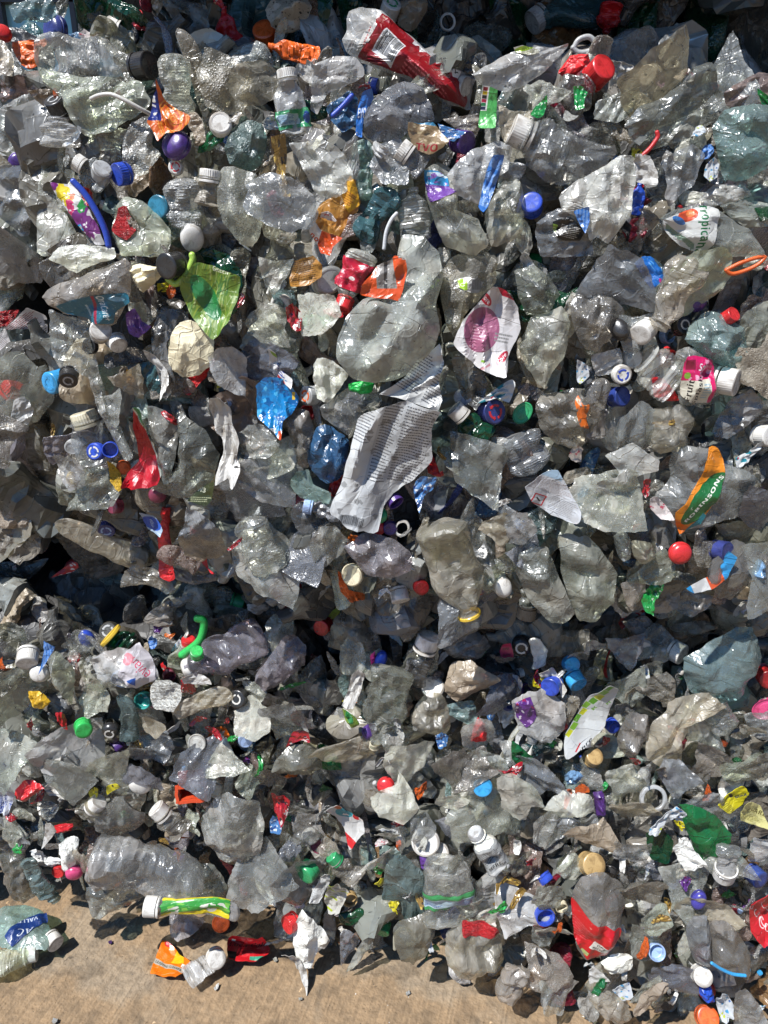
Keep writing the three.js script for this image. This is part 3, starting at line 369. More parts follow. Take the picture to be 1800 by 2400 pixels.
  coke: (g, w, h, r) => { bg(g, w, h, '#c81a24'); words(g, 'Coca-Cola', w * 0.48, h * 0.36, 58, '#161214', 0.05, 'serif', 'italic bold'); words(g, 'zero sugar', w * 0.5, h * 0.6, 20, '#161214'); g.fillStyle = '#22201e'; g.fillRect(w * 0.03, h * 0.6, w * 0.22, h * 0.25); g.fillStyle = '#e6e0da'; g.fillRect(w * 0.1, h * 0.12, 26, 30); g.fillStyle = '#3a9a7c'; g.fillRect(w * 0.56, h * 0.8, w * 0.3, h * 0.12); },
  tealRed: (g, w, h, r) => { bg(g, w, h, '#d6d4d0'); blob(g, w * 0.42, h * 0.2, 62, 52, '#2c9aa8'); blob(g, w * 0.2, h * 0.08, 30, 24, '#d06a30'); blob(g, w * 0.7, h * 0.12, 30, 30, '#c82a30'); torn(g, w, h * 0.3, r, '#e6dcd4', 4, 16); g.fillStyle = '#cc2420'; g.fillRect(0, h * 0.74, w, h * 0.2); g.strokeStyle = '#b01a1a'; g.strokeRect(0, h * 0.95, w, 4); },
  redWhite: (g, w, h, r) => { bg(g, w, h, '#c41f2a'); torn(g, w, h, r, '#e2d9d2', 14, 22); lines(g, w * 0.1, h * 0.6, w * 0.6, h * 0.2, 4, '#7a0c14', r); },
  greenBlueText: (g, w, h, r) => { bg(g, w, h, '#bcd4dc'); g.fillStyle = '#3e9456'; g.fillRect(0, 0, w, h * 0.26); g.fillRect(0, h * 0.84, w, h * 0.16); lines(g, w * 0.07, h * 0.36, w * 0.38, h * 0.44, 6, '#3450a0', r, 0.5); lines(g, w * 0.56, h * 0.32, w * 0.36, h * 0.48, 6, '#3450a0', r, 0.5); },
  whiteText: (g, w, h, r) => { bg(g, w, h, '#b4b6b4'); lines(g, w * 0.1, h * 0.1, w * 0.8, h * 0.5, 12, '#3a3c3c', r, 0.45); words(g, 'REFRESH', w * 0.5, h * 0.74, 40, '#28292a'); g.fillStyle = '#e0e0dc'; g.fillRect(w * 0.2, h * 0.86, w * 0.6, h * 0.08); },
  limeStripes: (g, w, h, r) => { bg(g, w, h, '#cfccc0'); for (let i = 0; i < 10; i++) { g.fillStyle = i % 3 ? '#a4a294' : '#b7c828'; g.fillRect(0, h * i / 10, w * (0.6 + 0.4 * r()), h / 26); } },
  redSwirl: (g, w, h) => { bg(g, w, h, '#cf1f2c'); g.strokeStyle = '#f0d6d4'; g.lineWidth = 7; for (let i = 0; i < 7; i++) { g.beginPath(); g.arc(w * (0.2 + 0.12 * i), h * (0.25 + 0.2 * (i % 3)), 18 + 6 * (i % 2), 0.3 * i, 0.3 * i + 4.4); g.stroke(); } words(g, 'Cola', w * 0.5, h * 0.72, 70, '#f0d6d4', 0.4, 'serif', 'italic'); },
  redText: (g, w, h, r) => { bg(g, w, h, '#c21820'); lines(g, w * 0.08, h * 0.28, w * 0.46, h * 0.36, 7, '#e0666c', r, 0.3); g.fillStyle = '#d9d2c6'; g.save(); g.translate(w * 0.78, h * 0.6); g.fillRect(-52, -30, 104, 60); words(g, 'OPEN', 0, -14, 24, '#222'); words(g, 'RECYCLE', 0, 12, 20, '#222'); g.restore(); g.fillStyle = '#a8b070'; g.fillRect(w * 0.56, h * 0.82, 40, 26); },
  pinkTag: (g, w, h) => { bg(g, w, h, '#c8285a'); words(g, 'RIVER', w * 0.5, h * 0.35, 56, '#1c1214'); words(g, 'ISLAND', w * 0.5, h * 0.7, 50, '#1c1214'); },
  blueFoil: (g, w, h, r) => { bg(g, w, h, '#4a7ab0'); torn(g, w, h, r, '#d8dce0', 12, 20); torn(g, w, h, r, '#1c3c78', 8, 20); },
  redFoil: (g, w, h, r) => { bg(g, w, h, '#a81c26'); torn(g, w, h, r, '#d8ccc6', 9, 16); torn(g, w, h, r, '#2a1c1c', 9, 18); torn(g, w, h, r, '#d83a3a', 6, 18); },
  goldFoil: (g, w, h, r) => { bg(g, w, h, '#8a6c30'); torn(g, w, h, r, '#c8a850', 9, 18); torn(g, w, h, r, '#3a2c1a', 12, 16); },
  greenFoil: (g, w, h, r) => { bg(g, w, h, '#1c8a3a'); torn(g, w, h, r, '#4cc464', 9, 18); torn(g, w, h, r, '#d0dcd0', 5, 12); torn(g, w, h, r, '#0a4a1c', 8, 18); },
  whiteGrime: (g, w, h, r) => { bg(g, w, h, '#cac7c0'); torn(g, w, h, r, 'rgba(120,112,98,0.3)', 24, 22); torn(g, w, h, r, '#e2e0da', 14, 18); },
  whiteBlueBits: (g, w, h, r) => { bg(g, w, h, '#ccd0d2'); torn(g, w, h, r, '#4a9ac8', 9, 16); torn(g, w, h, r, '#2a5aa0', 5, 12); torn(g, w, h, r, '#c0c83a', 4, 12); },
  purpleFoil: (g, w, h, r) => { bg(g, w, h, '#5a2a78'); torn(g, w, h, r, '#b48cc8', 9, 18); torn(g, w, h, r, '#d8d0d8', 6, 14); torn(g, w, h, r, '#a02050', 6, 16); },
  pinkWhite: (g, w, h, r) => { bg(g, w, h, '#d8cdc8'); torn(g, w, h, r, '#c85a6a', 7, 22); torn(g, w, h, r, '#e8ded8', 9, 18); },
  speckle: (g, w, h, r) => { bg(g, w, h, '#b3a994'); for (let i = 0; i < 180; i++) blob(g, r() * w, r() * h, 1 + 9 * r() ** 3, 1 + 7 * r() ** 3, '#2c241c', r() * 3); },
};
const printMats = {};
function print(name) {
  if (printMats[name]) return printMats[name];
  const big = /newsprint|barcodeRed|robinsons|pinkRound/.test(name), foil = /Foil|Crinkle/.test(name);
  const bt = crinkle.clone(); bt.channel = 1;
  const m = new THREE.MeshPhysicalMaterial({ map: canvasTex(name, big ? 512 : 320, big ? 512 : name === 'robinsons' ? 256 : 288, (g, w, h, r) => PRINT[name](g, w, h, r)), roughness: foil ? 0.25 : 0.36, clearcoat: foil ? 0.6 : 0.25, clearcoatRoughness: 0.25, bumpMap: bt, bumpScale: 0.004, side: THREE.DoubleSide });
  m.color.setScalar(0.64); m.name = name + ' print'; return printMats[name] = m;
}
// ---------- placing things ----------
const CAT = { flattened_bottle: 'plastic bottle', film_shred: 'plastic shred', label_sleeve: 'label', plastic_strand: 'cord', crushed_bottle: 'plastic bottle', plastic_piece: 'plastic piece', label_scrap: 'label', bottlecap: 'bottle cap', plastic_sheet: 'plastic sheet', paper_scrap: 'paper scrap', plastic_cord: 'cord', plastic_tub: 'tub', folded_sheet: 'plastic sheet', container_lid: 'lid', spray_trigger: 'spray trigger', bottle_bottom: 'bottle base' };
const ANCHORS = [], COVER = new Float32Array(180 * 240), KEY = new Float32Array(180 * 240);
let OX = 0, OY = 0, serial = 0;
const crop = (x, y) => { OX = x; OY = y; };
const P2 = (p) => [OX + p[0] / 2.765, OY + p[1] / 2.765];
function add(o, name, label, x, y, r, anchor = true, group) {
  o.name = numbered(name); o.userData = { label, category: CAT[name] ?? name.replace(/_/g, ' ') }; if (group) o.userData.group = group;
  if (byLabel[label] && !group) throw new Error('label twice: ' + label); byLabel[label] = o;
  scene.add(o); o.traverse(m => { if (m.isMesh) m.castShadow = m.receiveShadow = true; });
  if (anchor) ANCHORS.push({ label, x, y, r });
  return o;
}
const byLabel = {};
function onto(base, piece, name) { const b = byLabel[base], c = byLabel[piece]; if (!b || !c) throw new Error(base + ' / ' + piece); scene.updateMatrixWorld(true); b.attach(c); c.name = name; c.userData = {}; ANCHORS.splice(ANCHORS.findIndex(a => a.label === piece), 1); }
function part(parent, name, geo, mat) { const m = new THREE.Mesh(geo, mat); m.name = name; parent.add(m); return m; }
function cover(poly, w, into = COVER) { let x0 = 1e9, x1 = -1e9, y0 = 1e9, y1 = -1e9; for (const [x, y] of poly) { x0 = Math.min(x0, x); x1 = Math.max(x1, x); y0 = Math.min(y0, y); y1 = Math.max(y1, y); }
  for (let j = Math.max(0, Math.floor(y0 / 10)); j <= Math.min(239, y1 / 10); j++) for (let i = Math.max(0, Math.floor(x0 / 10)); i <= Math.min(179, x1 / 10); i++) { let c = false; const x = i * 10 + 5, y = j * 10 + 5; for (let a = 0, b = poly.length - 1; a < poly.length; b = a++) if ((poly[a][1] > y) !== (poly[b][1] > y) && x < (poly[b][0] - poly[a][0]) * (y - poly[a][1]) / (poly[b][1] - poly[a][1]) + poly[a][0]) c = !c; if (c) into[j * 180 + i] += w; } }
const ring8 = (x, y, rx, ry, a = 0) => [...Array(10)].map((_, k) => { const t = k / 10 * 6.283, u = Math.cos(t) * rx, v = Math.sin(t) * ry; return [x + u * Math.cos(a) - v * Math.sin(a), y + u * Math.sin(a) + v * Math.cos(a)]; });
const LEVEL = (px, py, z) => face(px, py) + 0.018 + 0.020 * z;
// cap meshes under a group or alone; d metres, axis in world
function capMesh(kind, color, d, mark) {
  const g = new THREE.Group(), shell = part(g, 'cap_shell', CAPG[kind] ?? CAPG.screw, solid(color)); shell.scale.setScalar(d);
  if (kind === 'screw' || kind === 'tall') { const rg = part(g, 'tamper_ring', CAPG.ring, solid(color)); rg.scale.setScalar(d); }
  if (mark) { const mk = part(g, 'logo_mark', MARK[mark[0]], solid(mark[1])); mk.scale.setScalar(d); mk.position.z = d * ({ tall: 0.613, dome: 0.487, disc: 0.118, smooth: 0.424, flip: 0.584, lid: 0.199 }[kind] ?? 0.433); }
  return g;
}
// a loose cap: crop position, diameter, axis its top faces, colour, kind
function C(label, x, y, d, ax, color, kind = 'screw', o = {}) {
  const [px, py] = P2([x, y]), z = LEVEL(px, py, (o.z ?? 1.3) - 0.3), p = o.ground ? onGround(px, py, o.ground) : at(px, py, z), dm = d / 2.765 * perPx(p);
  const g = capMesh(kind, color, dm, o.mark), axis = V(...ax).normalize();
  g.quaternion.setFromUnitVectors(V(0, 0, 1), axis); if (o.sx) g.scale.x = o.sx; if (o.sy) g.scale.y = o.sy; g.rotateZ((o.spin ?? serial * 1.7));
  g.position.copy(p).addScaledVector(axis, -dm * 0.25);
  if (g.children.length === 1) { const m = g.children[0]; m.scale.multiply(g.scale); m.position.copy(g.position); m.quaternion.copy(g.quaternion); g.remove(m); serial++; cover(ring8(px, py, d / 5.6, d / 5.6), 1); return add(m, o.n ?? 'bottlecap', label, px, py, d / 5.5); }
  serial++; cover(ring8(px, py, d / 5.6, d / 5.6), 1); cover(ring8(px, py, d / 6.5, d / 6.5), 1, KEY);
  return add(g, o.n ?? 'bottlecap', label, px, py, d / 5.5);
}
// a crushed bottle from its base to its neck end, in crop pixels, with its flattened width
function B(label, [x0, y0, x1, y1, w], tint, o = {}) {
  const a = P2([x0, y0]), b = P2([x1, y1]), cx = (a[0] + b[0]) / 2, cy = (a[1] + b[1]) / 2, z = o.ground ? 0 : LEVEL(cx, cy, o.z ?? 1);
  const get = (p) => o.ground ? onGround(p[0], p[1], o.ground) : at(p[0], p[1], z);
  const A = get(a), E = get(b); if (o.lift) E.z += o.lift; const mid = A.clone().add(E).multiplyScalar(0.5), L = A.distanceTo(E), W = w / 2.765 * perPx(mid), seed = o.seed ?? 100 + serial++ * 7;
  const bt = bottle({ L, W, seed, flat: o.flat ?? 0.36, nk: o.nk ?? 0.3, bend: o.bend ?? (((seed * 37) % 11) / 11 - 0.5) * 0.16, twist: o.twist ?? 0.3, crum: o.crum ?? 1, neck: o.neck ?? true, ribs: o.ribs ?? (seed % 2 ? 16 : 0), ns: 40, nt: 34 });
  const g = new THREE.Group(); part(g, 'body', bt.geo, film(tint, seed % 3, o.bead));
  if (o.cap) { const dm = o.cd ? o.cd / 2.765 * perPx(mid) : bt.neckR * 2.3, c = capMesh(o.ck ?? 'screw', o.cap, dm, o.mark); c.name = 'cap'; c.position.set(bt.top[0], bt.top[1] - dm * 0.22, bt.top[2]); c.rotation.x = -Math.PI / 2 + (o.ctilt ?? 0); g.add(c); for (const k of [...c.children]) k.rotation.z = seed; }
  if (o.lab) part(g, 'label', sleeve(bt, o.lab[1], o.lab[2], o.lab[3] ?? 0.15, o.lab[4] ?? 3.0, seed, W), TINT[o.lab[0]] ? film(o.lab[0]) : print(o.lab[0]));
  if (o.hoop) { const h = part(g, 'neck_ring', CAPG.hoop, solid(o.hoop)); h.scale.setScalar(bt.neckR * 2.7); const q = bt.surf(0.93, 0); h.position.set(bt.top[0], q[1], bt.top[2]); h.rotation.x = -Math.PI / 2; }
  const up = E.clone().sub(A).normalize(), out = o.ground ? V(0, 1, 0) : V(0, 0.05, 1), right = up.clone().cross(out).normalize(), fwd = right.clone().cross(up);
  g.quaternion.setFromRotationMatrix(new THREE.Matrix4().makeBasis(right, up, fwd)); g.rotateY(o.roll ?? 0); g.position.copy(mid);
  const ang = Math.atan2(b[1] - a[1], b[0] - a[0]); cover(ring8(cx, cy, Math.hypot(b[0] - a[0], b[1] - a[1]) / 2.1, w / 6, ang), 1); cover(ring8(cx, cy, Math.hypot(b[0] - a[0], b[1] - a[1]) / 2.2, w / 6.5, ang), 0.6, KEY);
  return add(g, o.n ?? 'crushed_bottle', label, cx, cy, w / 6);
}
function local(pts, o) {                                                // crop outline -> metres about its centroid, on the face or the ground
  const px = pts.map(P2); let A = 0, cx = 0, cy = 0; px.forEach((p, i) => { const q = px[(i + 1) % px.length], c = p[0] * q[1] - q[0] * p[1]; A += c; cx += (p[0] + q[0]) * c; cy += (p[1] + q[1]) * c; }); cx /= 3 * A; cy /= 3 * A;
  const z = LEVEL(cx, cy, o.z ?? 1), c = o.ground ? onGround(cx, cy, o.ground) : at(cx, cy, z);
  return { px, cx, cy, c, P: px.map(p => { const q = o.ground ? onGround(p[0], p[1], o.ground) : at(p[0], p[1], z); return o.ground ? [q.x - c.x, -(q.z - c.z)] : [q.x - c.x, q.y - c.y]; }) };
}
const pairs = (s) => s.trim().split(/\s+/).map(t => t.split(',').map(Number));
function seat(g, l, o, seed) {
  g.position.copy(l.c); const r = rng(seed), k = o.tilt ?? 0.22;
  if (o.ground) g.rotation.set(-Math.PI / 2 + (o.rx ?? 0), o.ry ?? 0, 0); else g.rotation.set((o.rx ?? (r() - 0.5) * k) - 0.06, o.ry ?? (r() - 0.5) * k, 0);
}
// a crushed hollow piece by its outline; o.lab: [[outline, print or tint, angle, part name], ...]
function F(label, outline, tint, o = {}) {
  if (PRINT[tint]) { o.lab = [[outline, tint, o.a ?? 0, 'printed_face'], ...(o.lab ?? [])]; tint = 'white'; }
  const l = local(pairs(outline), o), seed = o.seed ?? 300 + serial++ * 7, pl = pillow(l.P, { seed, T: o.T, crum: o.crum ?? 1, sharp: o.sharp ?? 0.6, rag: o.rag ?? 0.06, curl: o.curl ?? 0.15, back: o.back ?? 0.6 });
  const mat = film(tint, seed % 3, o.bead), g = new THREE.Group(); part(g, 'body', pl.geo, mat);
  for (const [q, pr, a, nm] of o.lab ?? []) {
    const lp = pairs(q).map(P2).map(p => { const w = o.ground ? onGround(p[0], p[1], o.ground) : at(p[0], p[1], l.c.z); return o.ground ? [w.x - l.c.x, -(w.z - l.c.z)] : [w.x - l.c.x, w.y - l.c.y]; });
    let mx = 0, my = 0; for (const p of lp) { mx += p[0] / lp.length; my += p[1] / lp.length; }
    const sh = sheet(lp.map(p => [p[0] - mx, p[1] - my]), { seed, a: a ?? 0, rag: 0.03, over: (x, y) => pl.height(x + mx, y + my) });
    const m = part(g, nm ?? 'label', sh.geo, PRINT[pr] ? print(pr) : film(pr)); m.position.set(mx, my, 0); cover(pairs(q).map(P2), 1, KEY);
  }
  if (o.cap) { const [x, y, d, ax, col, kind, mark] = o.cap, q = P2([x, y]), w = at(q[0], q[1], l.c.z), dm = d / 2.765 * perPx(w), c = capMesh(kind ?? 'screw', col, dm, mark); c.name = 'cap'; c.position.copy(w.sub(l.c)); const axis = V(...ax).normalize(); c.position.addScaledVector(axis, -dm * 0.2); c.quaternion.setFromUnitVectors(V(0, 0, 1), axis); g.add(c); cover(ring8(q[0], q[1], d / 5.6, d / 5.6), 1); }
  cover(l.px, 1); cover(l.px, 0.6, KEY);
  if (g.children.length === 1) { const m = g.children[0]; m.removeFromParent(); seat(m, l, o, seed); return add(m, o.n ?? 'plastic_piece', label, l.cx, l.cy, pl.size / perPx(l.c) / 2); }
  seat(g, l, { ...o, tilt: 0.1 }, seed); return add(g, o.n ?? 'plastic_piece', label, l.cx, l.cy, pl.size / perPx(l.c) / 2);
}
// a thin printed or plain scrap by its outline; a = direction of its print
function S(label, outline, look, o = {}) {
  const l = local(pairs(outline), { z: 1.6, ...o }), seed = o.seed ?? 500 + serial++ * 7, sh = sheet(l.P, { seed, a: o.a ?? 0, crum: o.crum ?? 1, sharp: o.sharp ?? 0.7, rag: o.rag ?? 0.05, curl: o.curl ?? 0.35 });
  const m = new THREE.Mesh(sh.geo, PRINT[look] ? print(look) : film(look, seed % 3)); seat(m, l, { tilt: 0.3, ...o }, seed); cover(l.px, 0.8); cover(l.px, 1, KEY);
  return add(m, o.n ?? 'label_scrap', label, l.cx, l.cy, sh.size / perPx(l.c) / 2);
}
// a cord, straw or rim through crop points
function T(label, outline, d, color, o = {}) {
  const pts = pairs(outline).map(P2), z = LEVEL(pts[0][0], pts[0][1], o.z ?? 1.8), Q = pts.map((p, i) => at(p[0], p[1], z + (o.arch ?? 0) * Math.sin(Math.PI * i / (pts.length - 1)))), c = Q[Q.length >> 1], rad = d / 5.53 * perPx(c);
  const geo = new THREE.TubeGeometry(new THREE.CatmullRomCurve3(Q.map(q => q.clone().sub(c))), 40, rad, 10, false), m = new THREE.Mesh(mergeGeometries([geo, ...[0, Q.length - 1].map(i => { const s = new THREE.SphereGeometry(rad, 10, 8); s.translate(Q[i].x - c.x, Q[i].y - c.y, Q[i].z - c.z); return s; })]), solid(color));
  m.position.copy(c); for (const p of pts) cover(ring8(p[0], p[1], 16, 16), 1, KEY); return add(m, o.n ?? 'plastic_strand', label, pts[pts.length >> 1][0], pts[pts.length >> 1][1], d / 4);
}
// ---------- things that can be told apart in the photograph ----------
const LFT = [-0.8, 0, 0.6], RGT = [0.8, 0, 0.6], UPW = [0, 0.75, 0.65], DWN = [0, -0.6, 0.8], OUT = [0.1, 0.12, 1];
crop(0, 0);
C('dark blue domed cap on the top edge', 350, 198, 190, [-0.55, 0.1, 0.8], 'ncap', 'dome', { z: 2 });
F('bright orange crumpled film on the top edge', '80,270 290,245 305,290 250,330 255,420 200,455 150,430 100,360', 'orange', { z: 1.5 });
C('red cap at the edge beside the orange film', 20, 210, 110, [0.5, 0.4, 0.7], 'rcap', 'dome');
B('big ribbed clear bottle with a black cap', [235, 400, 935, 425, 265], 'clear', { cap: 'kcap', cd: 165, ck: 'tall', nk: 0.42, ribs: 14, z: 1.6, bend: 0.02, flat: 0.55, ctilt: 0.5, lab: ['clear', 0.3, 0.62, 0.3, 2.6] });
F('wide flattened pale green body under the black cap', '250,440 500,490 780,500 900,520 960,640 930,720 800,800 740,870 640,880 560,890 500,830 400,640 270,520', 'green0', { z: 0.6, curl: 0.05 });
T('thin white cord arching over pale green plastic', '590,640 640,618 720,612 820,655 910,705 975,740', 26, 'wcap', { arch: 0.015 });
B('clear bottle with a black nozzle cap', [400, 960, 375, 760, 240], 'bright', { z: 1.6, flat: 0.5, nk: 0.45 });
C('black nozzle cap with a clear top', 372, 690, 135, [-0.2, 0.75, 0.6], 'kcap', 'tall', { z: 2.4, mark: ['one', 'gcap'] });
B('beaded bottle standing behind the orange label', [1150, 760, 1130, 345, 215], 'clear', { bead: true, neck: false, flat: 0.6 });
F('flattened beaded bottle with a folded beige corner', '1325,310 1380,315 1500,370 1640,470 1659,640 1580,730 1470,740 1340,690 1300,560 1270,450 1310,390', 'dirty', { bead: true, z: 1.2, n: 'crushed_bottle' });
S('orange swirl label with dark blue corner', '1040,540 1060,640 1120,690 1240,760 1190,850 1090,870 1050,930 1000,860 965,800 975,740 1000,650', 'swirl', { z: 2.2 });
C('purple domed cap below the orange swirl label', 1135, 930, 195, [-0.3, 0.45, 0.8], 'pcap', 'dome', { z: 2 });
C('plain white cap above the green film', 1430, 805, 148, [0.15, 0.3, 0.9], 'wcap', 'smooth', { z: 1.6 });
F('glossy green film between white cap and purple cap', '1290,940 1360,850 1490,880 1430,930 1360,980 1280,990', 'green', { z: 0.8 });
F('beaded bottle left of the purple domed cap', '810,870 860,790 960,750 1000,830 980,930 1040,1000 960,1120 860,1150 810,1080 795,960', 'clear', { bead: true, n: 'crushed_bottle' });
F('dark teal beaded bottle base', '1450,960 1500,850 1600,780 1700,800 1735,900 1700,1060 1620,1110 1500,1070', 'darkaqua', { bead: true, n: 'crushed_bottle', T: 0.04 });
B('clear bottle with an off-white ribbed cap lying down', [700, 1190, 510, 1060, 175], 'grey', { cap: 'wcap', cd: 112, z: 1.2 });
C('silver grey cap on smoky bottle', 655, 1120, 125, [0.5, 0.5, 0.7], 'gcap', 'tall', { z: 1.4 });
C('pale cap with a red ring emblem', 1140, 1085, 96, [0.1, 0.1, 1], 'wcap', 'smooth', { mark: ['three', 'rcap'] });
C('bright blue cap at the foot of a beaded bottle', 775, 1130, 140, [-0.6, -0.2, 0.75], 'bcap', 'screw');
B('beaded bottle with a wide white screw cap', [1345, 1340, 1358, 1130, 165], 'dirty', { cap: 'wcap', cd: 135, nk: 0.7, bead: true, z: 1.4 });
F('large wrinkled beaded bottle beside the white screw cap', '1400,1190 1440,1070 1560,1085 1680,1150 1712,1330 1690,1500 1640,1600 1560,1580 1450,1450 1410,1320', 'clear', { bead: true, z: 1.6, n: 'crushed_bottle', T: 0.05 });
B('dented beaded bottle below the ring emblem cap', [1210, 1490, 1180, 1150, 220], 'grey', { bead: true, neck: false });
F('printed tub wall splashed with paint colours', '330,1180 400,1190 470,1190 560,1330 650,1480 690,1590 620,1580 500,1450 420,1340 360,1250', 'paint', { z: 1.2, T: 0.012, crum: 0.5, n: 'plastic_tub' });
T('curved blue tub rim', '476,1178 540,1245 600,1330 655,1430 690,1520 704,1590', 42, 'bcap', { z: 2.1, n: 'tub_rim' });
F('pale bottle with a torn red sticker', '740,1380 800,1270 900,1290 1010,1380 1100,1480 1110,1560 1060,1659 800,1659 730,1520', 'green0', { z: 1.3, n: 'crushed_bottle', lab: [['730,1490 770,1350 830,1340 850,1400 890,1500 830,1560 770,1530', 'red', 0, 'sticker']] });
C('white egg shaped cap below the beaded bottles', 1245, 1545, 150, [0.2, -0.3, 0.9], 'wcap', 'dome', { sy: 1.25 });
C('petrol blue cap under clear film', 1050, 1350, 150, [-0.3, 0.1, 0.9], [0.02, 0.2, 0.32], 'tall', { z: 0.8 });
F('tall flattened bottle along the bale edge', '255,900 330,880 420,1000 470,1090 470,1180 400,1150 330,1180 380,1300 500,1500 540,1600 420,1659 250,1640 240,1400 255,1150', 'clear', { z: 0.8, n: 'crushed_bottle' });
C('violet cap half hidden in the far bale', 125, 1060, 135, [0.3, -0.1, 0.9], 'pcap', 'dome', { z: 0.8 });
C('white cap at the picture edge', 22, 1225, 145, [0.5, 0.1, 0.8], 'wcap', 'smooth', { z: 2 });
C('white cap with a red top on the bale edge', 210, 1190, 100, [-0.4, 0.6, 0.7], 'wcap', 'tall', { z: 2.2, mark: ['three', 'rcap'] });
F('hazy clear bottle hanging over the corner gap', '60,40 180,0 340,0 380,100 300,150 180,130 100,150', 'aqua', { z: 2 });
B('long clear bottle with white neck on the top edge', [1230, 350, 745, 170, 165], 'bright', { cap: 'wcap', cd: 115, ck: 'tall', z: 1.4, crum: 1.2 });
B('dark red bottle bent over in the shade', [1560, 340, 1430, 60, 125], 'red', { bend: 0.16, z: 1 });
F('red bottle shoulder behind the top edge', '845,70 910,60 945,140 960,190 900,200 850,150', 'red', { z: 0.5 });
S('torn pale pink scrap beside the white neck', '545,190 600,220 640,200 690,230 650,280 590,270 520,250', 'pinkWhite', { z: 2 });
F('long hanging smoky strip at the top', '1030,-20 1120,-20 1340,40 1360,210 1290,250 1230,260 1180,200 1100,100', 'smoke', { z: 1 });
F('rosy crumpled bag in the far bale', '0,520 120,480 250,520 300,620 220,700 80,640 0,660', 'rose', { z: 1 });
F('broad clear sheet in the far bale', '0,700 60,670 200,610 260,700 230,860 120,930 60,1000 0,960', 'clear', { z: 1.4 });
crop(600, 0);
F('grimy white bottle with black specks', '60,60 110,0 330,0 360,60 300,190 200,220 100,170', 'speckle', { z: 1.5, T: 0.045, n: 'crushed_bottle' });
B('orange bottle with a ribbed orange cap', [420, 370, 80, 300, 120], 'orange', { z: 0.6, flat: 0.3 });
C('ribbed orange cap on the top edge', 66, 232, 155, [-0.1, 0.55, 0.8], 'ocap', 'tall', { z: 1.2 });
F('dark green bottle strip hanging in the shade', '400,0 500,0 470,120 430,240 360,270 385,150', 'dgreen', { z: 1.2 });
F('clear bottle in a red sleeve with a barcode', '560,220 600,60 680,15 800,60 1000,230 1250,450 1400,500 1390,600 1370,715 1200,675 1000,525 780,450 650,375 590,330', 'bright', { z: 1.6, T: 0.05, crum: 1.1, n: 'crushed_bottle', curl: 0, lab: [['790,75 900,150 1010,250 1210,450 1330,490 1300,540 1370,650 1350,705 1200,660 1000,510 900,480 780,440 660,365 700,330 780,230', 'barcodeRed', -39, 'label'], ['690,320 650,340 700,240 770,190 790,210 740,300', 'berry', 62, 'letters']], cap: [1325, 560, 120, [0.75, -0.3, 0.6], 'wcap', 'tall'] });
F('tan glove shaped bottle at the top', '940,0 1110,0 1100,90 1010,210 920,160 930,60', 'tan', { z: 2.2, T: 0.045, n: 'crushed_bottle' });
C('white cap with a green band at the top', 870, 60, 125, [0.3, 0.6, 0.7], 'wcap', 'tall', { mark: ['three', 'gncap'] });
C('white ring with a dark hole in the shade', 1245, 140, 105, [0.1, -0.1, 1], 'wcap', 'hoop', { n: 'plastic_ring' });
F('dark clear bottle base in the top gap', '1330,300 1350,180 1500,120 1620,150 1659,250 1600,340 1450,380', 'greygreen', { z: 0.8, T: 0.04, n: 'crushed_bottle' });
B('grey ribbed bottle end beside the red sleeve', [1270, 440, 1500, 400, 120], 'smoke', { neck: false, ribs: 16 });
F('pointed clear wrap with a lime tag', '1390,490 1480,430 1659,340 1800,310 1960,300 2030,275 2020,310 1850,480 1720,560 1640,600 1560,590 1450,540', 'bright', { z: 2.2, T: 0.02, lab: [['1665,315 1720,305 1800,315 1830,350 1760,370 1690,350', 'limeTag', 10]] });
S('green label strip with a row of colour bars', '1465,560 1565,585 1560,690 1545,840 1440,830 1458,700', 'greenStrip', { z: 2.6, a: -5, crum: 0.5 });
B('clear bottle standing with a pale cap', [265, 880, 195, 480, 215], 'bright', { cap: 'wcap', cd: 125, nk: 0.55, z: 1.3, lab: ['greenBlue', 0.12, 0.42] });
F('milky clear bottle folded over', '350,700 380,430 520,360 650,370 700,430 690,500 560,570 430,620 400,740', 'bright', { z: 1.5, n: 'crushed_bottle' });
S('white torn scraps above the folded bottle', '250,460 280,410 320,420 330,385 380,420 370,540 320,530', 'whiteGrime', { z: 1.6 });
F('deep blue bottle with a cobalt band', '460,690 600,590 660,640 650,800 560,860 480,770', 'blue', { z: 0.8, n: 'crushed_bottle' });
T('cobalt band across the deep blue bottle', '500,748 560,690 620,622', 34, 'bcap', { z: 2 });
S('blue and white label strip beside the dark shoulder', '690,600 740,580 760,640 700,760 680,890 640,880 650,740', 'blueWhite', { z: 2, a: 80 });
F('large blue grey bottle shoulder', '690,800 740,680 860,560 960,520 1080,560 1140,680 1150,790 1000,800 980,870 860,930 760,930 700,880', 'bluegrey', { z: 1.5, T: 0.05, n: 'crushed_bottle' });
B('short bottle with a pale grey cap', [1090, 1100, 950, 985, 190], 'clear', { cap: 'wcap', cd: 140, nk: 0.6, z: 1.9, bead: true, roll: 0.4 });
S('brown label with torn red letters', '990,800 1150,790 1200,860 1250,930 1200,970 1120,1000 1020,960 990,880', 'brownRed', { z: 2.2, a: -8 });
C('purple cap beside the brown label', 1340, 920, 140, [0.5, -0.2, 0.8], 'pcap', 'tall', { z: 1.6 });
S('pale blue metallic film above the purple cap', '1180,800 1280,830 1360,870 1280,920 1220,890', 'blueFoil', { z: 2 });
F('brown stained tub edge', '1215,770 1440,740 1450,830 1400,920 1290,830', 'beige', { z: 1.2 });
F('bright whitish bottle half in the sun', '220,930 350,920 430,900 540,960 600,1060 640,1190 540,1270 460,1290 380,1230 300,1090', 'bright', { z: 1.6, n: 'crushed_bottle' });
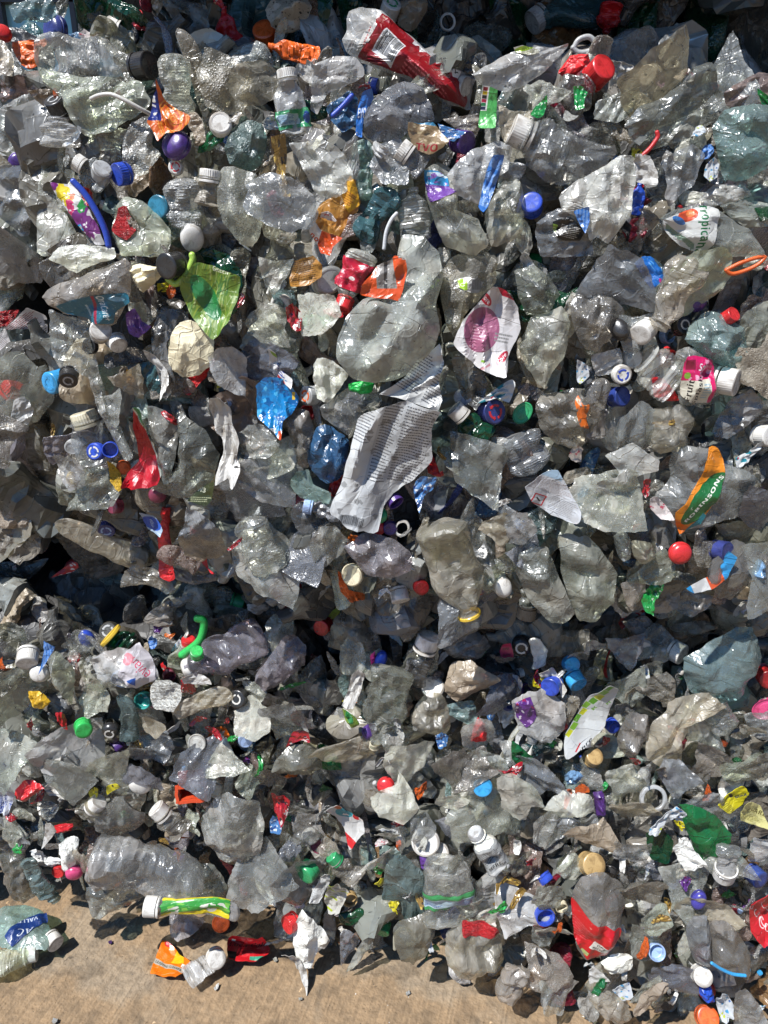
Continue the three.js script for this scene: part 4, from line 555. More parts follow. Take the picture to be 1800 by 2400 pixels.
F('amber tub with a yellow corner label', '370,1430 420,1320 560,1240 640,1160 675,1320 620,1450 540,1560 450,1580 390,1530', 'amber', { z: 1.2, n: 'plastic_tub', lab: [['560,1230 610,1140 640,1180 660,1240 670,1330 600,1380 570,1320', 'yellowText', -30]] });
S('orange wrapper with white lettered end', '340,1500 380,1440 420,1490 560,1540 500,1600 480,1659 420,1640 400,1590', 'nou', { z: 2.2, a: -20 });
B('tall teal bottle twisted upright', [690, 1300, 690, 900, 150], 'aqua', { neck: false, bend: 0.06, crum: 1.3, flat: 0.5 });
B('dark teal bottle folded below the upright one', [680, 1560, 890, 1220, 170], 'teal', { neck: false, crum: 1.2, flat: 0.5, z: 1.4 });
S('long tarnished gold strip', '100,900 190,880 200,1000 190,1180 240,1300 180,1290 140,1150 110,1000', 'goldFoil', { z: 1.6 });
B('small clear bottle neck pointing up', [1040, 1570, 1010, 1215, 210], 'grey', { nk: 0.3, z: 1.2 });
F('clear bottle with a blue and purple label', '1090,1110 1180,1050 1280,1100 1310,1260 1300,1420 1440,1420 1500,1580 1420,1659 1230,1600 1170,1470 1110,1300', 'clear', { z: 1.5, n: 'crushed_bottle', T: 0.05, lab: [['1090,1100 1180,1120 1240,1160 1250,1230 1300,1260 1130,1320 1100,1200', 'bluePurple', -10]] });
F('broad whitish sheet draped in the sun', '1230,1130 1400,970 1560,910 1659,950 1640,1100 1480,1200 1470,1330 1400,1310 1300,1270 1250,1180', 'bright', { z: 2.2, n: 'plastic_sheet', T: 0.014 });
S('narrow blue label strip with fine text', '1540,1010 1610,1020 1570,1150 1500,1350 1470,1390 1440,1350 1470,1200 1500,1090', 'blueText', { z: 2.9, a: 65 });
F('large round clear bottle beside the blue strip', '1480,1390 1600,1180 1700,1150 1745,1300 1720,1500 1640,1570 1520,1600', 'clear', { z: 1.2, n: 'crushed_bottle', T: 0.05 });
T('pair of thin red tipped straws', '830,1610 845,1500 880,1420 910,1385', 26, 'grey', { z: 2 });
crop(1200, 0);
B('dark clear bottle with a bright red cap', [330, 690, 500, 530, 260], 'smoke', { nk: 0.5, z: 1 });
C('bright red ribbed cap above the green film', 562, 470, 170, [0.35, 0.4, 0.8], 'rcap', 'tall', { z: 1.8 });
F('red container behind the bright red cap', '300,470 380,360 500,350 490,480 400,520', 'red', { z: 0.4, T: 0.03 });
B('glossy red bottle top hanging in the dark gap', [650, 20, 605, 215, 150], 'red', { z: 2, crum: 0.4, flat: 0.8 });
T('smoky ring around an open neck', '400,310 430,260 500,240 535,280 500,330 430,340 395,310', 34, 'gcap', { z: 1.5, n: 'plastic_ring' });
S('crinkled green film strip', '120,740 150,690 195,650 225,620 230,670 200,750 160,770', 'greenFoil', { z: 2 });
S('shiny green film torn round', '400,560 450,555 490,600 470,640 460,710 410,715 405,630', 'greenFoil', { z: 2.2 });
F('long twisted grey green sheet', '710,830 800,700 960,640 1060,560 1170,440 1300,400 1355,560 1300,640 1150,760 1000,820 880,860 790,960', 'greygreen', { z: 1.8, n: 'plastic_sheet', T: 0.03, crum: 1.2 });
F('second grey green sheet under the twisted one', '770,960 880,850 1010,800 1150,740 1250,700 1200,840 1130,900 960,960 850,990', 'greygreen', { z: 1.2, n: 'plastic_sheet' });
F('angular smoky piece below the red cap', '530,760 560,650 700,600 820,520 825,600 780,720 680,800', 'grey', { z: 1.2 });
F('crinkled beige bag at the upper corner', '1370,600 1460,540 1600,470 1720,500 1680,640 1480,700 1400,680', 'rose', { z: 1.6, crum: 1.4 });
F('large aqua bottle at the picture edge', '1290,840 1360,720 1500,680 1659,690 1760,800 1720,1000 1600,1120 1450,1180 1370,1160 1330,1000', 'aqua', { z: 1.8, n: 'crushed_bottle', T: 0.05 });
T('bent red stick standing on green film', '848,1005 890,965 925,920 945,885 940,858', 28, 'rcap', { z: 2.6 });
B('clear bottle with a wide ribbed white neck', [360, 1010, 60, 870, 300], 'clear', { nk: 0.62, cap: 'wcap', cd: 190, ck: 'tall', z: 1.6, ribs: 12 });
F('big crumpled clear bottle above the white film', '80,980 140,870 330,820 500,910 640,960 620,1080 500,1150 330,1200 200,1170 90,1080', 'clear', { z: 1.4, n: 'crushed_bottle', T: 0.045 });
F('bright white film crumpled in full sun', '300,1290 400,1180 560,1100 700,1000 800,1010 810,1150 790,1260 750,1400 620,1570 540,1530 490,1560 430,1430 330,1370', 'bright', { z: 2.2, n: 'plastic_sheet', T: 0.02, crum: 1.2 });
S('silver torn flap beside the white film', '790,1000 900,1010 940,1120 930,1200 810,1180', 'whiteGrime', { z: 2.6 });
F('clear crumpled bottle end below the red stick', '970,1060 1060,980 1190,930 1250,1000 1220,1100 1180,1200 1090,1260 1020,1340 980,1290 1000,1200', 'clear', { z: 2, n: 'crushed_bottle' });
S('white tip with blue print', '1265,1060 1310,1020 1350,1070 1330,1150 1270,1180 1240,1140', 'whiteBlueBits', { z: 2 });
C('cobalt cap beside the draped whitish sheet', 128, 1330, 135, [-0.2, 0.4, 0.9], 'bcap', 'tall', { z: 1.2 });
B('slim cobalt bottle behind the white film', [805, 1400, 830, 1180, 85], 'cobalt', { z: 0.8 });
B('dark red ribbed bottle end', [730, 1530, 870, 1430, 130], 'maroon', { neck: false, ribs: 18, z: 0.7 });
C('milky white ball cap behind the white film', 735, 1440, 130, [0.2, 0, 0.95], 'wcap', 'dome', { z: 0.6 });
F('clear bottle with a torn black label', '160,1450 300,1350 440,1410 510,1540 520,1659 180,1659', 'grey', { z: 1.3, n: 'crushed_bottle', lab: [['260,1440 370,1410 455,1500 440,1560 330,1560 280,1530', 'blackLabel', -12]] });
S('dark blue label corner against white film', '400,1370 500,1340 500,1440 470,1510', 'blueText', { z: 2.9 });
F('clear bottle with a fruit label and green letters', '950,1420 1010,1380 1200,1330 1320,1350 1450,1430 1560,1540 1600,1659 1300,1659 1180,1640 1000,1520', 'grey', { z: 1.9, n: 'crushed_bottle', T: 0.03, crum: 0.7, lab: [['962,1430 1100,1372 1220,1332 1330,1356 1290,1520 1250,1635 1190,1635 1080,1590 990,1515', 'tropical', -8]] });
F('green tinted crumpled film at the edge', '1340,1340 1500,1290 1659,1320 1700,1460 1500,1470', 'green0', { z: 1.4, lab: [['1560,1350 1659,1340 1690,1400 1600,1440', 'green']] });
F('wide clear folded piece above the fruit label', '1230,1280 1310,1200 1500,1200 1540,1270 1400,1320 1250,1345', 'clear', { z: 1.5 });
crop(0, 600);
F('translucent white tub lid turned on edge', '310,20 380,-60 530,-75 740,-50 740,20 600,60 500,110 400,60', 'bright', { z: 2, T: 0.014, n: 'container_lid' });
F('beige bag with a teal care label', '280,270 330,200 480,150 600,90 800,20 840,70 850,260 790,350 740,440 600,440 560,400 430,370 320,310', 'beige', { z: 2, T: 0.04, n: 'plastic_bag', lab: [['385,325 480,290 600,262 820,240 850,300 760,360 740,435 600,438 560,400 430,370', 'oracare', -4]] });
F('tall clear flap below the beige bag', '320,340 420,380 560,430 590,560 640,760 700,900 620,830 480,720 400,720 345,600', 'clear', { z: 1.6 });
F('cream bottle end beside the black cap', '830,90 900,50 1040,80 1050,130 930,240 870,170', 'cream', { z: 1.7, T: 0.035 });
F('dark green bottle behind the lime label', '1250,-60 1480,-20 1570,120 1570,250 1520,380 1350,300 1250,100', 'dgreen', { z: 0.2, T: 0.02, n: 'crushed_bottle' });
S('large lime green leaf print label', '1160,180 1270,50 1380,60 1550,140 1540,300 1490,440 1400,540 1330,480 1240,380 1190,290', 'lime', { z: 2.4, a: 0, crum: 0.9 });
T('lime neck ring beside the black ribbed cap', '1090,150 1140,180 1210,110 1250,20 1245,-5', 44, 'lim', { z: 2, n: 'neck_ring' });
C('black ribbed cap on the lime labelled bottle', 1112, 62, 165, [-0.4, -0.05, 0.9], 'kcap', 'tall', { z: 2.6 });
S('white label with red fine print', '0,500 190,330 310,390 300,500 200,580 80,660 0,620', 'nutrition', { z: 2.4, a: 32, crum: 0.4 });
S('red and orange scrap above the fine print label', '0,360 130,350 60,440 0,470', 'red', { z: 1.4 });
F('dirty cream disc base in the sun', '1090,640 1110,520 1170,430 1240,410 1330,470 1390,560 1370,700 1300,770 1180,790 1120,740', 'cream', { z: 1.9, T: 0.02, crum: 0.4, n: 'crushed_bottle' });
F('folded clear wall behind the cream disc', '980,500 1040,335 1180,345 1220,420 1100,520 1080,680 1150,800 1090,920 1010,700', 'smoke', { z: 1 });
S('white curling edge beside the cream disc', '950,610 1000,640 1080,740 1110,830 1075,935 1060,770 960,670', 'whiteGrime', { z: 1.8 });
F('crumpled dark purple film', '810,380 870,340 920,420 980,460 900,530 840,500', 'purple', { z: 1.4 });
F('teal green plastic under the white edge', '920,690 1010,700 1060,780 1060,880 980,890 930,800', 'teal', { z: 0.8 });
S('yellow warning label beside the white edge', '820,715 850,760 885,820 870,835 825,820', 'warn', { z: 1.6, a: -20 });
C('light blue ribbed cap on the bale edge', 362, 815, 145, [-0.45, -0.05, 0.85], 'sky', 'tall', { z: 2.6, mark: ['three', 'sky'] });
C('black cap with a ring emblem beside the light blue', 445, 785, 118, [0.2, -0.4, 0.85], 'kcap', 'tall', { z: 2.8, mark: ['one', 'gcap'] });
C('black open neck below the beige bag', 585, 585, 100, [-0.3, 0.1, 0.9], 'kcap', 'open', { z: 1.6 });
C('white cap below the teal care label', 650, 490, 135, [0.4, 0.3, 0.8], 'wcap', 'tall', { z: 1.9 });
C('white faceted cap near the purple film', 765, 570, 115, [0.5, -0.5, 0.7], 'wcap', 'screw', { z: 2 });
B('grey hazy bottle with a dark collar', [215, 1520, 220, 1020, 330], 'dirty', { nk: 0.4, z: 1.8, crum: 0.8, hoop: 'kcap' });
C('pale lilac cap on the grey hazy bottle', 203, 892, 145, [0.05, 0.35, 0.9], 'wcap', 'smooth', { z: 2.4 });
F('crinkled clear scrap below the lilac cap', '60,1170 90,940 150,910 210,990 190,1080 130,1120', 'bright', { z: 2.4, crum: 1.5 });
F('long diagonal clear strip down the bale edge', '575,720 640,790 700,960 800,1150 880,1290 820,1310 740,1180 640,1010 600,860', 'clear', { z: 2, T: 0.02 });
B('wide necked clear jar holding blue caps', [660, 1360, 535, 1050, 250], 'clear', { nk: 0.7, z: 1.2, cap: 'crm', cd: 165 });
C('cobalt cap with white print inside the jar', 620, 1268, 118, [-0.2, 0.2, 0.95], 'bcap', 'smooth', { z: 2.6, mark: ['three', 'wcap'] });
C('hollow cobalt cap beside the printed one', 716, 1255, 105, [0.25, 0.1, 0.95], 'bcap', 'open', { z: 2.6 });
S('glossy red film with a green edge', '910,950 950,970 960,1150 1010,1280 1050,1390 1030,1470 920,1480 800,1490 840,1390 900,1330 880,1100', 'redGreenEdge', { z: 2.2, a: 10, crum: 1.3 });
S('mustard yellow film below the blue caps', '710,1320 770,1390 800,1500 780,1520 710,1460', 'yellow', { z: 2 });
C('orange cap beside the yellow film', 800, 1372, 92, [0.3, 0, 0.9], 'ocap', 'smooth', { z: 1.8 });
B('small amber bottle below the wide jar', [650, 1640, 618, 1400, 120], 'amber', { neck: false, z: 1.6 });
F('tall clear wall beside the red film', '955,970 1080,1010 1160,1080 1150,1300 1100,1480 1030,1390 1000,1250 960,1120', 'greygreen', { z: 1.6, T: 0.02 });
F('large olive clear base beside the tall wall', '1150,1040 1200,1020 1330,1120 1380,1200 1420,1290 1390,1440 1280,1560 1100,1570 930,1510 1100,1480 1150,1330', 'greygreen', { z: 1.4, n: 'crushed_bottle', T: 0.04, crum: 0.7 });
S('dark olive label with pale code letters', '1280,1520 1390,1460 1370,1580 1330,1620 1220,1580', 'cw', { z: 2, a: -5, crum: 0.4 });
S('long wrinkled white label', '1370,910 1450,900 1510,980 1510,1090 1560,1200 1540,1300 1580,1380 1540,1480 1500,1420 1420,1470 1410,1410 1450,1330 1440,1200 1380,1130 1350,990', 'whiteGrime', { z: 2.4, crum: 1.3, n: 'paper_scrap' });
C('dark maroon cap at the bale edge', 738, 1620, 100, [-0.4, 0.2, 0.8], 'mar', 'screw', { z: 1.8 });
C('milky sport cap in the shade', 280, 1570, 145, [-0.2, -0.1, 0.95], 'lbcap', 'sport', { z: 1.8 });
C('yellow oval cap deep in the gap', 462, 1450, 105, [0, 0.1, 1], 'ycap', 'dome', { z: 1, sx: 0.6 });
C('shaded grey cap deep in the gap', 470, 1240, 100, [0, -0.2, 1], 'gcap', 'smooth', { z: 0.8 });
crop(600, 600);
S('amber printed label with small lines', '220,150 250,30 370,0 430,60 420,140 340,190 230,200', 'brownText', { z: 2, a: 12, crum: 0.6 });
C('large white round cap behind the amber label', 470, 160, 170, [0.35, 0.1, 0.9], 'wcap', 'smooth', { z: 1, sy: 1.3 });
B('upside down bottle with red label and red cap', [690, -40, 560, 310, 190], 'clear', { lab: ['pinkBottle', 0.2, 0.72], nk: 0.45, cap: 'rcap', cd: 115, ck: 'tall', z: 1.8, ctilt: 0.5 });
C('green flip cap beside the red cap', 420, 390, 160, [0.2, 0.1, 0.95], 'gncap', 'flip', { z: 0.9 });
C('teal green cap below the flip cap', 355, 440, 125, [-0.5, -0.1, 0.85], [0.01, 0.25, 0.13], 'dome', { z: 1.6 });
S('crinkled red and white wrapper', '200,330 240,300 300,370 295,480 240,470 195,410', 'redFoil', { z: 2, crum: 1.6 });
C('white cap above the red wrapper', 165, 310, 140, [0, -0.2, 0.95], 'wcap', 'smooth', { z: 1 });
F('tall pale green bottle flattened in the centre', '950,-140 1090,-130 1190,-20 1215,150 1165,330 1190,480 1140,620 1040,740 900,800 760,815 640,790 520,660 525,540 600,380 700,280 830,250 900,60', 'pale', { z: 3, T: 0.075, n: 'crushed_bottle', crum: 1, rag: 0.03 });
S('orange framed label with a torn grey middle', '690,190 740,130 780,60 880,20 900,0 970,20 980,100 930,290 870,280 740,270 680,250', 'orangeFrame', { z: 4.4, crum: 0.9 });
S('upper half of the torn text sleeve', '800,890 900,830 980,770 1040,680 1130,620 1185,570 1215,690 1180,820 1205,930 1170,1000 1020,950 900,910', 'newsTwo', { z: 3.4, a: -30, crum: 1.1, n: 'paper_scrap' });
S('big grey sleeve covered in fine text', '740,1000 900,920 1040,940 1175,985 1130,1110 1140,1320 1010,1480 890,1560 830,1640 790,1770 650,1750 470,1650 540,1480 600,1270 660,1040', 'newsprint', { z: 2.6, a: -14, crum: 0.8, curl: 0.35, rag: 0.07, n: 'label_sleeve' });
F('glossy green disc under pale green film', '600,830 680,812 760,825 750,880 690,895 610,870', 'lgn', { z: 2, T: 0.015 });
F('crinkled whitish cup beside the pale green bottle', '370,720 400,660 500,680 600,770 540,870 470,950 400,920 380,830', 'bright', { z: 2.2, crum: 1.5 });
F('round clear body above the text sleeve', '420,970 480,940 620,840 790,870 810,940 700,1010 640,1100 600,1160 500,1100 430,1040', 'clear', { z: 1.6, T: 0.045, n: 'crushed_bottle', crum: 0.7 });
S('crinkled bright blue bag piece', '0,850 70,780 200,810 280,930 240,1010 180,1070 180,1180 90,1100 10,1040', 'blueCrinkle', { z: 2.4, crum: 1.4 });
S('white label with blue script above the blue bag', '90,590 130,620 160,760 240,790 240,850 150,800 85,740', 'blueScript', { z: 2, a: -50 });
F('ribbed clear bottle side below the blue bag', '190,1070 280,990 340,1010 380,1150 340,1370 270,1350 230,1200', 'dirty', { z: 1.6, n: 'crushed_bottle', T: 0.045 });
F('deep blue crumpled bottle base', '330,1270 380,1130 450,1090 600,1200 570,1400 500,1470 420,1450 340,1350', 'blue', { z: 1.7, T: 0.045, n: 'crushed_bottle' });
F('small pale bottle below the deep blue base', '220,1480 260,1400 340,1390 370,1480 480,1530 470,1600 300,1570', 'aqua', { z: 1.6, n: 'crushed_bottle' });
B('bottle with a pale blue cap beside the barcode', [560, 1660, 330, 1620, 140], 'bluegrey', { cap: 'lbcap', cd: 100, nk: 0.5, z: 1.4 });
C('grey cap with an orange ring', 355, 905, 125, [-0.7, 0.1, 0.7], 'gcap', 'tall', { z: 1.2, mark: ['three', 'ocap'] });
F('beaded clear bottle with a lime logo', '1210,100 1280,0 1500,0 1560,60 1550,180 1450,280 1340,400 1290,540 1230,440 1200,280', 'dirty', { z: 1.5, bead: true, n: 'crushed_bottle', T: 0.04, lab: [['1305,150 1370,140 1470,170 1440,240 1380,240 1310,205', 'limeLogo', 2]] });
S('white label with mauve spot and red ovals', '1280,560 1340,420 1450,290 1530,200 1640,240 1700,350 1715,480 1640,640 1600,780 1500,760 1400,690 1310,610', 'pinkRound', { z: 2.6, a: -10, crum: 1 });
F('smoky clear bottle below the mauve spot label', '1270,680 1320,630 1440,680 1500,820 1480,900 1420,1000 1330,900', 'smoke', { z: 1.3, n: 'crushed_bottle' });
C('slate grey flip lid in the dark seam', 1345, 920, 120, [-0.2, 0.4, 0.85], [0.14, 0.16, 0.22], 'flip', { z: 1.2 });
B('dark green bottle with a white cap', [1500, 1200, 1310, 1020, 165], 'dgreen', { cap: 'wcap', cd: 120, ck: 'tall', nk: 0.5, z: 1.6 });
C('dark navy cap with a red band', 1520, 1010, 160, [0.4, 0.2, 0.9], 'ncap', 'tall', { z: 1.1, mark: ['three', 'rcap'] });
S('white sheet edge with teal print', '1430,950 1600,830 1659,800 1680,840 1640,950 1560,920 1480,945', 'tealSheet', { z: 2.4, a: 30 });
F('square clear panel below the green bottle', '1260,1140 1400,1170 1620,1240 1600,1400 1550,1560 1400,1530 1290,1460 1270,1330', 'greygreen', { z: 2, T: 0.014, crum: 0.6, n: 'plastic_sheet', sharp: 0.8 });
F('red strip beside the text sleeve', '1105,1270 1140,1280 1200,1430 1115,1405', 'red', { z: 1.2, T: 0.01 });
S('torn blue and white scrap below the text sleeve', '1020,1500 1070,1430 1170,1440 1150,1510 1090,1560 1050,1650', 'blueFoil', { z: 2.2, crum: 1.4 });
C('violet rim at the end of the text sleeve', 900, 1590, 110, [0.5, -0.5, 0.6], 'pcap', 'open', { z: 1.4 });
crop(1200, 600);
F('broad grey green wall beside the mauve label', '20,100 150,60 250,150 300,250 230,370 90,380 40,260', 'greygreen', { z: 1.2, n: 'crushed_bottle', T: 0.04 });
F('big hollow clear bottle with a bright fold', '45,600 130,400 220,370 330,330 380,430 345,640 260,750 200,860 120,760', 'clear', { z: 1.8, n: 'crushed_bottle', T: 0.05, crum: 0.7 });
F('wide clear dome beside the black oval cap', '380,320 420,250 530,230 660,270 740,360 640,520 560,620 490,610 440,560 400,450', 'dirty', { z: 1.8, n: 'crushed_bottle', T: 0.05, crum: 0.7 });
C('black oval cap on a clear dome', 695, 470, 165, [-0.4, 0.4, 0.8], 'kcap', 'dome', { z: 2.4, sx: 0.7, spin: 0.6 });
B('blue grey bottle with a blue wrapper', [660, 280, 970, 50, 220], 'darkaqua', { z: 1.2, lab: ['blueBottle', 0.6, 0.95, 0.3, 2.7], neck: false });
B('beige clear bottle with a round white cap', [1190, 20, 920, 460, 250], 'beige', { z: 2, nk: 0.5, lift: 0.01 });
C('round white cap of the beige clear bottle', 850, 490, 145, [-0.6, -0.35, 0.7], 'wcap', 'tall', { z: 2.4 });
C('violet cap behind the beige clear bottle', 1205, 295, 135, [0.3, 0.1, 0.9], 'pcap', 'dome', { z: 1 });
C('black cap below the violet one', 1110, 450, 120, [0.2, 0.3, 0.9], 'kcap', 'screw', { z: 1.3, mark: ['one', 'gcap'] });
F('wrinkled aqua bottle with a red cap', '1110,540 1180,430 1290,350 1400,400 1500,470 1530,640 1450,740 1300,680 1190,610', 'aqua', { z: 1.8, n: 'crushed_bottle', T: 0.05, cap: [1415, 395, 100, [0.4, 0.5, 0.75], 'rcap', 'tall'] });
F('smoky sheet at the edge beside the red cap', '1470,400 1659,290 1720,600 1560,620 1480,520', 'greygreen', { z: 1.2, n: 'plastic_sheet' });
T('orange loop handle on a smoky bottle', '1390,90 1480,45 1590,10 1640,5 1600,50 1510,95 1420,115 1388,92', 26, 'ocap', { z: 2.2, n: 'plastic_grip' });
B('clear bottle with a wide translucent threaded neck', [1080, 840, 850, 650, 280], 'bright', { z: 1.9, nk: 0.62, ribs: 10, crum: 0.7 });
F('clear bottle with a pink fruit drink label', '1060,620 1150,590 1300,660 1360,780 1330,900 1250,960 1090,960 1065,800', 'clear', { z: 2.2, T: 0.04, n: 'crushed_bottle', lab: [['1085,800 1110,650 1180,640 1300,680 1285,850 1275,940 1150,950 1090,900', 'fruit', 5]], cap: [1385, 810, 175, [0.75, -0.1, 0.6], 'wcap', 'tall'] });
F('pink film beside the fruit drink label', '905,790 990,800 1090,930 1010,940 920,910', 'red', { z: 1.9, T: 0.01 });
C('slate blue cap at the far side of the white cap', 1500, 770, 115, [0.6, 0, 0.8], [0.05, 0.11, 0.26], 'tall', { z: 1 });
C('white cap with a blue recycling mark', 712, 768, 125, [0.05, 0.02, 1], 'wcap', 'smooth', { z: 2.4, mark: ['three', 'bcap'] });
C('dark blue cap below the recycling mark', 688, 912, 128, [0.4, 0.2, 0.85], [0.01, 0.04, 0.26], 'tall', { z: 1.4 });
S('small blue and yellow label with black print', '420,670 490,710 500,780 440,830 420,800', 'whiteBlueBits', { z: 2.4 });
F('clear bottle with a ragged orange flame label', '150,980 200,900 400,860 480,870 560,1000 500,1180 400,1240 280,1210 180,1110', 'dirty', { z: 1.7, T: 0.05, n: 'crushed_bottle', lab: [['390,950 420,900 440,960 490,960 460,1050 480,1110 410,1090 400,1030', 'orangeFlame', 0]] });
B('narrow clear bottle beside the flame label', [530, 1190, 565, 790, 150], 'dirty', { neck: false, z: 1.9 });
F('small frothy bottle above the recycling mark', '510,640 600,620 700,600 715,690 660,760 560,780 520,720', 'bright', { z: 1.6, bead: true, n: 'crushed_bottle' });
C('glossy green disc at the dark seam', 65, 1020, 155, [-0.3, 0.15, 0.85], 'gncap', 'disc', { z: 1.6, sx: 0.75 });
F('boxy clear bottle base with a pink tint', '870,1160 900,1000 1100,960 1180,1050 1160,1150 1130,1250 960,1280 880,1220', 'dirty', { z: 1.8, T: 0.05, n: 'crushed_bottle', sharp: 0.7 });
F('grey crumpled bottle at the edge below the slate cap', '1300,1150 1400,950 1540,860 1620,950 1560,1060 1400,1180', 'grey', { z: 1.5, n: 'crushed_bottle' });
F('pale triangular flap in the sun', '600,1290 780,1210 960,1330 950,1390 760,1450 640,1500 690,1400', 'bright', { z: 2.4, T: 0.008, crum: 0.4, sharp: 0.9, n: 'plastic_sheet' });
B('ribbed clear bottle neck pressed sideways', [40, 1150, 140, 1400, 250], 'grey', { z: 1.5, ribs: 22, neck: false });
S('white label with a red hazard diamond', '80,1490 200,1400 290,1380 350,1480 440,1640 400,1720 250,1680 130,1600', 'hazard', { z: 2.6, a: -20, crum: 0.6 });
F('clear bottle with an orange and green band', '940,1570 1030,1450 1040,1240 1220,1230 1290,1240 1350,1330 1480,1380 1560,1420 1560,1600 1440,1700 1260,1740 1100,1790 1000,1700', 'grey', { z: 1.8, T: 0.035, n: 'crushed_bottle', crum: 0.7, lab: [['1270,1240 1320,1235 1365,1310 1360,1420 1290,1600 1210,1720 1080,1800 1040,1650 1130,1540 1210,1420', 'robinsons', 58]] });
S('torn teal green label', '1450,1310 1560,1260 1590,1180 1600,1230 1510,1360 1440,1360', 'tealSheet', { z: 1.9 });
C('white cap at the edge above the clear round bottle', 1640, 1165, 140, [0.3, 0.2, 0.9], 'wcap', 'tall', { z: 1.8 });
S('pink and red scrap beside the banded bottle', '890,1570 930,1550 1000,1620 1040,1700 960,1700 900,1640', 'pinkWhite', { z: 2.2 });
S('shiny red foil twist', '860,1440 900,1450 900,1530 860,1570 840,1530', 'redFoil', { z: 2, crum: 1.6 });
C('translucent white cap below the pale flap', 700, 1620, 135, [-0.2, 0.5, 0.8], 'wcap', 'screw', { z: 1.8 });
crop(0, 1200);
B('long pointed dirty bottle sticking out of the bale', [960, 330, 395, 40, 165], 'beige', { neck: false, z: 2.6, crum: 0.6, lift: 0.03 });
C('dark blue cap with pale emblem at the bale edge', 692, 110, 112, [0.1, -0.35, 0.9], 'ncap', 'screw', { z: 2, mark: ['three', 'lbcap'] });
S('blue oval label with italic letters', '910,0 1000,30 1060,110 1050,150 960,110 930,60', 'elips', { z: 2.2, a: -30, crum: 0.5 });
B('clear bottle upside down with a red cap', [1300, -40, 1285, 140, 130], 'clear', { cap: 'rcap', cd: 118, nk: 0.8, z: 1.4 });
F('tan wrinkled rag hanging at the edge', '10,730 60,620 160,500 240,540 140,600 130,690 60,800', 'tan', { z: 2, T: 0.02, crum: 1.2 });
S('pink and red film strip', '350,410 430,350 510,310 515,355 450,400', 'redWhite', { z: 2.2 });
F('pale crumpled film above the pink strip', '90,320 180,250 320,340 380,330 330,420 250,400 150,370', 'dirty', { z: 1.8 });
B('dark green bottle with a yellow ringed cap', [830, 890, 715, 800, 215], 'dgreen', { z: 1.2, nk: 0.6, hoop: 'ycap' });
C('black embossed cap with a yellow ring', 708, 772, 128, [-0.1, 0.55, 0.8], [0.05, 0.05, 0.04], 'smooth', { z: 1.8, mark: ['three', 'gcap'] });
C('cobalt oval cap in the dark hollow', 562, 825, 125, [0.2, 0.1, 0.95], 'bcap', 'dome', { z: 2, sx: 0.75 });
C('white round box cap in the hollow', 178, 945, 135, [0.2, -0.4, 0.9], 'wcap', 'tall', { z: 2.2 });
C('white dome cap below the round box cap', 255, 1045, 128, [0.1, 0.15, 1], 'wcap', 'dome', { z: 2.2 });
S('sky blue label slip beside the white caps', '275,840 360,870 320,940 290,1010', 'blueText', { z: 2.2 });
F('clear bottle base below the sky blue slip', '320,960 370,890 460,970 490,1050 480,1150 490,1220 400,1170 330,1100', 'greygreen', { z: 2.4, n: 'crushed_bottle', T: 0.04 });
F('pale clear bottle with upside down pink letters', '590,960 650,920 760,880 830,890 930,900 1010,1000 1030,1070 900,1120 750,1110 650,1090', 'bright', { z: 2.2, T: 0.035, n: 'crushed_bottle', lab: [['820,900 900,850 990,950 1020,1070 900,1110 800,1010', 'evian', -48]] });
C('pale blue oval lid', 795, 1102, 150, [0.15, -0.35, 0.9], 'lbcap', 'disc', { z: 3, sx: 1.15 });
S('plain white paper scrap', '970,1150 1010,1090 1100,1100 1170,1140 1175,1200 1130,1280 1000,1260', 'white', { z: 2.6, n: 'paper_scrap', crum: 0.7 });
T('thin brown twig poking up', '905,600 930,680 955,760 990,850 1010,905', 20, 'tanc', { z: 2.6, n: 'wooden_twig' });
T('bright green trigger of a spray bottle', '1280,690 1315,700 1318,760 1300,820 1265,862 1220,895 1180,925', 52, 'lgn', { z: 4.2, n: 'spray_trigger' });
C('green collar below the spray trigger', 1275, 915, 84, [0.1, 0.8, 0.5], 'lgn', 'tall', { z: 4 });
B('clear bottle with a green ribbed cap', [1300, 520, 1540, 585, 160], 'clear', { cap: 'gncap', cd: 112, ck: 'tall', nk: 0.55, z: 2 });
F('cream wrapper strip hanging down', '790,690 800,550 860,470 950,450 900,520 870,640', 'beige', { z: 2.2, T: 0.012, crum: 1.2 });
F('cream folded pouch with a brown stain', '930,700 1000,620 1150,550 1290,540 1190,610 1120,660 1130,740 1060,740', 'beige', { z: 2.4, T: 0.02 });
F('curved clear bottle over the hollow', '780,490 800,390 880,340 1050,390 1150,490 1090,520 950,470', 'dirty', { z: 2.4, n: 'crushed_bottle' });
B('large violet grey bottle with a white neck', [1720, 800, 1225, 1010, 260], 'violet', { nk: 0.5, z: 2, cap: 'wcap', cd: 130, ck: 'smooth', crum: 1.2 });
C('teal open cap beside the white paper', 930, 1220, 112, [-0.2, 0.2, 0.95], 'tcap', 'open', { z: 2 });
C('black cap with a white ring emblem', 715, 1420, 115, [0.05, -0.15, 1], 'kcap', 'dome', { z: 2.4, mark: ['one', 'wcap'] });
C('bright green cap with deep ribs', 540, 1400, 108, [0.45, 0.1, 0.85], 'lgn', 'tall', { z: 2.4 });
F('red wrinkled film in the shaded bale', '360,1300 410,1290 430,1350 440,1410 400,1390 370,1340', 'red', { z: 2, T: 0.012 });
F('yellow crumpled film in the shaded bale', '185,1160 260,1170 325,1230 270,1280 205,1260', 'yellow', { z: 2, T: 0.015, crum: 1.3 });
C('black cap with a silver top', 1552, 1205, 120, [-0.3, 0.35, 0.9], 'kcap', 'tall', { z: 2, mark: ['one', 'wcap'] });
